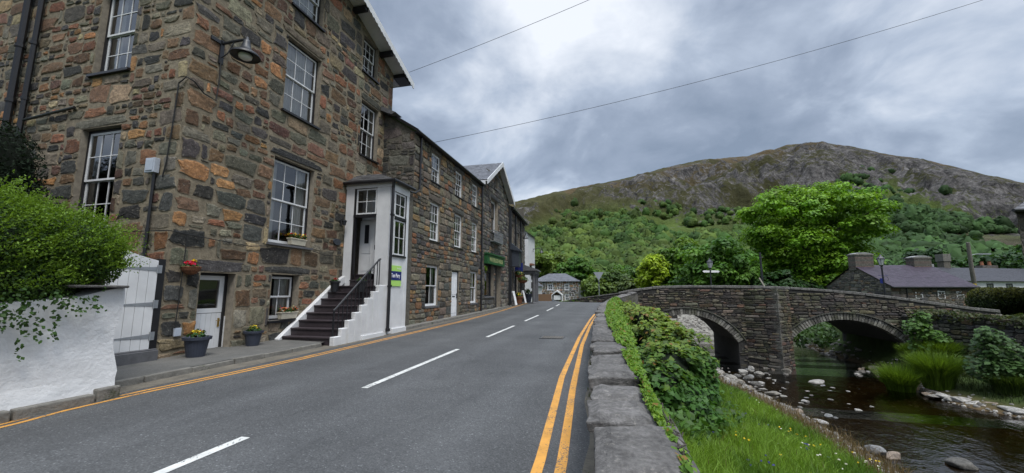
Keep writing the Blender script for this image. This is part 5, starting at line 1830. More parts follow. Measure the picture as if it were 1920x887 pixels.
aboard('white folding board on the pavement just past the gabled shop', -7.85, 31.4, 0)
aboard('white folding board on the pavement by the columned porch', -7.9, 35.2, 0)
pot('planter', 'dark tub of bright yellow flowers on the pavement outside the stone inn', 'planter', (-7.95, 33.6, 0.6), 0.42, 0.62, 'coir', [YEL, (0.7, 0.6, 0.03)], leafy=0.9, fh=0.2, fr_=0.9)
pot('planter', 'dark blue tub with green shrub at the foot of the porch columns', 'planter', (-7.95, 37.4, 0.62), 0.45, 0.8, 'pot_plastic', [(0.06, 0.12, 0.03)], leafy=1.0, fh=0.5, fr_=0.8)
for (u, v, s_, lb) in ((1.9, 2.9, 0.42, 'round green hanging basket by the doorway just past the gabled shop'), (3.0, 2.5, 0.34, 'green hanging basket midway along the stone inn'), (4.5, 2.5, 0.46, 'trailing green hanging basket nearest the porch columns')):
    hbk = thing('hanging_basket', lb, 'hanging basket', P(u, v, 0.5))
    mb = MB()
    mb.lathe(P(u, v - 0.15, 0.5), [(0.05, 0), (s_ * 0.6, 0.1), (s_ * 0.8, 0.3)], 12)
    mb.tube([P(u, v + 0.15, 0.5), P(u, v + 0.9, 0.5), P(u, v + 0.9, 0.0)], 0.015, 5)
    mb.build('basket', 'coir', hbk)
    flower_cloud('foliage', P(u, v + 0.1, 0.5), s_, GREENS + [(0.10, 0.13, 0.03), (0.3, 0.25, 0.05)], hbk, frng, 160, 0.07, 1.0)
mb = MB()
mb.box(-9.9, -7.9, 52, 52.15, 0.0, 1.3)
tag(mb.build('wooden_gate', 'brown_wood'), 'brown boarded gate closing the end of the pavement past the inn', 'gate')

# ================================================================== hipped cottage in the valley
hc = thing('hipped_cottage', 'square two storey stone cottage with hipped slate roof down the road', 'house', (-13.3, 97, -1.4))
hx0, hx1, hy0, hy1, hz = -18.6, -8.0, 94.2, 101.5, 3.95
FH = Fr((0, hy0, 0), (1, 0, 0), (0, -1, 0))
HW = [(-15.2, -13.9, 1.9, 3.4), (-11.2, -10.1, 1.9, 3.4), (-18.0, -16.7, -0.5, 1.0), (-11.2, -10.1, -0.5, 1.0)]
mb = MB()
wall_sheet(mb, FH, hx0, hx1, -1.6, hz, HW, None, (), 0, 0.2, 0)
FH2 = Fr((hx0, 0, 0), (0, -1, 0), (-1, 0, 0))
stones(FH, hx0, hx1, -1.6, hz, HW, 90, PAL_COTT, hr=(0.3, 0.55), asp=(1.2, 2.4), gap=0.02, mb=mb, mi=0, lintels=False)
mb.quad((hx0, hy0, -1.6), (hx0, hy1, -1.6), (hx0, hy1, hz), (hx0, hy0, hz))
mb.quad((hx1, hy0, -1.6), (hx1, hy1, -1.6), (hx1, hy1, hz), (hx1, hy0, hz))
mb.quad((hx0, hy1, -1.6), (hx1, hy1, -1.6), (hx1, hy1, hz), (hx0, hy1, hz))
mb.build('walls', 'cottage_stone', hc, recalc=False)
for i, q in enumerate(HW):
    window(hc, FH, *q, 2, 1, 1, recess=0.1, frame='white_paint', fw=0.1, stile=0.1, bar=0.08, sill='slate_sill', curtain=None, seed=90 + i)
o_ = 0.5
e = [(hx0 - o_, hy0 - o_, hz), (hx1 + o_, hy0 - o_, hz), (hx1 + o_, hy1 + o_, hz), (hx0 - o_, hy1 + o_, hz)]
r0_, r1_ = (-15.4, 97.8, 5.95), (-11.3, 97.8, 5.95)
slates(e[0], e[1], r1_, r0_, 'roof', 'slate_grey', hc, seed=41, course=0.4, width=0.5)
slates(e[1], e[2], (r1_[0], r1_[1] + 0.01, r1_[2]), r1_, 'roof', 'slate_grey', hc, seed=42, course=0.4, width=0.5)
slates(e[2], e[3], r0_, r1_, 'roof', 'slate_grey', hc, seed=43, course=0.4, width=0.5)
slates(e[3], e[0], (r0_[0], r0_[1] - 0.01, r0_[2]), r0_, 'roof', 'slate_grey', hc, seed=44, course=0.4, width=0.5)
mb = MB()
mb.prism([(-8.0, -1.6), (-6.5, -1.6), (-6.5, 2.1), (-8.0, 3.2)], Fr((0, 95.5, 0), (1, 0, 0), (0, -1, 0)), -3, 0)
mb.build('annexe', 'white_paint', hc)
mb = MB()
FP = Fr((0, 92.6, 0), (1, 0, 0), (0, -1, 0))
mb.prism([(-14.1, -1.6), (-13.9, -1.6), (-13.9, 0.8), (-12.8, 1.6), (-11.7, 0.8), (-11.7, -1.6), (-11.5, -1.6), (-11.5, 0.85), (-12.8, 1.95), (-14.1, 0.85)], FP, -1.6, 0)
mb.box(-13.6, -12.0, 92.9, 93.0, -0.3, 0.7)
mb.build('porch', 'white_paint', hc)
car = thing('parked_car', 'small dark blue car parked in front of the hipped stone cottage', 'car', (-14.6, 90, -1.35))
FCAR = Fr((0, 89.2, 0), (1, 0, 0), (0, -1, 0))
mb = MB()
mb.prism([(-16.6, -1.1), (-12.6, -1.1), (-12.55, -0.5), (-13.3, -0.35), (-14.0, 0.15), (-15.6, 0.18), (-16.4, -0.35), (-16.65, -0.55)], FCAR, -1.6, 0)
mb.build('body', 'car_paint', car, bevel=0.06)
mb = MB()
mb.prism([(-13.5, -0.33), (-14.05, 0.08), (-14.7, 0.10), (-14.7, -0.33)], FCAR, 0.005, 0.012)
mb.prism([(-14.8, -0.33), (-14.8, 0.10), (-15.55, 0.10), (-16.1, -0.33)], FCAR, 0.005, 0.012)
mb.build('window', 'glass', car)
for x in (-15.9, -13.4):
    mb = MB()
    mb.lathe((x, 89.15, -1.05), [(0.001, 0), (0.2, 0), (0.32, 0.02), (0.32, 0.2), (0.001, 0.2)], 16, axis=(0, 1, 0))
    mb.build('wheel', 'tyre', car)

# give way sign seen from behind
gs = thing('give_way_sign', 'triangular road sign seen from its grey back beyond the bridge end', 'road sign', (-1.66, 46.2, 0.3))
mb = MB()
FG = Fr((0, 46.2, 0), (1, 0.1, 0), (0.1, -1, 0))
mb.prism([(-2.2, 3.78), (-1.08, 3.78), (-1.64, 2.84)], FG, 0.0, 0.02)
mb.build('plate', 'sign_back', gs)
mb = MB()
mb.tube([(-1.64, 46.45, 0.0), (-1.64, 46.45, 3.6)], 0.04, 8)
mb.box(-2.0, -1.3, 46.4, 46.43, 3.2, 3.25)
mb.build('post', 'galvanised', gs)

# wall on the far side of the junction
fw_ = thing('field_wall', 'dark dry stone wall climbing beyond the junction to the far bridge parapet', 'wall', (-0.5, 39.5, 0))
pts = [(-5.2, 42.6, 0.55), (-3.4, 41.2, 0.92), (-0.1, 39.8, 1.36), (2.2, 38.2, 1.62), (3.6, 36.4, 1.78), (4.2, 33.0, 1.7)]
mb = MB()
for (a_, b_) in zip(pts[:-1], pts[1:]):
    dd_ = Vector((b_[0] - a_[0], b_[1] - a_[1], 0))
    L = dd_.length
    nrm = Vector((dd_.y, -dd_.x, 0)).normalized()
    f_ = Fr((a_[0], a_[1], 0), dd_, nrm)
    mb.hexa([f_.p(0, -0.4, -0.4), f_.p(0, -0.4, 0), f_.p(L, -0.4, 0), f_.p(L, -0.4, -0.4), f_.p(0, a_[2], -0.4), f_.p(0, a_[2], 0), f_.p(L, b_[2], 0), f_.p(L, b_[2], -0.4)], 0)
    stones(f_, 0, L, -0.3, max(a_[2], b_[2]), [], int(L * 100), PAL_BRIDGE, hr=(0.1, 0.25), asp=(1.5, 3), top=lambda u, a_=a_, b_=b_, L=L: a_[2] + (b_[2] - a_[2]) * u / L, mb=mb, mi=1, lintels=False)
    mb.hexa([f_.p(0, a_[2], -0.46), f_.p(0, a_[2], 0.05), f_.p(L, b_[2], 0.05), f_.p(L, b_[2], -0.46), f_.p(0, a_[2] + 0.1, -0.44), f_.p(0, a_[2] + 0.1, 0.03), f_.p(L, b_[2] + 0.1, 0.03), f_.p(L, b_[2] + 0.1, -0.44)], 2, (0.11, 0.105, 0.095, 0))
mb.build('masonry', ['bridge_mortar', 'bridge_stone', 'coping_stone'], fw_, recalc=False)

# ================================================================== bridge
br = thing('stone_bridge', 'humped old stone bridge with two arches and a pointed pier over the river', 'bridge', (8.3, 26.2, WATER_Z))
YB, YB2 = 24.0, 29.6
_px = [0.3, 0.84, 2.29, 4.24, 6.36, 8.39, 10.32, 12.15, 13.89, 15.14, 16.55, 19.0]
_pz = [1.48, 1.62, 1.82, 1.87, 1.84, 1.80, 1.67, 1.46, 1.21, 0.99, 0.77, 0.5]
par = lambda x: float(np.interp(x, _px, _pz))
ARCH = [(3.77, 2.52, 0.40, -1.03), (11.15, 2.46, 0.24, -0.88)]


def circ(A):
    xc, h, crown, spring = A
    s = crown - spring
    Rr_ = (h * h + s * s) / (2 * s)
    return xc, crown - Rr_, Rr_, h, spring


def soff(x):
    for A in ARCH:
        xc, zc, Rr_, h, sp_ = circ(A)
        if abs(x - xc) < h:
            return zc + math.sqrt(max(0, Rr_ ** 2 - (x - xc) ** 2))
    return None


RING = 0.33


def spandrel(cx, cy, hx, hy):
    for A in ARCH:
        xc, zc, Rr_, h, sp_ = circ(A)
        for (dx, dy) in ((-hx, -hy), (hx, -hy), (0, -hy), (0, 0)):
            x, z = cx + dx * 0.8, cy + dy * 0.8
            if abs(x - xc) < h and z < sp_:
                return False
            if math.hypot(x - xc, z - zc) < Rr_ + RING * 0.93 and abs(x - xc) < h + 0.25 and z > sp_ - 0.1:
                return False
    return True


FB = Fr((0, YB, 0), (1, 0, 0), (0, -1, 0))
mb = MB()
xs_ = sorted(set([round(v, 3) for v in np.arange(0.3, 17.51, 0.12)] + [A[0] - A[1] for A in ARCH] + [A[0] + A[1] for A in ARCH]))
for a_, b_ in zip(xs_[:-1], xs_[1:]):
    m_ = (a_ + b_) / 2
    isin = soff(m_) is not None
    for Yf in (YB, YB2):
        ba = (soff(a_) if soff(a_) is not None else next((A[3] for A in ARCH if abs(abs(a_ - A[0]) - A[1]) < 1e-3), -3.0)) if isin else -3.0
        bb = (soff(b_) if soff(b_) is not None else next((A[3] for A in ARCH if abs(abs(b_ - A[0]) - A[1]) < 1e-3), -3.0)) if isin else -3.0
        mb.quad((a_, Yf, ba), (b_, Yf, bb), (b_, Yf, par(b_)), (a_, Yf, par(a_)))
    if isin:
        mb.quad((a_, YB, ba), (b_, YB, bb), (b_, YB2, bb), (a_, YB2, ba))
    for (p0, p1) in ((YB + 0.42, YB + 0.43), (YB2 - 0.43, YB2 - 0.42)):
        mb.quad((a_, p0, par(a_) - 1.0), (b_, p0, par(b_) - 1.0), (b_, p0, par(b_)), (a_, p0, par(a_)))
    mb.quad((a_, YB + 0.4, par(a_) - 0.98), (b_, YB + 0.4, par(b_) - 0.98), (b_, YB2 - 0.4, par(b_) - 0.98), (a_, YB2 - 0.4, par(a_) - 0.98), 2)
for A in ARCH:
    for x in (A[0] - A[1], A[0] + A[1]):
        mb.quad((x, YB, -3.0), (x, YB2, -3.0), (x, YB2, A[3]), (x, YB, A[3]))
stones(FB, 0.6, 17.5, -2.7, 1.9, [], 101, PAL_BRIDGE, hr=(0.06, 0.21), asp=(1.3, 4.2), gap=0.010, depth=0.04, top=lambda x: par(x) - 0.06, inside=spandrel, lintels=False,
       mb=mb, mi=1, band=(0.4, 0.9), blk=(1.0, 2.6), warp=0.03, sq=0.45, n=10, jit=0.08, bright=(0.55, 1.7))
mb.build('spandrel_wall', ['bridge_mortar', 'bridge_stone', 'asphalt'], br, recalc=False)
# voussoirs and drip course
rr = random.Random(9)
for A in ARCH:
    xc, zc, Rr_, h, sp_ = circ(A)
    t0 = math.asin(h / Rr_)
    mb = MB()
    nv = 44
    for k in range(nv):
        a_, b_ = -t0 + 2 * t0 * k / nv, -t0 + 2 * t0 * (k + 1) / nv
        g = 0.004
        o1 = RING * rr.uniform(0.86, 1.0)
        wout = 0.035 + rr.uniform(-0.02, 0.02)
        br_ = rr.choice([0.12, 0.17, 0.23, 0.28, 0.10])
        col = (br_ * 1.02, br_ * 0.97, br_ * 0.86, 0.1)
        Q = lambda t, r_, w_: FB.p(xc + r_ * math.sin(t), zc + r_ * math.cos(t), w_)
        mb.hexa([Q(a_ + g, Rr_ - 0.01, -0.3), Q(a_ + g, Rr_ - 0.01, wout), Q(b_ - g, Rr_ - 0.01, wout), Q(b_ - g, Rr_ - 0.01, -0.3),
                 Q(a_ + g, Rr_ + o1, -0.3), Q(a_ + g, Rr_ + o1, wout), Q(b_ - g, Rr_ + o1, wout), Q(b_ - g, Rr_ + o1, -0.3)], 0, col)
    for k in range(26):
        a_, b_ = -t0 * 1.04 + 2.08 * t0 * k / 26, -t0 * 1.04 + 2.08 * t0 * (k + 1) / 26
        mb.hexa([Q(a_, Rr_ + RING, -0.1), Q(a_, Rr_ + RING, 0.085), Q(b_ - 0.003, Rr_ + RING, 0.085), Q(b_ - 0.003, Rr_ + RING, -0.1),
                 Q(a_, Rr_ + RING + 0.06, -0.1), Q(a_, Rr_ + RING + 0.06, 0.07), Q(b_ - 0.003, Rr_ + RING + 0.06, 0.07), Q(b_ - 0.003, Rr_ + RING + 0.06, -0.1)], 0, (0.06, 0.06, 0.05, 0.1))
    mb.build('arch_ring', 'bridge_stone', br, bevel=0.008)
# pointed pier
mb = MB()
apx_ = (7.92, 22.98)
for i, (p0, p1) in enumerate((((6.7, 24.0), apx_), (apx_, (8.82, 24.0)))):
    dd_ = Vector((p1[0] - p0[0], p1[1] - p0[1], 0))
    f_ = Fr((p0[0], p0[1], 0), dd_, Vector((dd_.y, -dd_.x, 0)))
    L = dd_.length
    tp = lambda u: 1.76
    mb.quad(f_.p(0, -3), f_.p(L, -3), f_.p(L, 1.74), f_.p(0, 1.74), 0)
    stones(f_, 0, L, -2.7, 1.74, [], 200 + i, PAL_BRIDGE + [((0.13, 0.12, 0.085), 1.5)], hr=(0.07, 0.2), asp=(2.0, 5.0), gap=0.008, depth=0.04, lintels=False, mb=mb, mi=1, band=(0.3, 0.6), blk=(1.6, 2.0), warp=0.01, n=10)
    # footing, wider at the waterline
rr = random.Random(31)
z = -2.6
while z < 1.66:
    h = rr.uniform(0.12, 0.26)
    s_ = rr.uniform(0.16, 0.34)
    br_ = rr.uniform(0.08, 0.17)
    n_ = Vector((0.04, -1, 0))
    mb.hexa([(apx_[0] - s_, apx_[1] + s_ * 0.75, z), (apx_[0], apx_[1] - 0.07, z), (apx_[0] + s_ * 0.7, apx_[1] + s_ * 0.7, z), (apx_[0], apx_[1] + 0.5, z),
             (apx_[0] - s_, apx_[1] + s_ * 0.75, z + h - 0.012), (apx_[0], apx_[1] - 0.06, z + h - 0.012), (apx_[0] + s_ * 0.7, apx_[1] + s_ * 0.7, z + h - 0.012), (apx_[0], apx_[1] + 0.5, z + h - 0.012)], 1, (br_, br_ * 0.95, br_ * 0.82, 0.1))
    z += h
mb.quad((6.7, 24, 1.74), (apx_[0], apx_[1], 1.74), (8.82, 24, 1.74), (7.9, 24.2, 1.75), 0)
mb.build('pier', ['bridge_mortar', 'bridge_stone'], br, recalc=False)
# parapet coping slabs
x = 0.75
rr = random.Random(12)
for (Ya, Yb_) in ((YB - 0.05, YB + 0.47), (YB2 - 0.47, YB2 + 0.05)):
    mbc = MB()
    x = 0.75 if Ya < 25 else 0.3
    while x < 17.3:
        L = rr.uniform(0.5, 1.1)
        e_ = x + L
        j = rr.uniform(-0.01, 0.015)
        ya, yb_ = Ya, Yb_
        mbc.hexa([(x, ya, par(x) - 0.02), (e_ - 0.012, ya + rr.uniform(-.01, .01), par(e_) - 0.02), (e_ - 0.012, yb_, par(e_) - 0.02), (x, yb_, par(x) - 0.02),
                  (x, ya, par(x) + 0.11 + j), (e_ - 0.012, ya, par(e_) + 0.11 + j), (e_ - 0.012, yb_, par(e_) + 0.12 + j), (x, yb_, par(x) + 0.12 + j)], 0, (0.14, 0.135, 0.125, 0))
        x = e_
    mbc.build('parapet_coping', 'coping_stone', br, bevel=0.02)

# ================================================================== roadside wall with slab copings
rw = thing('roadside_wall', 'low roadside wall capped with large slate slabs running along the river to the bridge', 'wall', (0.0, 10, 0.3))
path = [(-0.0, -6, 0.60), (-0.05, 0, 0.69), (-0.11, 2.2, 0.745), (-0.21, 3.75, 0.78), (-0.27, 4.8, 0.81), (-0.36, 6.75, 0.85), (-0.5, 9.9, 0.90), (-0.57, 12, 0.95), (-0.62, 15, 1.01), (-0.62, 18, 1.08), (-0.52, 20.3, 1.17), (-0.22, 22, 1.33), (0.30, 23.2, 1.48), (0.95, 23.92, 1.62)]
P3 = [Vector(q) for q in path]
acc = [0.0]
for a_, b_ in zip(P3[:-1], P3[1:]):
    acc.append(acc[-1] + (b_ - a_).length)


def wall_at(s):
    s = max(0, min(acc[-1] - 1e-4, s))
    i = next(k for k in range(len(acc) - 1) if acc[k + 1] >= s)
    t_ = (s - acc[i]) / (acc[i + 1] - acc[i])

    def tan(i):
        a_ = P3[max(i - 1, 0)]
        b_ = P3[min(i + 1, len(P3) - 1)]
        return (b_ - a_).normalized()
    d = tan(i).lerp(tan(i + 1), t_)
    nrm = Vector((d.y, -d.x, 0)).normalized()
    return P3[i].lerp(P3[i + 1], t_), nrm


WW = 0.47
mb = MB()
ss = np.linspace(0, acc[-1], 70)
prev = None
rr = random.Random(17)
for s in ss:
    q, nrm = wall_at(s)
    zt = q.z - 0.11
    zb = min(-0.9, terrain_z(np.array([0.8]), np.array([q.y]))[0] - 0.5) if q.y < 24 else -1.5
    jw = [rr.uniform(-0.02, 0.02) for _ in range(4)]
    row = [q + nrm * 0.03 + Vector((0, 0, -q.z - 0.3)), q + nrm * (0.035 + jw[0]) + Vector((0, 0, -0.5 * (q.z - zr(q.y)))), q + nrm * 0.05 + Vector((0, 0, zt - q.z)), q + nrm * (WW - 0.04) + Vector((0, 0, zt - q.z)),
           q + nrm * (WW + 0.02 + jw[1]) + Vector((0, 0, 0.3 - q.z)), q + nrm * (WW + 0.05) + Vector((0, 0, zb - q.z))]
    if prev:
        for k in range(5):
            mb.quad(prev[k], row[k], row[k + 1], prev[k + 1], 0, (0.10, 0.095, 0.085, 0.0) if k != 2 else (0.02, 0.018, 0.012, 0.0))
    prev = row
# rubble courses on the road side
for k in range(420):
    s = rr.uniform(4.0, acc[-1] - 0.5)
    side = rr.random() < 0.6
    q, nrm = wall_at(s)
    tdir = Vector((-nrm.y, nrm.x, 0))
    lz = q.z - 0.13 - rr.uniform(0, 0.75 if side else 1.3)
    hh = rr.uniform(0.05, 0.1)
    ll = rr.uniform(0.12, 0.3)
    base_ = q + (nrm * 0.03 if side else nrm * (WW - 0.02)) + Vector((0, 0, lz - q.z))
    o_ = (-nrm if side else nrm) * rr.uniform(0.015, 0.04)
    c_ = rr.uniform(0.05, 0.14)
    i_ = -o_ * 3
    mb.hexa([base_ - tdir * ll + i_, base_ - tdir * ll + o_, base_ + tdir * ll + o_, base_ + tdir * ll + i_,
             base_ - tdir * ll + i_ + Vector((0, 0, hh)), base_ - tdir * ll + o_ + Vector((0, 0, hh)), base_ + tdir * ll + o_ + Vector((0, 0, hh)), base_ + tdir * ll + i_ + Vector((0, 0, hh))], 0, (c_, c_ * 0.95, c_ * 0.88, 0.0))
mb.build('core', 'bridge_stone', rw, recalc=False)
s = 0.0
rr = random.Random(22)
k = 0
while s < acc[-1] - 0.2:
    L = rr.uniform(0.52, 0.86) if s > 5 else rr.uniform(0.7, 1.0)
    e_ = min(acc[-1], s + L)
    if acc[-1] - e_ < 0.3:
        e_ = acc[-1]
    # an irregular slab: a 5 x 4 grid of points, rough top, ragged edges
    nu, nw = 6, 5
    sk = rr.uniform(-0.12, 0.12)
    jg = rr.uniform(0.022, 0.05)
    bow = rr.uniform(-0.03, 0.03)
    tilt = rr.uniform(-0.02, 0.02)
    dz = rr.uniform(-0.038, 0.03)
    a_in, a_out = rr.uniform(-0.06, 0.03), rr.uniform(-0.05, 0.06)
    top_, bot_ = [], []
    for i in range(nu + 1):
        for j in range(nw + 1):
            fu, fw2 = i / nu, j / nw
            si = s + jg + (e_ - s - 2 * jg) * fu + sk * (fw2 - 0.5) + (bow * math.sin(math.pi * fw2) if 0 < i < nu else 0)
            q, nrm = wall_at(si)
            wv = a_in + (WW + a_out - a_in) * fw2 + rr.uniform(-0.014, 0.014) * (1 if j in (0, nw) else 0)
            edge = 0.042 if (i in (0, nu) or j in (0, nw)) else 0.0
            z = q.z + dz + tilt * (fu - 0.5) * 2 - edge + 0.05 * (fbm(np.array([si * 3.1]), np.array([wv * 5 + k]), 3, 41)[0] - 0.5)
            b3 = q + nrm * wv
            top_.append((b3.x, b3.y, z))
            bot_.append((b3.x + nrm.x * (0.5 - fw2) * 0.04, b3.y + nrm.y * (0.5 - fw2) * 0.04, q.z - 0.115))
    nn = (nu + 1) * (nw + 1)
    fs = []
    I = lambda i, j: i * (nw + 1) + j
    for i in range(nu):
        for j in range(nw):
            fs.append((I(i, j), I(i + 1, j), I(i + 1, j + 1), I(i, j + 1)))
            fs.append((nn + I(i, j), nn + I(i, j + 1), nn + I(i + 1, j + 1), nn + I(i + 1, j)))
    for i in range(nu):
        fs.append((I(i, 0), nn + I(i, 0), nn + I(i + 1, 0), I(i + 1, 0)))
        fs.append((I(i, nw), I(i + 1, nw), nn + I(i + 1, nw), nn + I(i, nw)))
    for j in range(nw):
        fs.append((I(0, j), I(0, j + 1), nn + I(0, j + 1), nn + I(0, j)))
        fs.append((I(nu, j), nn + I(nu, j), nn + I(nu, j + 1), I(nu, j + 1)))
    br_ = rr.uniform(0.7, 1.3)
    mb = MB()
    mb.add(top_ + bot_, fs, 0, (0.112 * br_, 0.106 * br_, 0.100 * br_, 0.0))
    mb.build('coping_stone', 'coping_stone', rw, bevel=0.012)
    s = e_
    k += 1

# ================================================================== street lamps, posts, poles, wires beyond the bridge
def lantern_post(name, label, x, y, zb, zt, cat='street lamp', arms=None):
    t_ = thing(name, label, cat, (x, y, zb))
    mb = MB()
    mb.lathe((x, y, zb), [(0.14, 0), (0.14, 0.5), (0.09, 0.6), (0.06, 0.8), (0.05, zt - zb - 1.0), (0.08, zt - zb - 0.98), (0.05, zt - zb - 0.9), (0.11, zt - zb - 0.78)], 10)
    mb.build('post', 'dark_iron', t_)
    mb = MB()
    zl = zt - 0.78
    mb.lathe((x, y, zl), [(0.12, 0), (0.22, 0.42)], 6)
    mb.build('lantern', 'lantern_glass', t_)
    mb = MB()
    mb.lathe((x, y, zl + 0.42), [(0.25, 0), (0.24, 0.05), (0.1, 0.2), (0.06, 0.27), (0.02, 0.36), (0.001, 0.37)], 6)
    for k in range(6):
        a_ = k / 6 * 2 * math.pi
        mb.tube([(x + 0.125 * math.cos(a_), y + 0.125 * math.sin(a_), zl), (x + 0.225 * math.cos(a_), y + 0.225 * math.sin(a_), zl + 0.42)], 0.012, 4)
    mb.build('cap', 'dark_iron', t_)
    return t_


sp = lantern_post('fingerpost_lamp', 'lantern post carrying white pointing finger signs behind the bridge parapet', 7.5, 34.95, 0.3, 4.3)
mb = MB()
for (u0_, u1_, z0_) in ((-0.62, -0.06, 3.14), (0.06, 0.75, 3.14)):
    tip = 0.1 if u1_ > 0 else -0.1
    Fp = Fr((7.5, 34.95, 0), (0.97, 0.245, 0), (0.245, -0.97, 0))
    if u1_ > 0:
        mb.prism([(u0_, z0_), (u1_ - 0.1, z0_), (u1_, z0_ + 0.08), (u1_ - 0.1, z0_ + 0.16), (u0_, z0_ + 0.16)], Fp, -0.015, 0.015)
    else:
        mb.prism([(u0_ + 0.1, z0_), (u1_, z0_), (u1_, z0_ + 0.16), (u0_ + 0.1, z0_ + 0.16), (u0_, z0_ + 0.08)], Fp, -0.015, 0.015)
mb.build('finger', 'letter_white', sp)
lp = lantern_post('street_lamp', 'black lantern post standing before the slate roofed cottage by the bridge', 18.25, 33.6, -0.1, 4.25)
mb = MB()
Fp = Fr((18.25, 33.6, 0), (0.97, 0.245, 0), (0.245, -0.97, 0))
mb.fbox(Fp, -0.22, -0.06, 2.2, 2.55, -0.02, 0.02)
mb.tube([Fp.p(-0.3, 2.75, 0), Fp.p(0.35, 2.75, 0)], 0.012, 5)
mb.build('plaque', 'sign_navy', lp)
mb = MB()
for k in range(20):
    a_ = k / 20 * 2 * math.pi
    b_ = (k + 1) / 20 * 2 * math.pi
    mb.tube([Fp.p(0.2 + 0.17 * math.cos(a_), 2.5 + 0.17 * math.sin(a_), 0), Fp.p(0.2 + 0.17 * math.cos(b_), 2.5 + 0.17 * math.sin(b_), 0)], 0.012, 4, caps=False)
mb.build('bracket_ring', 'dark_iron', lp)
tp = thing('telegraph_pole', 'dark slim pole standing in front of the big tree behind the bridge', 'pole', (15.05, 47, 0))
mb = MB()
mb.tube([(15.05, 47.2, 0), (15.05, 47.2, 5.7)], [0.13, 0.10], 8)
mb.tube([(15.05, 47.2, 5.2), (15.3, 47.2, 5.2)], 0.03, 6)
mb.build('pole', 'dark_iron', tp)
mb = MB()
mb.tube([(14.4, 46.0, 3.0), (15.3, 46.0, 1.2)], 0.07, 6)
tag(mb.build('leaning_post', 'pale_wood'), 'pale timber leaning at an angle below the dark slim pole', 'post')
up_ = thing('utility_pole', 'slightly leaning wooden utility pole with a street light arm by the right hand cottages', 'utility pole', (34.7, 50, 0))
mb = MB()
mb.tube([(35.35, 50.9, -0.2), (34.72, 50.1, 3.6), (34.46, 49.7, 6.5)], [0.21, 0.17, 0.14], 10)
mb.build('pole', 'grey_wood', up_)
mb = MB()
mb.tube([(34.62, 49.9, 5.2), (35.3, 50.2, 5.35), (36.0, 50.4, 5.35)], 0.035, 6)
mb.box(35.6, 36.6, 50.3, 50.55, 5.30, 5.42)
mb.build('light_arm', 'galvanised', up_)
mb = MB()
mb.tube([(34.93, 50.4, 2.2), (34.90, 50.36, 2.45)], 0.20, 10)
mb.build('band', 'flower_yellow', up_)

# overhead wires
def wire(label, a_, b_, sag, r=0.012):
    a_, b_ = Vector(a_), Vector(b_)
    pts_ = []
    for k in range(33):
        t_ = k / 32
        q = a_.lerp(b_, t_)
        q.z -= sag * 4 * t_ * (1 - t_)
        pts_.append(q)
    mb = MB()
    mb.tube(pts_, r, 5)
    return tag(mb.build('overhead_wire', 'cable'), label, 'wire')


def ray_at(px_, py_, dist):
    d = _fw + _rt * ((px_ - 960) / 750) - _up * ((py_ - 443.5) / 750)
    return Vector((0, 0, EYE[2])) + d * dist


wire('upper overhead wire leaving the gable of the tall stone house', (-8.9, 15.7, 11.75), ray_at(1230, -55, 15), 0.1, 0.009)
wire('long overhead wire rising from the cottage roof across the whole sky', (-8.3, 17.0, 8.75), ray_at(1905, -20, 19), 0.45, 0.010)

# ================================================================== cottages on the right bank
rt2, fw2d = Vector((_rt.x, _rt.y, 0)), Vector((_fw.x, _fw.y, 0)).normalized()


def gabled(name, label, cat, o, u, L, D, zb, ze, zrdg, wall_mat, stone=None, roof='slate_purple', seed=1, gable_mats=None, base=(0.036, 0.031, 0.040)):
    """o = near-left corner, u = along the front, depth D away; returns (thing, front frame, gable frame)"""
    u = Vector(u).normalized()
    n = Vector((u.y, -u.x, 0))         # toward the viewer
    o = Vector(o)
    t_ = thing(name, label, cat, (o.x, o.y, zb))
    ff = Fr((o.x, o.y, 0), u, n)
    gf = Fr((o.x - n.x * D, o.y - n.y * D, 0), n, -u)
    mb = MB()
    gt = lambda v: ze + (zrdg - ze) * (1 - abs(v - D / 2) / (D / 2))
    for f_, LL, tp in ((ff, L, None), (gf, D, gt)):
        wall_sheet(mb, f_, 0, LL, zb, ze if tp is None else zrdg, [], tp, (D / 2,) if tp else (), 0, 0.1, 0)
        if stone:
            stones(f_, 0, LL, zb, ze if tp is None else zrdg, [], seed + int(LL), stone, hr=(0.12, 0.32), asp=(1.3, 3.2), gap=0.012, top=tp, mb=mb, mi=1, lintels=False, n=8, bright=(0.7, 1.3))
    P = ff.p
    mb.quad(P(0, zb, -D), P(L, zb, -D), P(L, ze, -D), P(0, ze, -D))
    mb.add([P(L, zb, 0), P(L, zb, -D), P(L, ze, -D), P(L, zrdg, -D / 2), P(L, ze, 0)], [(0, 1, 2, 3, 4)])
    mb.build('walls', [wall_mat, 'cottage_stone'], t_, recalc=False)
    ov = 0.3
    sl_ = (zrdg - ze) / (D / 2)
    slates(P(-0.12, ze - ov * sl_ + 0.1, ov), P(L + 0.12, ze - ov * sl_ + 0.1, ov), P(L + 0.12, zrdg + 0.1, -D / 2), P(-0.12, zrdg + 0.1, -D / 2), 'roof', roof, t_, seed=seed, base=base, course=0.24, width=0.3, var=0.18)
    slates(P(L + 0.12, ze - ov * sl_ + 0.1, -D - ov), P(-0.12, ze - ov * sl_ + 0.1, -D - ov), P(-0.12, zrdg + 0.1, -D / 2), P(L + 0.12, zrdg + 0.1, -D / 2), 'roof', roof, t_, seed=seed + 1, base=base, course=0.24, width=0.3, var=0.18)
    mb = MB()
    mb.tube([P(-0.12, ze - ov * sl_ + 0.05, ov + 0.03), P(L + 0.12, ze - ov * sl_ + 0.05, ov + 0.03)], 0.06, 6)
    mb.build('gutter', 'black_paint', t_)
    return t_, ff, gf


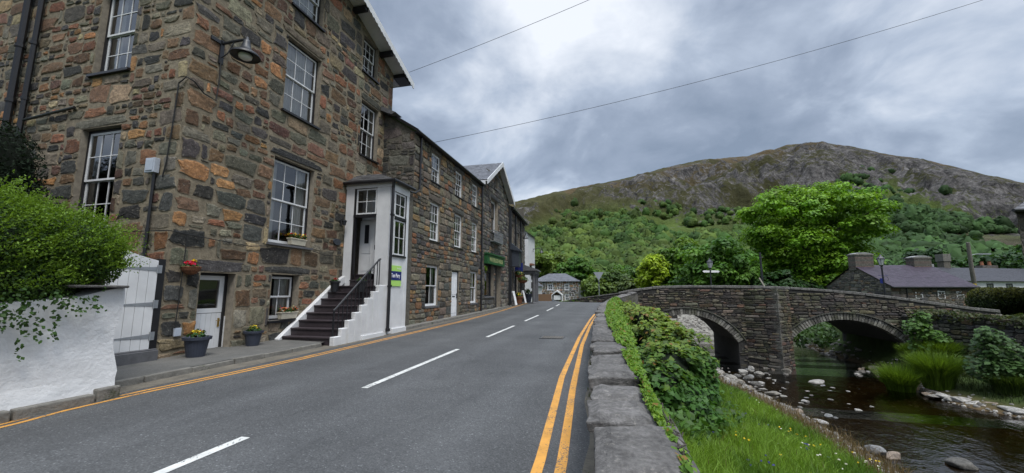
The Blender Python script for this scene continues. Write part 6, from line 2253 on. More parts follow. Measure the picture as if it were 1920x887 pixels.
o34 = Vector((22.85, 41.2, 0))
rc_, ff, gf = gabled('slate_cottage', 'long low stone cottage with purple slate roof and round capped chimneys behind the bridge', 'house', o34, rt2, 7.1, 7.0, -1.2, 2.1, 4.0, 'cottage_mortar', PAL_DARK, seed=301)
for (u, v0_, v1_) in ((2.0, 1.05, 1.75), (3.9, 1.05, 1.7), (5.5, 1.05, 1.65)):
    window(rc_, ff, u, u + 0.62, v0_, v1_, 2, 1, 1, recess=-0.03, frame='white_paint', fw=0.06, stile=0.05, bar=0.04, sill=None, curtain=None, seed=300)
pipe('downpipe', rc_, [ff.p(1.25, 2.0, 0.08), ff.p(1.25, -1.2, 0.08)], 0.045)
for (u, wd, zt) in ((0.75, 0.85, 5.25), (6.2, 0.8, 4.95)):
    mb = MB()
    f2 = Fr(ff.p(u, 0, -3.5), ff.u, ff.n)
    zz = 3.6
    mb.fbox(f2, -wd, wd, zz, zt - 0.25, -0.4, 0.4, 0, (0.13, 0.12, 0.10, 0.0))
    mb.fbox(f2, -wd - 0.06, wd + 0.06, zt - 0.25, zt - 0.12, -0.46, 0.46, 0, (0.16, 0.15, 0.13, 0.0))
    for i in range(10):
        mb.fbox(f2, -wd - 0.01, wd + 0.01, zz + 0.02 + i * 0.14, zz + 0.10 + i * 0.14, -0.41, 0.41, 0, (0.10 + 0.02 * (i % 3), 0.10, 0.085, 0.0)) if zz + 0.10 + i * 0.14 < zt - 0.25 else None
    ch = mb.build('chimney', 'cottage_stone', rc_, recalc=False)
    mb = MB()
    arc = [(-wd - 0.02 + (2 * wd + 0.04) * k / 12, zt - 0.12 + 0.16 * math.sin(math.pi * k / 12)) for k in range(13)]
    mb.prism(arc, f2, -0.42, 0.42)
    mb.build('cap', 'chimney_cap', ch)

o48 = ray_at(1768, 540, 47)
o48.z = 0
wc_, ff2, gf2 = gabled('white_walled_cottage', 'white walled cottage with grey slate roof to the right of the utility pole', 'house', o48, rt2 * 0.97 + fw2d * 0.20, 21.0, 6.5, -0.5, 2.95, 4.6, 'white_paint', None, 'slate_grey', seed=320, base=(0.036, 0.036, 0.041))
for u in (3.0, 7.0, 10.2, 14.0):
    window(wc_, ff2, u, u + 1.1, 1.3, 2.6, 2, 1, 1, recess=-0.03, frame='dark_iron', fw=0.08, stile=0.08, bar=0.05, sash='dark_iron', sill=None, curtain=None, seed=321)
f2 = Fr(ff2.p(3.5, 0, -3.2), ff2.u, ff2.n)
mb = MB()
mb.fbox(f2, -0.3, 0.3, 4.4, 5.1, -0.3, 0.3)
mb.lathe(f2.p(0, 5.1, 0), [(0.15, 0), (0.25, 0.1), (0.12, 0.25), (0.06, 0.5)], 10)
mb.build('chimney', 'chimney_cap', wc_)
tallc = thing('tall_chimney', 'tall square stone chimney stack with pale top rising behind the slate cottage', 'chimney', (36, 56, 2))
q = ray_at(1771, 505, 52)
f2 = Fr((q.x, q.y, 0), rt2, -fw2d)
mb = MB()
mb.fbox(f2, -0.42, 0.42, 3.0, 5.5, -0.42, 0.42, 0, (0.12, 0.11, 0.09, 0))
mb.build('stack', 'cottage_stone', tallc)
mb = MB()
mb.fbox(f2, -0.5, 0.5, 5.5, 6.45, -0.5, 0.5, 0)
mb.build('pot', 'kerb_concrete', tallc)
for (pxx, pyb, dd_, wd, hh, lab, nm, pots) in ((1852, 516, 58, 1.1, 2.0, 'brick chimney with terracotta pots behind the white walled cottage', 'brick_chimney', True), (1888, 520, 60, 1.5, 1.2, 'low broad stone chimney at the far right of the cottages', 'stone_chimney', False)):
    q = ray_at(pxx, pyb, dd_)
    f2 = Fr((q.x, q.y, 0), rt2, -fw2d)
    t_ = thing(nm, lab, 'chimney', (q.x, q.y, q.z - 2))
    mb = MB()
    mb.fbox(f2, -wd, wd, q.z - 2.5, q.z + hh - 0.6, -0.5, 0.5, 0, (0.12, 0.11, 0.1, 0))
    mb.build('stack', 'cottage_stone', t_)
    if pots:
        for uu_ in (-0.6, 0.5):
            mb = MB()
            mb.lathe(f2.p(uu_, q.z + hh - 0.6, 0), [(0.2, 0), (0.16, 0.5), (0.2, 0.6)], 10)
            mb.build('pot', 'terracotta', t_)
# house at the frame edge on the right bank: hipped roof, seen end on
ub = (rt2 * 0.985 - fw2d * 0.17)
ed = ray_at(1906, 400, 20)
ed.z = 0
eb = thing('riverside_house', 'dark stone house with overhanging slate eaves at the far right edge of the view', 'house', (ed.x, ed.y, -0.2))
ub.normalize()
nb_ = Vector((ub.y, -ub.x, 0))
fe = Fr((ed.x, ed.y, 0), ub, nb_)
vd = ((ed - Vector((0, 0, 0))).normalized() + ub * 0.10).normalized()
fe2 = Fr((ed.x, ed.y, 0), -vd, Vector((-vd.y, vd.x, 0)) * (1 if Vector((-vd.y, vd.x, 0)).dot(ub) < 0 else -1))
mb = MB()
EZ = 5.55
mb.quad(fe.p(0, -0.3), fe.p(7, -0.3), fe.p(7, EZ), fe.p(0, EZ))
mb.quad(fe2.p(-8, -0.3), fe2.p(0, -0.3), fe2.p(0, EZ), fe2.p(-8, EZ))
stones(fe, 0, 7, -0.2, EZ, [], 341, PAL_DARK, hr=(0.16, 0.4), asp=(1.1, 2.6), gap=0.014, mb=mb, mi=1, lintels=False, bright=(0.5, 1.1))
stones(fe2, -8, 0, -0.2, EZ, [], 342, PAL_DARK, hr=(0.16, 0.4), asp=(1.1, 2.6), gap=0.014, mb=mb, mi=1, lintels=False, bright=(0.5, 1.1))
mb.build('walls', ['cottage_mortar', 'cottage_stone'], eb, recalc=False)
c0_ = Vector(fe.p(-0.55, EZ + 0.1, 0.5))
c1_ = Vector(fe.p(7.5, EZ + 0.1, 0.5))
c2_ = c1_ + vd * 9
c3_ = c0_ + vd * 9
rg0 = c0_ + ub * 4 + vd * 3.2 + Vector((0, 0, 3.4))
rg1 = c0_ + ub * 4 + vd * 6 + Vector((0, 0, 3.4))
slates(c0_, c1_, rg0 + ub * 0.01, rg0, 'roof', 'slate_grey', eb, seed=343)
slates(c3_, c0_, rg0, rg1, 'roof', 'slate_grey', eb, seed=344)
slates(c1_, c2_, rg1, rg0, 'roof', 'slate_grey', eb, seed=345)
mb = MB()
for (p_, q_) in ((c3_, c0_), (c0_, c1_)):
    mb.tube([p_ - Vector((0, 0, 0.06)), q_ - Vector((0, 0, 0.06))], 0.08, 8)
mb.add([c0_ - Vector((0, 0, 0.03)), c1_ - Vector((0, 0, 0.03)), c2_ - Vector((0, 0, 0.03)), c3_ - Vector((0, 0, 0.03))], [(0, 1, 2, 3)])
mb.build('gutter', 'black_paint', eb, recalc=False)

# retaining wall along the right bank
rwl = thing('riverbank_wall', 'mossy stone retaining wall above the right bank of the river', 'wall', (14.5, 18, -1.8))
mb = MB()
pts = [(13.6, 23.96, 0.62), (14.1, 21.3, 0.60), (14.66, 19.0, 0.58), (15.1, 15.2, 0.55), (15.7, 8, 0.5), (16.3, -20, 0.5)]
for k, (a_, b_) in enumerate(zip(pts[:-1], pts[1:])):
    dd_ = Vector((b_[0] - a_[0], b_[1] - a_[1], 0))
    L = dd_.length
    f_ = Fr((a_[0], a_[1], 0), dd_, Vector((dd_.y, -dd_.x, 0)))
    mb.hexa([f_.p(0, -2.4, -0.5), f_.p(0, -2.4, 0), f_.p(L, -2.4, 0), f_.p(L, -2.4, -0.5), f_.p(0, a_[2], -0.5), f_.p(0, a_[2], 0), f_.p(L, b_[2], 0), f_.p(L, b_[2], -0.5)], 0)
    if k < 4:
        stones(f_, 0, L, -1.9, 0.58, [], 400 + k, PAL_DARK + [((0.09, 0.10, 0.04), 1.0)], hr=(0.08, 0.24), asp=(1.3, 3.2), gap=0.012, depth=0.05, mb=mb, mi=1, lintels=False, n=9, bright=(0.5, 1.1))
mb.build('masonry', ['bridge_mortar', 'bridge_stone'], rwl, recalc=False)

# ================================================================== trees
def tree(name, label, x, y, zb, ztop, r, zc0, nc, nl, ls, pal, seed, trunk=0.28, flat=0.6, group=None, ry=None, crad=0.2, cat='tree', limbs=7):
    g = np.random.default_rng(seed)
    t_ = thing(name, label, cat, (x, y, zb), group)
    ry = ry or r
    zc, rz = (zc0 + ztop) / 2, (ztop - zc0) / 2
    U = unit(g, nc)
    rad_ = g.uniform(0.35, 1.0, nc) ** 0.6
    cr = crad * r * g.uniform(0.7, 1.35, nc)
    lim = np.stack([np.maximum(r - cr * 0.7, 0.2), np.maximum(ry - cr * 0.7, 0.2), np.maximum(rz - cr * flat, 0.2)], 1)
    lump = 1 + 0.10 * np.sin(3 * np.arctan2(U[:, 1], U[:, 0]) + seed) + 0.12 * np.sin(5 * U[:, 2] + seed * 2)
    Cc = np.array([x, y, zc]) + U * lim * (rad_ * lump)[:, None]
    # trunk and limbs
    mb = MB()
    zt = zc0 + (ztop - zc0) * 0.45
    mb.tube([(x, y, zb - 0.2), (x + 0.05 * r * g.normal() * 0.3, y, zb + (zt - zb) * 0.5), (x + 0.06 * r * g.normal() * 0.4, y, zt), (x, y, ztop - rz * 0.35)], [trunk * 1.35, trunk, trunk * 0.75, trunk * 0.2], 9)
    for k in g.permutation(nc)[:limbs]:
        h = zb + (zt - zb) * g.uniform(0.45, 1.0)
        tip = Cc[k]
        mid_ = (np.array([x, y, h]) * 0.5 + tip * 0.5) + np.array([0, 0, 0.12 * r])
        mb.tube([(x, y, h), tuple(mid_), tuple(tip)], [trunk * 0.5, trunk * 0.3, trunk * 0.08], 6)
    mb.build('trunk', 'bark', t_)
    V = unit(g, nc * nl).reshape(nc, nl, 3)
    V[..., 2] = np.where(g.uniform(0, 1, V.shape[:2]) < 0.62, np.abs(V[..., 2]), V[..., 2])
    Pn = Cc[:, None, :] + V * np.stack([cr, cr, cr * flat], 1)[:, None, :] * g.uniform(0.5, 1.12, (nc, nl, 1))
    N = V * 0.8 + np.array([0, 0, 0.55]) + 0.3 * g.normal(size=V.shape)
    pal = np.array(pal)
    wv = g.uniform(0, 1, nc)
    base = pal[0] * (1 - wv[:, None]) + pal[1] * wv[:, None]
    base = base * g.uniform(0.75, 1.25, (nc, 1))
    cc = base[:, None, :] * g.uniform(0.7, 1.35, (nc, nl, 1))
    S = ls * g.uniform(0.6, 1.35, nc * nl)
    leaf_obj('crown', Pn.reshape(-1, 3), N.reshape(-1, 3), S, cc.reshape(-1, 3), 'leaf', g, t_, asp=0.6)
    return t_


SYC = [(0.105, 0.230, 0.013), (0.180, 0.320, 0.024)]
MID = [(0.050, 0.130, 0.018), (0.092, 0.190, 0.024)]
DRK = [(0.020, 0.055, 0.014), (0.035, 0.080, 0.018)]
LIM = [(0.10, 0.19, 0.02), (0.15, 0.24, 0.025)]
YLW = [(0.21, 0.31, 0.015), (0.31, 0.41, 0.03)]
PAL_ = [(0.10, 0.155, 0.030), (0.13, 0.195, 0.032)]
tree('sycamore_tree', 'largest tree, a broad bright green sycamore standing behind the bridge', 23.7, 57.4, -0.3, 16.0, 7.9, 0.8, 340, 200, 0.185, SYC, 3, trunk=0.75, flat=0.55, crad=0.18, limbs=16)
tree('broadleaf_tree', 'dense mid green tree behind the fingerpost lamp, left of the big sycamore', 12.1, 52.6, -0.2, 8.1, 5.0, 0.4, 90, 110, 0.25, MID, 5, trunk=0.3, flat=0.6, crad=0.24)
tree('golden_tree', 'small yellow green tree glowing beyond the left arch of the bridge', 5.7, 63.6, -0.3, 7.7, 2.7, 0.2, 60, 110, 0.22, YLW, 6, trunk=0.2, flat=0.7, crad=0.30)
tree('lime_tree', 'lime green tree whose top shows above the dense mid green tree', 12.9, 75, -1, 11.6, 4.4, 2.0, 60, 100, 0.3, LIM, 7, trunk=0.3, crad=0.26)
tree('broadleaf_tree', 'fresh green tree in the gap between golden tree and fingerpost lamp', 9.0, 67, -0.5, 8.8, 3.2, 0.2, 56, 100, 0.26, [(0.07, 0.15, 0.02), (0.10, 0.19, 0.02)], 8, trunk=0.25, crad=0.28)
tree('pale_willow', 'tall pale green rounded tree rising behind the hipped cottage at the street end', -18.4, 112, -1.4, 14.2, 7.4, 0.5, 110, 110, 0.42, PAL_, 9, trunk=0.4, crad=0.24, flat=0.8)
tree('broadleaf_tree', 'rounded bright green tree behind the right end of the hipped cottage', -9.6, 108, -1.4, 11.4, 5.6, 1.0, 90, 110, 0.40, [(0.045, 0.115, 0.014), (0.075, 0.155, 0.02)], 10, trunk=0.35, crad=0.26)
for i, (x, y, zt, r, pl, lb) in enumerate([(-4.0, 96, 5.8, 4.4, PAL_, 'low pale green bush just left of the triangular sign'), (0.5, 99, 7.6, 4.6, [(0.05, 0.095, 0.02), (0.07, 0.12, 0.025)], 'rounded dull green bush right of the triangular sign'),
                                            (5.0, 100, 8.2, 4.0, [(0.045, 0.105, 0.018), (0.07, 0.135, 0.02)], 'green bush left of the golden tree'), (-13.5, 116, 7.6, 5.5, PAL_, 'olive bush peeping over the hipped cottage roof'),
                                            (2.4, 84, 4.6, 3.4, [(0.055, 0.09, 0.02), (0.085, 0.12, 0.03)], 'low olive bush above the dark field wall')]):
    tree('bush', lb, x, y, -1.4, zt, r, -1.2, 56, 90, 0.38, pl, 20 + i, trunk=0.2, crad=0.3, flat=0.8, cat='bush')
for i, (x, y, zt, r, lb) in enumerate([(17.0, 50.5, 4.2, 3.0, 'dark leafy bush under the left side of the big sycamore'), (21.0, 54, 3.6, 2.8, 'dark low bush at the foot of the big sycamore'),
                                        (57, 72, 6.8, 4.4, 'dark evergreen behind the chimneys at the far right'), (47, 82, 6.6, 4.5, 'dark bush behind the utility pole')]):
    tree('bush', lb, x, y, -0.3, zt, r, -0.2, 60, 90, 0.24, DRK, 40 + i, trunk=0.15, crad=0.3, flat=0.7, cat='bush')
# more trees in the middle distance between the valley floor and the hillside
g = np.random.default_rng(99)
KIND = ['pale green', 'mid green', 'dark green']
PK = [[(0.08, 0.13, 0.02), (0.11, 0.17, 0.025)], MID, DRK]
mids = [(-5, 122, 9, 5, 0), (3, 118, 9.5, 5, 1), (11, 112, 10, 5.5, 0), (17, 104, 9, 5, 1), (19.5, 92, 10, 4.8, 0), (27, 96, 10.5, 5.5, 1), (36, 92, 10, 5.5, 2), (44, 88, 9.5, 5.5, 1), (52, 84, 9, 5.5, 2), (60, 78, 9, 6, 2)]
lbs = ['pale green tree low on the hillside straight behind the triangular sign', 'mid green tree on the hillside foot left of the golden tree', 'pale green tree on the hillside foot above the golden tree', 'mid green tree on the slope behind the lime green tree',
       'pale green tree filling the gap left of the big sycamore', 'mid green tree hidden behind the big sycamore', 'dark tree on the slope right of the big sycamore', 'mid green tree behind the slate cottage roof', 'dark tree behind the tall square chimney stack',
       'dark tree at the far right behind the riverside house']
for i, (x, y, h, r, k) in enumerate(mids):
    tree('hillside_tree', lbs[i], x, y, -1.5, h, r, 0, 70, 80, 0.42, PK[k], 60 + i, trunk=0.3, crad=0.27, flat=0.75, group='trees at the foot of the hillside')


# ================================================================== clipped and wild hedges
def blob_leaves(blobs, n, depth, g, up=0.3):
    """points in the outer shell of a set of ellipsoids, hidden inner ones dropped"""
    vol = np.array([b[3] * b[4] + b[4] * b[5] + b[3] * b[5] for b in blobs])
    idx = g.choice(len(blobs), n, p=vol / vol.sum())
    B = np.array(blobs)[idx]
    U = unit(g, n)
    Pn = B[:, :3] + U * B[:, 3:6] * (1 - depth * g.uniform(0, 1, (n, 1)) ** 1.5)
    keep = np.ones(n, bool)
    for b in blobs:
        d = (((Pn - np.array(b[:3])) / np.array(b[3:6])) ** 2).sum(1)
        keep &= d > (1 - depth) ** 2 * 0.80
    N = U / B[:, 3:6]
    N /= np.linalg.norm(N, axis=1, keepdims=True)
    return Pn[keep], N[keep]


def core_mesh(blobs, name, parent, col, sc=0.86, mat='leaf_far'):
    mb = MB()
    for (x, y, z, a, b, c) in blobs:
        vs, fs = [], []
        nu, nv = 16, 9
        for j in range(nv + 1):
            th = math.pi * j / nv
            for i in range(nu):
                ph = 2 * math.pi * i / nu
                k = sc * (1 + 0.06 * math.sin(5 * ph + 3 * th))
                vs.append((x + a * k * math.sin(th) * math.cos(ph), y + b * k * math.sin(th) * math.sin(ph), z + c * k * math.cos(th)))
        for j in range(nv):
            for i in range(nu):
                fs.append((j * nu + i, (j + 1) * nu + i, (j + 1) * nu + (i + 1) % nu, j * nu + (i + 1) % nu))
        mb.add(vs, fs, 0, col + (1,))
    return mb.build(name, mat, parent, recalc=False)


g = np.random.default_rng(123)
hedge = thing('garden_hedge', 'bushy bright green hedge billowing over the whitewashed garden wall', 'hedge', (-8.4, 2.5, 1.4))
HB = [(-8.35, 1.0, 2.05, 1.05, 2.2, 0.95), (-8.25, 3.0, 2.22, 0.95, 1.3, 0.82), (-8.30, 4.05, 2.30, 0.80, 0.95, 0.62), (-8.1, 3.5, 1.75, 0.72, 0.9, 0.45), (-8.45, -2.5, 2.0, 1.1, 2.6, 1.0), (-9.1, 3.6, 2.0, 0.8, 1.2, 0.8), (-8.2, 4.35, 2.05, 0.6, 0.62, 0.42)]
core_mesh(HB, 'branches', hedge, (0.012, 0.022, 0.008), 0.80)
Pn, N = blob_leaves(HB, 150000, 0.22, g)
sel = Pn[:, 1] > 1.0
Pn, N = Pn[sel], N[sel]
n = len(Pn)
hv = g.uniform(0, 1, (n, 1))
col = np.array([0.026, 0.066, 0.009]) * (1 - hv) + np.array([0.066, 0.125, 0.012]) * hv
col = col * (0.75 + 0.6 * fbm(Pn[:, 1] * 3, Pn[:, 2] * 3 + Pn[:, 0], 3, 8))[:, None]
leaf_obj('foliage', Pn, N + 0.55 * g.normal(size=Pn.shape) + np.array([0, 0, 0.35]), g.uniform(0.016, 0.034, n), col, 'leaf', g, hedge, asp=0.42)
# upright young shoots
ns = 9500
k = g.integers(0, n, ns)
k = k[N[k, 2] > -0.25]
dirs = N[k] * 0.8 + np.array([0.25, 0.45, 0.55]) + 0.25 * g.normal(size=(len(k), 3))
dirs /= np.linalg.norm(dirs, axis=1, keepdims=True)
L = g.uniform(0.08, 0.34, len(k)) * (0.4 + 1.1 * fbm(Pn[k, 1] * 2, Pn[k, 2] * 2, 3, 88))
P_, N_, S_, C_ = [], [], [], []
for j in range(9):
    f = (j + 0.5) / 9
    P_.append(Pn[k] + dirs * (L * f)[:, None] + 0.008 * g.normal(size=(len(k), 3)))
    N_.append(np.cross(dirs, g.normal(size=(len(k), 3))) + dirs * 0.4)
    S_.append(g.uniform(0.014, 0.026, len(k)))
    C_.append(np.array([0.13, 0.225, 0.02]) * g.uniform(0.7, 1.3, (len(k), 1)))
leaf_obj('shoots', np.concatenate(P_), np.concatenate(N_), np.concatenate(S_), np.concatenate(C_), 'leaf', g, hedge, asp=0.42)

ivy = thing('trailing_ivy', 'dark green ivy trailing from under the hedge down the whitewashed wall', 'ivy', (-7.35, 3.6, 1.0))
P_ = []
for k in range(58):
    y0_, z0_ = g.uniform(2.9, 4.35), g.uniform(1.35, 1.7)
    L = max(0.05, g.uniform(0.1, 0.35) * (4.5 - y0_) ** 1.1)
    m_ = int(L / 0.035) + 2
    for j in range(m_):
        P_.append((WX + 0.05 + g.uniform(0, 0.09), y0_ + g.normal() * 0.05 - 0.02 * j * 0.3, z0_ - L * j / m_ + g.normal() * 0.015))
for k in range(3):
    y0_ = 3.52 + 0.16 * k
    for j in range(22):
        P_.append((WX + 0.05 + g.uniform(0, 0.05), y0_ + 0.03 * math.sin(j) + g.normal() * 0.02, 1.3 - j * 0.025 * (1 if k == 0 else 0.6)))
P_ = np.array(P_)
n = len(P_)
leaf_obj('leaves', P_, np.array([1.0, -0.1, 0.35]) + 0.5 * g.normal(size=(n, 3)), g.uniform(0.015, 0.034, n), np.array([0.035, 0.075, 0.016]) * g.uniform(0.6, 1.7, (n, 1)), 'leaf', g, ivy, asp=0.8)

yew = thing('yew_tree', 'very dark clipped yew standing against the garden side of the stone house', 'tree', (-13.1, 5.0, 0.2))
YB_ = [(-13.2, 5.0, 2.6, 1.55, 1.4, 2.4), (-13.0, 4.9, 4.2, 1.3, 1.2, 1.25), (-14.4, 5.0, 3.5, 1.4, 1.3, 2.2), (-12.7, 5.1, 3.2, 1.15, 1.1, 1.3)]
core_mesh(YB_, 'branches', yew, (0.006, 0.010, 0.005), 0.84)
Pn, N = blob_leaves(YB_, 42000, 0.2, g)
n = len(Pn)
leaf_obj('foliage', Pn, N + 0.7 * g.normal(size=Pn.shape), g.uniform(0.025, 0.06, n), np.array([0.010, 0.020, 0.009]) * g.uniform(0.5, 1.6, (n, 1)), 'leaf_far', g, yew, asp=0.35)
mb = MB()
mb.tube([(-13.2, 5.0, 0), (-13.2, 5.0, 2)], 0.2, 8)
mb.build('trunk', 'bark', yew)

hd = ray_at(1858, 560, 22.5)
rh = thing('clipped_hedge', 'clipped box shaped hedge with golden tips above the right riverbank wall', 'hedge', (hd.x, hd.y, 0))
HBx = []
for k in range(9):
    q = hd + rt2 * (0.55 + k * 0.85) + fw2d * 0.7
    HBx.append((q.x, q.y, 0.95, 0.85, 0.85, 0.95))
    HBx.append((q.x, q.y, 1.35, 0.75, 0.75, 0.52))
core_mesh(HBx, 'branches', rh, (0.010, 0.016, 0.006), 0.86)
Pn, N = blob_leaves(HBx, 42000, 0.16, g)
n = len(Pn)
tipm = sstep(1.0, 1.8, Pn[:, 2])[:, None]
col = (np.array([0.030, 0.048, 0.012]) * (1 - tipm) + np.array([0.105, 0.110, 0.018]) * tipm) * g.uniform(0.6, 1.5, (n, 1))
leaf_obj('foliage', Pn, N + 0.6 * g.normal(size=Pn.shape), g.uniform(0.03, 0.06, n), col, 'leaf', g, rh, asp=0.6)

# ================================================================== river bank planting, left bank
def wall_outer(y):
    return np.interp(y, [-6, 0, 2.2, 3.75, 4.8, 6.75, 9.9, 12, 15, 18, 20.3, 22, 23.2], [0.47, 0.42, 0.36, 0.26, 0.2, 0.11, -0.03, -0.1, -0.15, -0.15, -0.06, 0.22, 0.7])


def wall_topz(y):
    return np.interp(y, [-6, 0, 2.2, 3.75, 4.8, 6.75, 9.9, 12, 15, 18, 20.3, 22, 23.2], [0.60, 0.69, 0.745, 0.78, 0.81, 0.85, 0.90, 0.95, 1.01, 1.08, 1.17, 1.33, 1.48])


# ivy along the outer edge of the coping
g = np.random.default_rng(321)
n = 42000
y = 2.3 + (21.2 - 2.3) * g.uniform(0, 1, n) ** 0.85
wdt = np.interp(y, [2.3, 3.5, 5, 7, 9, 13, 18, 21.5], [0.06, 0.09, 0.14, 0.25, 0.38, 0.46, 0.5, 0.4]) * (0.65 + 0.7 * fbm(y * 1.3, y * 0 + 3, 4, 4))
hgt = np.interp(y, [2.3, 4, 7, 12, 18, 21.5], [0.02, 0.03, 0.06, 0.12, 0.18, 0.16]) * (0.5 + fbm(y * 1.9, y * 0 + 9, 4, 6))
a = g.uniform(-0.30, 1.0, n)                       # across: inner lip to outer face
x = wall_outer(y) - 0.02 + a * wdt
z = wall_topz(y) + np.where(a < 0.75, hgt * np.sin(np.clip((a + 0.3) / 1.3, 0, 1) * np.pi) ** 0.6 * g.uniform(0.2, 1.0, n), 0) - np.maximum(a - 0.35, 0) * g.uniform(0.2, 1.5, n) * np.interp(y, [2.3, 6, 10], [0.35, 0.6, 1.0])
dz_ = fbm(y * 2.5, a * 3, 4, 14)
keep = dz_ > np.interp(y, [2.3, 5, 8, 12], [0.50, 0.46, 0.38, 0.2])
x, y, z, a = x[keep], y[keep], z[keep], a[keep]
n = len(x)
hv = g.uniform(0, 1, (n, 1))
col = (np.array([0.075, 0.165, 0.016]) * (1 - hv) + np.array([0.165, 0.275, 0.026]) * hv) * g.uniform(0.7, 1.2, (n, 1))
old = g.uniform(0, 1, n) < 0.04
col[old] = np.array([0.22, 0.13, 0.03])
wi = thing('wall_ivy', 'bright green ivy creeping along the river edge of the slab coping', 'ivy', (0.1, 10, 0.8))
leaf_obj('leaves', np.stack([x, y, z], 1), np.stack([0.35 + 0 * x, -0.25 + 0 * x, 0.9 + 0 * x], 1) + 0.45 * g.normal(size=(n, 3)), np.interp(y, [2, 8, 20], [0.026, 0.032, 0.045]) * g.uniform(0.6, 1.35, n), col, 'leaf', g, wi, asp=0.85)
mb = MB()
for k in range(70):
    y0_ = g.uniform(2.4, 12)
    x0_ = float(wall_outer(y0_))
    pts_ = [(x0_ + g.uniform(-0.02, 0.05), y0_ + j * 0.09 + g.normal() * 0.02, float(wall_topz(y0_)) + 0.012 - 0.03 * j * g.uniform(0, 0.5)) for j in range(6)]
    mb.tube(pts_, 0.004, 4)
mb.build('stems', 'bark', wi)['kind'] = 'stuff'

# big-leaved bush below the wall
bush = thing('sycamore_bush', 'large leafy sycamore bush spilling down the bank between wall and left arch', 'bush', (1.6, 11.5, -1.0))
BB = [(0.75, 16.8, 0.45, 0.75, 1.3, 0.60), (1.05, 14.6, 0.35, 0.85, 1.2, 0.68), (1.25, 12.7, 0.12, 0.90, 1.0, 0.72), (1.55, 11.4, -0.10, 0.85, 0.9, 0.66), (1.6, 11.0, -0.45, 0.72, 0.8, 0.62), (1.15, 10.3, -0.15, 0.65, 0.8, 0.58),
      (1.35, 9.9, -0.72, 0.62, 0.7, 0.5), (1.7, 10.6, -0.85, 0.6, 0.8, 0.5), (0.9, 13.6, 0.75, 0.5, 0.7, 0.4), (1.5, 12.2, 0.35, 0.5, 0.5, 0.45), (0.9, 9.2, -0.35, 0.5, 0.7, 0.5), (1.3, 9.0, -0.8, 0.6, 0.6, 0.4), (0.6, 19.4, 0.5, 0.8, 1.4, 0.6), (0.8, 13.0, -0.7, 0.8, 3.0, 0.8)]
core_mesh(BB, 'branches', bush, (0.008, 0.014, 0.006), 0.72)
Pn, N = blob_leaves(BB, 36000, 0.34, g)
Pn = Pn + N * (0.75 * (fbm(Pn[:, 1] * 1.6 + Pn[:, 0], Pn[:, 2] * 1.9, 4, 52) - 0.5))[:, None]
sel = fbm(Pn[:, 1] * 2.6, Pn[:, 2] * 2.6 + Pn[:, 0] * 2, 3, 53) > 0.40
Pn, N = Pn[sel], N[sel]
n = len(Pn)
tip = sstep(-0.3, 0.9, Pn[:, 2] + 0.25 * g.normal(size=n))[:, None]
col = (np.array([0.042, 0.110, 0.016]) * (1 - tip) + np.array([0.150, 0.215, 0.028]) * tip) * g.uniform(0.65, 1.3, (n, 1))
rd = g.uniform(0, 1, n) < 0.07 * tip[:, 0]
col[rd] = np.array([0.20, 0.12, 0.03])
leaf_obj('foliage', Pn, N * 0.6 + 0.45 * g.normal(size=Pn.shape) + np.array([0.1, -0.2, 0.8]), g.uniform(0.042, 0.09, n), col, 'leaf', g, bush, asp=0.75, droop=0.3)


def blades(X, Y, Z, H, W, g, col, lean=0.45, tipc=1.25, dirs=None):
    n = len(X)
    ang = g.uniform(0, 2 * np.pi, n) if dirs is None else dirs
    dx, dy = np.cos(ang), np.sin(ang)
    fa = g.uniform(0, np.pi, n)
    wx, wy = np.cos(fa) * W, np.sin(fa) * W
    ln = lean * H * g.uniform(0.2, 1.5, n)
    P0a = np.stack([X - wx, Y - wy, Z - 0.02], 1)
    P0b = np.stack([X + wx, Y + wy, Z - 0.02], 1)
    mx, my, mz = X + dx * ln * 0.3, Y + dy * ln * 0.3, Z + H * 0.6
    P1a = np.stack([mx - wx * 0.8, my - wy * 0.8, mz], 1)
    P1b = np.stack([mx + wx * 0.8, my + wy * 0.8, mz], 1)
    tx, ty, tz = X + dx * ln, Y + dy * ln, Z + H * (1 - 0.25 * (ln / np.maximum(H, 1e-3)))
    P2a = np.stack([tx - wx * 0.12, ty - wy * 0.12, tz], 1)
    P2b = np.stack([tx + wx * 0.12, ty + wy * 0.12, tz], 1)
    V = np.stack([P0a, P0b, P1b, P1a, P2b, P2a], 1).reshape(-1, 3)
    b = np.arange(n)[:, None] * 6
    F = np.concatenate([b + np.array([[0, 1, 2, 3]]), b + np.array([[3, 2, 4, 5]])], 0)
    C = np.repeat(np.concatenate([col, np.ones((n, 1))], 1), 6, axis=0)
    return V, F, C


def bank_z(X, Y):
    return terrain_z(X, Y)


g = np.random.default_rng(55)
N0 = 130000
Y = 2.0 + 19.5 * g.uniform(0, 1, N0) ** 1.25
xl_ = np.interp(Y, _GY, _GX)
xo = wall_outer(Y) + 0.04
X = xo + (xl_ + 0.02 - xo) * g.uniform(0, 1, N0)
patch = fbm(X * 1.1, Y * 1.1, 4, 61)
edge = (X - xo) / (xl_ - xo)
keep = g.uniform(0, 1, N0) < (1 - 0.93 * sstep(0.90, 1.0, edge)) * (0.35 + 0.65 * sstep(18.5, 15.0, Y))
X, Y, patch, edge = X[keep], Y[keep], patch[keep], edge[keep]
n = len(X)
H = (0.13 + 0.22 * patch) * g.uniform(0.5, 1.5, n) * np.interp(edge, [0, 0.7, 1], [1.0, 1.0, 0.75])
Wd = np.interp(Y, [2, 8, 20], [0.0045, 0.006, 0.011])
pc = sstep(0.35, 0.65, fbm(X * 0.9 + 5, Y * 0.9, 4, 17))[:, None]
col = (np.array([0.085, 0.165, 0.020]) * (1 - pc) + np.array([0.165, 0.275, 0.034]) * pc) * g.uniform(0.65, 1.35, (n, 1))
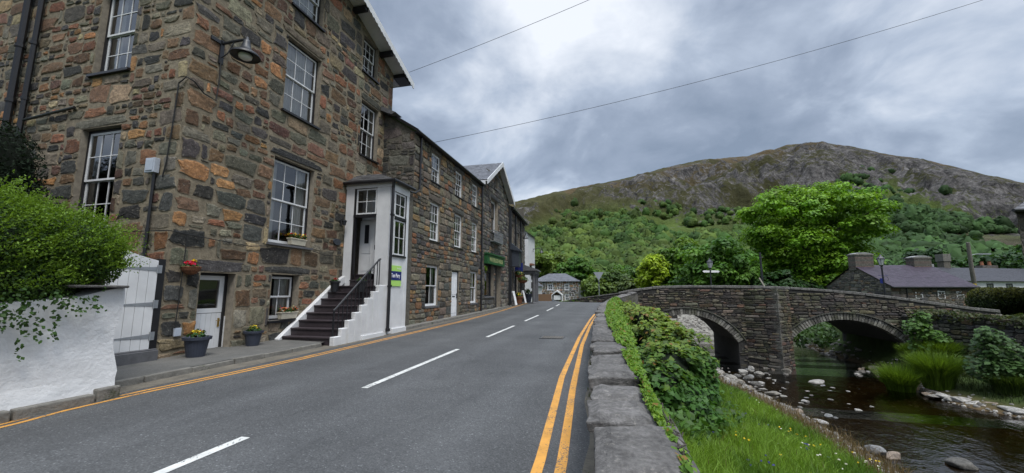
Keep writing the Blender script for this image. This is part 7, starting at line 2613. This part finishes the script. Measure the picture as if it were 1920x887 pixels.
dry = (g.uniform(0, 1, n) < 0.02 + 0.6 * sstep(0.86, 0.99, edge))
col[dry] = np.array([0.14, 0.105, 0.05]) * g.uniform(0.6, 1.3, (dry.sum(), 1))
V, F, C = blades(X, Y, bank_z(X, Y), H, Wd, g, col, 0.5)
tag(np_mesh('bank_grass', V, F, C, 'grass'), 'lush green meadow grass on the left bank below the wall', 'grass', kind='stuff')
# wild flowers in the grass
P_, C_, S_ = [], [], []
for (n, cset, s_) in ((52, [(0.75, 0.55, 0.03)], 0.016), (40, [(0.7, 0.68, 0.6)], 0.014), (60, [(0.07, 0.07, 0.25)], 0.016)):
    k = 0
    while k < n:
        cy_, cx_ = g.uniform(5.5, 17), g.uniform(0.12, 0.95)
        for j in range(g.integers(2, 7)):
            yy_ = cy_ + g.normal() * 0.25
            xo_, xl1 = float(wall_outer(yy_)), float(np.interp(yy_, _GY, _GX))
            xx_ = xo_ + (xl1 - xo_) * min(0.97, max(0.05, cx_ + g.normal() * 0.04))
            zz_ = float(terrain_z(np.array([xx_]), np.array([yy_]))[0]) + g.uniform(0.16, 0.36)
            for p_ in range(4):
                P_.append((xx_ + g.normal() * 0.008, yy_ + g.normal() * 0.008, zz_))
                C_.append(cset[0])
                S_.append(s_)
            k += 1
P_ = np.array(P_)
tag(leaf_obj('meadow_flowers', P_, g.normal(size=P_.shape) * 0.5 + np.array([0, -0.6, 0.8]), np.array(S_), np.array(C_), 'leaf', g, asp=0.9), 'tiny yellow, white and blue wild flowers scattered in the bank grass', 'wild flowers', kind='stuff')
# dock and nettle leaves where the bank meets the bush, dry stalks by the water
n = 5200
Y = g.uniform(7.2, 19, n)
X = wall_outer(Y) + 0.1 + g.uniform(0, 1, n) ** 1.3 * np.interp(Y, [7, 10, 19], [0.9, 2.6, 3.6])
keep = (fbm(X * 1.4, Y * 1.4, 4, 33) > 0.47) & (X < np.interp(Y, _GY, _GX) - 0.1)
X, Y = X[keep], Y[keep]
n = len(X)
Z = bank_z(X, Y) + g.uniform(0.05, 0.45, n)
leaf_obj('bank_weeds', np.stack([X, Y, Z], 1), g.normal(size=(n, 3)) * 0.5 + np.array([0, -0.3, 0.8]), g.uniform(0.04, 0.09, n), np.array([0.055, 0.12, 0.018]) * g.uniform(0.5, 1.5, (n, 1)), 'leaf', g, asp=0.6)
tag(bpy.data.objects['bank_weeds'], 'mixed leafy weeds on the left bank around the sycamore bush', 'weeds', kind='stuff')
n = 2000
Y = g.uniform(9, 17.5, n)
X = np.interp(Y, _GY, _GX) + g.uniform(-0.3, 0.75, n)
V, F, C = blades(X, Y, bank_z(X, Y), g.uniform(0.15, 0.45, n), np.full(n, 0.006), g, np.array([0.16, 0.115, 0.06]) * g.uniform(0.5, 1.3, (n, 1)), 0.6)
tag(np_mesh('dry_stalks', V, F, C, 'grass'), 'dry brown stalks along the water edge of the left bank', 'dry grass', kind='stuff')
# weeds in the joint between road and wall
n = 900
Y = g.uniform(2, 19, n)
X = wall_in(Y) - g.uniform(0.0, 0.10, n)
keep = fbm(Y * 1.2, Y * 0 + 2, 4, 3) > 0.5
X, Y = X[keep], Y[keep]
n = len(X)
V, F, C = blades(X, Y, zr(Y), g.uniform(0.03, 0.10, n), np.full(n, 0.004), g, np.array([0.07, 0.085, 0.03]) * g.uniform(0.5, 1.4, (n, 1)), 0.9)
tag(np_mesh('gutter_weeds', V, F, C, 'grass'), 'sparse weeds at the foot of the roadside wall', 'weeds', kind='stuff')

# ================================================================== right bank planting
def at_plane(pxx, pyy, z):
    d = ray_at(pxx, pyy, 1.0) - Vector((0, 0, EYE[2]))
    t_ = (z - EYE[2]) / d.z
    return Vector((0, 0, EYE[2])) + d * t_


def tuft(label, c, r, h, n, col, seed):
    g = np.random.default_rng(seed)
    x, y, z = c
    a_ = g.uniform(0, 2 * np.pi, n)
    q = r * 0.55 * np.sqrt(g.uniform(0, 1, n))
    X, Y = x + q * np.cos(a_), y + q * np.sin(a_)
    H = h * g.uniform(0.55, 1.15, n) * (1 - 0.25 * q / r)
    cc = np.array(col) * g.uniform(0.6, 1.4, (n, 1))
    V, F, C = blades(X, Y, np.full(n, z), H, np.full(n, 0.013), g, cc, 0.42, dirs=a_ + 0.5 * g.normal(size=n))
    return tag(np_mesh('sedge_clump', V, F, C, 'grass', origin=(x, y, z)), label, 'sedge')


GC = (0.105, 0.180, 0.018)
for i, (pxx, pyy, r, h, lb) in enumerate([(1688, 722, 0.85, 1.05, 'arching bright green sedge clump just right of the right arch'), (1760, 728, 1.0, 1.15, 'broadest bright green sedge clump on the right bank'),
                                           (1822, 712, 0.9, 1.0, 'green sedge clump between the broad clump and the leafy shrub'), (1725, 700, 0.7, 0.8, 'small sedge clump behind the two bright clumps'),
                                           (1900, 752, 0.9, 0.55, 'low dull green tuft above the pale stones at the far right')]):
    q = at_plane(pxx, pyy, -2.0)
    q.x = min(q.x, float(np.interp(q.y, _YT, _XW)) - 0.75)
    tuft(lb, (q.x, q.y, float(terrain_z(np.array([q.x]), np.array([q.y]))[0])), r * 0.72, h * 1.25, 2800, GC if i < 4 else (0.05, 0.085, 0.016), 500 + i)


def shrub(name, label, blobs, n, s, c0, c1, seed, asp=0.75, cat='shrub'):
    g = np.random.default_rng(seed)
    b = blobs[0]
    t_ = thing(name, label, cat, (b[0], b[1], b[2] - b[5]))
    for q in blobs:
        for k in range(1):
            mb = MB()
            mb.tube([(b[0] + g.normal() * 0.1, b[1] + g.normal() * 0.1, b[2] - b[5]), (q[0] + g.normal() * q[3] * 0.4, q[1] + g.normal() * q[4] * 0.4, q[2] + q[5] * 0.5)], [0.02, 0.006], 5)
            mb.build('stem', 'bark', t_)
    Pn, N = blob_leaves(blobs, n, 0.75, g)
    m = len(Pn)
    hv = g.uniform(0, 1, (m, 1))
    col = (np.array(c0) * (1 - hv) + np.array(c1) * hv) * g.uniform(0.7, 1.25, (m, 1))
    leaf_obj('foliage', Pn, N * 0.3 + np.array([-0.15, -0.3, 0.9]) + 0.35 * g.normal(size=Pn.shape), g.uniform(0.6, 1.3, m) * s, col, 'leaf', g, t_, asp=asp, droop=0.35)
    return t_


q = at_plane(1745, 640, -0.5)
shrub('leafy_shrub', 'fresh green broad leaved shrub against the riverbank wall beside the bridge', [(q.x, q.y, -0.7, 0.75, 0.7, 0.8), (q.x - 0.35, q.y + 0.1, 0.05, 0.5, 0.5, 0.45), (q.x + 0.35, q.y - 0.2, -1.0, 0.7, 0.6, 0.4), (q.x - 0.2, q.y, 0.5, 0.3, 0.3, 0.25)], 1700, 0.092, (0.055, 0.12, 0.02), (0.085, 0.165, 0.03), 601)
q = at_plane(1868, 690, -1.0)
shrub('leafy_shrub', 'darker broad leaved shrub in tiers at the far right of the bank', [(q.x, q.y, -1.0, 0.8, 0.7, 0.55), (q.x + 0.1, q.y, -0.3, 0.6, 0.6, 0.5), (q.x + 0.9, q.y - 0.3, -0.9, 0.7, 0.6, 0.5), (q.x - 0.1, q.y, 0.1, 0.4, 0.4, 0.3)], 1800, 0.085, (0.040, 0.085, 0.02), (0.06, 0.12, 0.03), 602)
# rough growth along the wall top and foot
g = np.random.default_rng(71)
n = 9000
t_ = g.uniform(0, 1, n)
Y = 13.0 + 10.6 * t_
Xw = np.interp(Y, [8, 15.2, 19, 21.3, 23.96], [15.7, 15.1, 14.66, 14.1, 13.6])
low = g.uniform(0, 1, n) < 0.6
X = Xw - np.where(low, g.uniform(0.05, 1.3, n), g.uniform(-0.4, 0.15, n))
Z = np.where(low, bank_z(X, Y) + g.uniform(0.02, 0.7, n) * np.clip((X - Xw + 1.6) / 1.3, 0.2, 1), 0.55 + g.uniform(-0.25, 0.3, n) * (0.3 + fbm(Y * 1.3, Y * 0, 4, 12)))
keep = fbm(Y * 1.1, Z * 1.5, 4, 55) > 0.38
X, Y, Z, low = X[keep], Y[keep], Z[keep], low[keep]
n = len(X)
hv = g.uniform(0, 1, (n, 1))
col = (np.array([0.030, 0.055, 0.014]) * (1 - hv) + np.array([0.080, 0.085, 0.03]) * hv) * g.uniform(0.6, 1.3, (n, 1))
leaf_obj('riverbank_undergrowth', np.stack([X, Y, Z], 1), g.normal(size=(n, 3)) * 0.6 + np.array([-0.4, -0.3, 0.6]), g.uniform(0.035, 0.085, n), col, 'leaf', g, asp=0.6)
tag(bpy.data.objects['riverbank_undergrowth'], 'rough dull green growth along the top and foot of the riverbank wall', 'undergrowth', kind='stuff')
n = 3000
Y = g.uniform(13, 23.4, n)
X = np.interp(Y, _YT, _XR) + g.uniform(0.9, 2.6, n)
V, F, C = blades(X, Y, bank_z(X, Y), g.uniform(0.1, 0.38, n), np.full(n, 0.008), g, np.array([0.034, 0.052, 0.014]) * g.uniform(0.5, 1.5, (n, 1)), 0.6)
tag(np_mesh('rough_grass', V, F, C, 'grass'), 'rough grass covering the right bank between stones and wall', 'grass', kind='stuff')
# greenery glimpsed through the right arch
g = np.random.default_rng(73)
n = 5000
X, Y = g.uniform(11.5, 21, n), g.uniform(30.5, 36, n)
Z = -2.0 + (Y - 30.5) * 0.42 + g.uniform(0, 0.5, n)
leaf_obj('far_bank_foliage', np.stack([X, Y, Z], 1), g.normal(size=(n, 3)) * 0.5 + np.array([-0.1, -0.7, 0.6]), g.uniform(0.08, 0.18, n), np.array([0.045, 0.095, 0.02]) * g.uniform(0.5, 1.4, (n, 1)), 'leaf', g, asp=0.6)
tag(bpy.data.objects['far_bank_foliage'], 'green bank vegetation seen through the right arch', 'undergrowth', kind='stuff')
# strands of greenery at the foot of the far field wall and by the end of the street
g = np.random.default_rng(74)
n = 2600
t_ = g.uniform(0, 1, n)
X = -6.0 + 5.0 * t_ + g.normal(size=n) * 0.3
Y = 43.2 - 2.0 * t_ + g.normal(size=n) * 0.4
Z = 0.25 + g.uniform(0, 0.55, n) * (0.4 + t_) + 0.25 * t_
leaf_obj('verge_plants', np.stack([X, Y, Z], 1), g.normal(size=(n, 3)) * 0.6 + np.array([0, -0.5, 0.7]), g.uniform(0.05, 0.12, n), np.array([0.075, 0.135, 0.02]) * g.uniform(0.5, 1.4, (n, 1)), 'leaf', g, asp=0.6)
tag(bpy.data.objects['verge_plants'], 'low bright verge plants at the foot of the dark field wall', 'verge plants', kind='stuff')

# ================================================================== stones in the river
def boulder_mesh(seed, col):
    g = random.Random(seed)
    bm = bmesh.new()
    bmesh.ops.create_icosphere(bm, subdivisions=3, radius=1.0)
    ax = [Vector((g.gauss(0, 1), g.gauss(0, 1), g.gauss(0, 1))).normalized() for _ in range(7)]
    cut = [g.uniform(0.48, 0.86) for _ in ax]
    ph = [g.uniform(0, 6) for _ in range(6)]
    for v in bm.verts:
        p = v.co.copy()
        for a_, c_ in zip(ax, cut):
            d = p.dot(a_)
            if d > c_:
                p -= a_ * (d - c_) * 0.93
        k = 1 + 0.05 * math.sin(3 * p.x + ph[0]) * math.sin(4 * p.y + ph[1]) + 0.04 * math.sin(7 * p.z + ph[2] + 3 * p.x)
        v.co = p * k
    me = bpy.data.meshes.new('river_stone')
    bm.to_mesh(me)
    bm.free()
    at = me.color_attributes.new('Col', 'FLOAT_COLOR', 'POINT')
    at.data.foreach_set('color', np.tile(np.array(col + (0.0,), dtype=np.float32), len(me.vertices)))
    me.polygons.foreach_set('use_smooth', [True] * len(me.polygons))
    me.materials.append(MATS['loose_stone'])
    return me


rr = random.Random(404)
BM = [boulder_mesh(700 + i, c_) for i, c_ in enumerate([(0.20, 0.185, 0.16), (0.16, 0.145, 0.12), (0.24, 0.225, 0.20), (0.11, 0.10, 0.088), (0.19, 0.15, 0.115), (0.15, 0.15, 0.145), (0.29, 0.275, 0.25), (0.085, 0.08, 0.07)])]


def stone(x, y, z, sx_, sy_, sz_, label, group=None, name='river_stone', k=None):
    o = bpy.data.objects.new(name, BM[rr.randrange(len(BM)) if k is None else k])
    COL.objects.link(o)
    o.location = (x, y, z)
    o.scale = (sx_, sy_, sz_)
    o.rotation_euler = (rr.uniform(-0.15, 0.15), rr.uniform(-0.15, 0.15), rr.uniform(0, 6.28))
    return tag(o, label, 'stone', group)


big = [(1530, 717, 0.42, 0.07, 'flat pale stone alone midstream below the right arch', 2), (1640, 690, 0.35, 0.12, 'flat pale stone at the foot of the right arch abutment', 0), (1800, 872, 0.34, 0.13, 'dark flat topped boulder in the water at the lower right corner', 7),
       (1497, 775, 0.26, 0.10, 'rounded tan boulder at the grassy edge of the left bank', 4), (1538, 792, 0.22, 0.08, 'white quartz stone just off the left bank', 6), (1640, 848, 0.26, 0.16, 'pale grey boulder half hidden in grass at the lower right', 5),
       (1675, 858, 0.22, 0.12, 'brown boulder beside the pale grey one in the grass', 4), (1383, 728, 0.30, 0.17, 'broadest grey boulder in the heap below the left arch', 1), (1370, 712, 0.32, 0.15, 'long pale boulder on top of the heap below the left arch', 0),
       (1340, 722, 0.34, 0.2, 'rust tinted boulder against the bush on the left bank', 4), (1510, 753, 0.22, 0.06, 'thin white slab stone awash near the left bank', 6), (1555, 780, 0.2, 0.05, 'low grey stone awash left of midstream', 5)]
for (pxx, pyy, s_, h_, lb, k) in big:
    q = at_plane(pxx, pyy, WATER_Z)
    gz = max(WATER_Z, float(terrain_z(np.array([q.x]), np.array([q.y]))[0]))
    stone(q.x, q.y, gz + h_ * 0.15, s_, s_ * rr.uniform(0.6, 0.8), h_, lb, None, 'river_stone', k)
G1 = 'loose stones below the left arch'
for k in range(135):
    pxx, pyy = rr.uniform(1308, 1478), rr.uniform(684, 748)
    if pxx > 1410 and rr.random() < 0.5:
        continue
    q = at_plane(pxx, pyy, WATER_Z)
    s_ = rr.uniform(0.08, 0.16) if rr.random() < 0.6 else rr.uniform(0.16, 0.30)
    gz = max(WATER_Z - 0.04, float(terrain_z(np.array([q.x]), np.array([q.y]))[0]))
    stone(q.x, q.y, gz + s_ * 0.15, s_, s_ * rr.uniform(0.55, 0.85), s_ * rr.uniform(0.35, 0.6), 'pale stone lying loose in the shallows below the left arch', G1)
G2 = 'stones of the spit on the right bank'
for k in range(78):
    t_ = rr.random()
    pxx = 1735 + 185 * t_
    pyy = 733 + 38 * t_ + rr.uniform(-11, 10)
    q = at_plane(pxx, pyy, WATER_Z)
    s_ = rr.uniform(0.10, 0.2) if rr.random() < 0.4 else rr.uniform(0.25, 0.48)
    stone(q.x, q.y, WATER_Z + rr.uniform(0.03, 0.12), s_, s_ * rr.uniform(0.55, 0.9), s_ * rr.uniform(0.16, 0.34), 'flat pale stone on the spit along the right bank', G2, 'river_stone', rr.choice([0, 2, 2, 6, 4]))
for k in range(22):
    pxx, pyy = rr.uniform(1600, 1670), rr.uniform(688, 706)
    q = at_plane(pxx, pyy, WATER_Z)
    s_ = rr.uniform(0.08, 0.2)
    stone(q.x, q.y, WATER_Z, s_, s_ * rr.uniform(0.6, 0.9), s_ * 0.35, 'small pale stone in the bar across the foot of the right arch', 'stones of the bar by the right arch')
G3 = 'stones awash in midstream'
for k in range(26):
    pxx, pyy = rr.uniform(1400, 1640), rr.uniform(705, 800)
    if pyy < 705 + (pxx - 1400) * 0.1 or pyy > 740 + (pxx - 1400) * 0.45:
        continue
    q = at_plane(pxx, pyy, WATER_Z)
    s_ = rr.uniform(0.07, 0.16)
    stone(q.x, q.y, WATER_Z - 0.01, s_, s_ * rr.uniform(0.55, 0.85), s_ * rr.uniform(0.25, 0.45), 'small stone just breaking the surface of the open river', G3)
# pebbles of the bed and margins, beyond counting
g = np.random.default_rng(808)
N0 = 6200
Y = np.where(g.uniform(0, 1, N0) < 0.35, g.uniform(28.5, 44, N0), g.uniform(9, 30, N0))
xl_, xr_ = np.interp(Y, _YT, _XL), np.interp(Y, _YT, _XR)
X = np.where(g.uniform(0, 1, N0) < 0.5, xl_ + g.normal(size=N0) * 0.7 + 0.25, np.where(g.uniform(0, 1, N0) < 0.5, xr_ + g.normal(size=N0) * 0.45, g.uniform(xl_, xr_)))
dry_ = Y > 23
X = np.where(dry_ & (g.uniform(0, 1, N0) < 0.6), g.uniform(-0.5, 8, N0), X)
Z = terrain_z(X, Y)
oc = np.array([[1, 0, 0], [0, 1, 0], [-1, 0, 0], [0, -1, 0], [0.7, 0.7, 0.5], [-0.7, 0.7, 0.5], [-0.7, -0.7, 0.5], [0.7, -0.7, 0.5]], float)
S = g.uniform(0.025, 0.09, N0) * np.where(Y > 27, 2.2, 1.0)
ang = g.uniform(0, 6.28, N0)
ring = []
for (rad_, hz, n_) in ((1.0, 0.0, 7), (0.85, 0.42, 7), (0.4, 0.62, 7)):
    for k in range(n_):
        ring.append((rad_ * math.cos(2 * math.pi * k / n_), 0.7 * rad_ * math.sin(2 * math.pi * k / n_), hz))
ring = np.array(ring)
Vr = ring[None] * S[:, None, None] * g.uniform(0.85, 1.15, (N0, len(ring), 1))
c_, s_ = np.cos(ang)[:, None], np.sin(ang)[:, None]
V = np.stack([X[:, None] + Vr[..., 0] * c_ - Vr[..., 1] * s_, Y[:, None] + Vr[..., 0] * s_ + Vr[..., 1] * c_, Z[:, None] - 0.01 + Vr[..., 2]], -1).reshape(-1, 3)
fs = [(r_ * 7 + k, r_ * 7 + (k + 1) % 7, (r_ + 1) * 7 + (k + 1) % 7, (r_ + 1) * 7 + k) for r_ in range(2) for k in range(7)] + [(14, 15, 16, 17), (14, 17, 18, 20), (18, 19, 20, 14)]
F = (np.array(fs)[None] + (np.arange(N0) * 21)[:, None, None]).reshape(-1, 4)
br_ = g.uniform(0.10, 0.30, (N0, 1))
col = np.concatenate([br_ * np.array([1.0, 0.93, 0.82]), np.zeros((N0, 1))], 1)
tag(np_mesh('river_gravel', V, F, np.repeat(col, 21, axis=0), 'loose_stone'), 'pebbles and gravel along the river margins and under the left arch', 'gravel', kind='stuff')
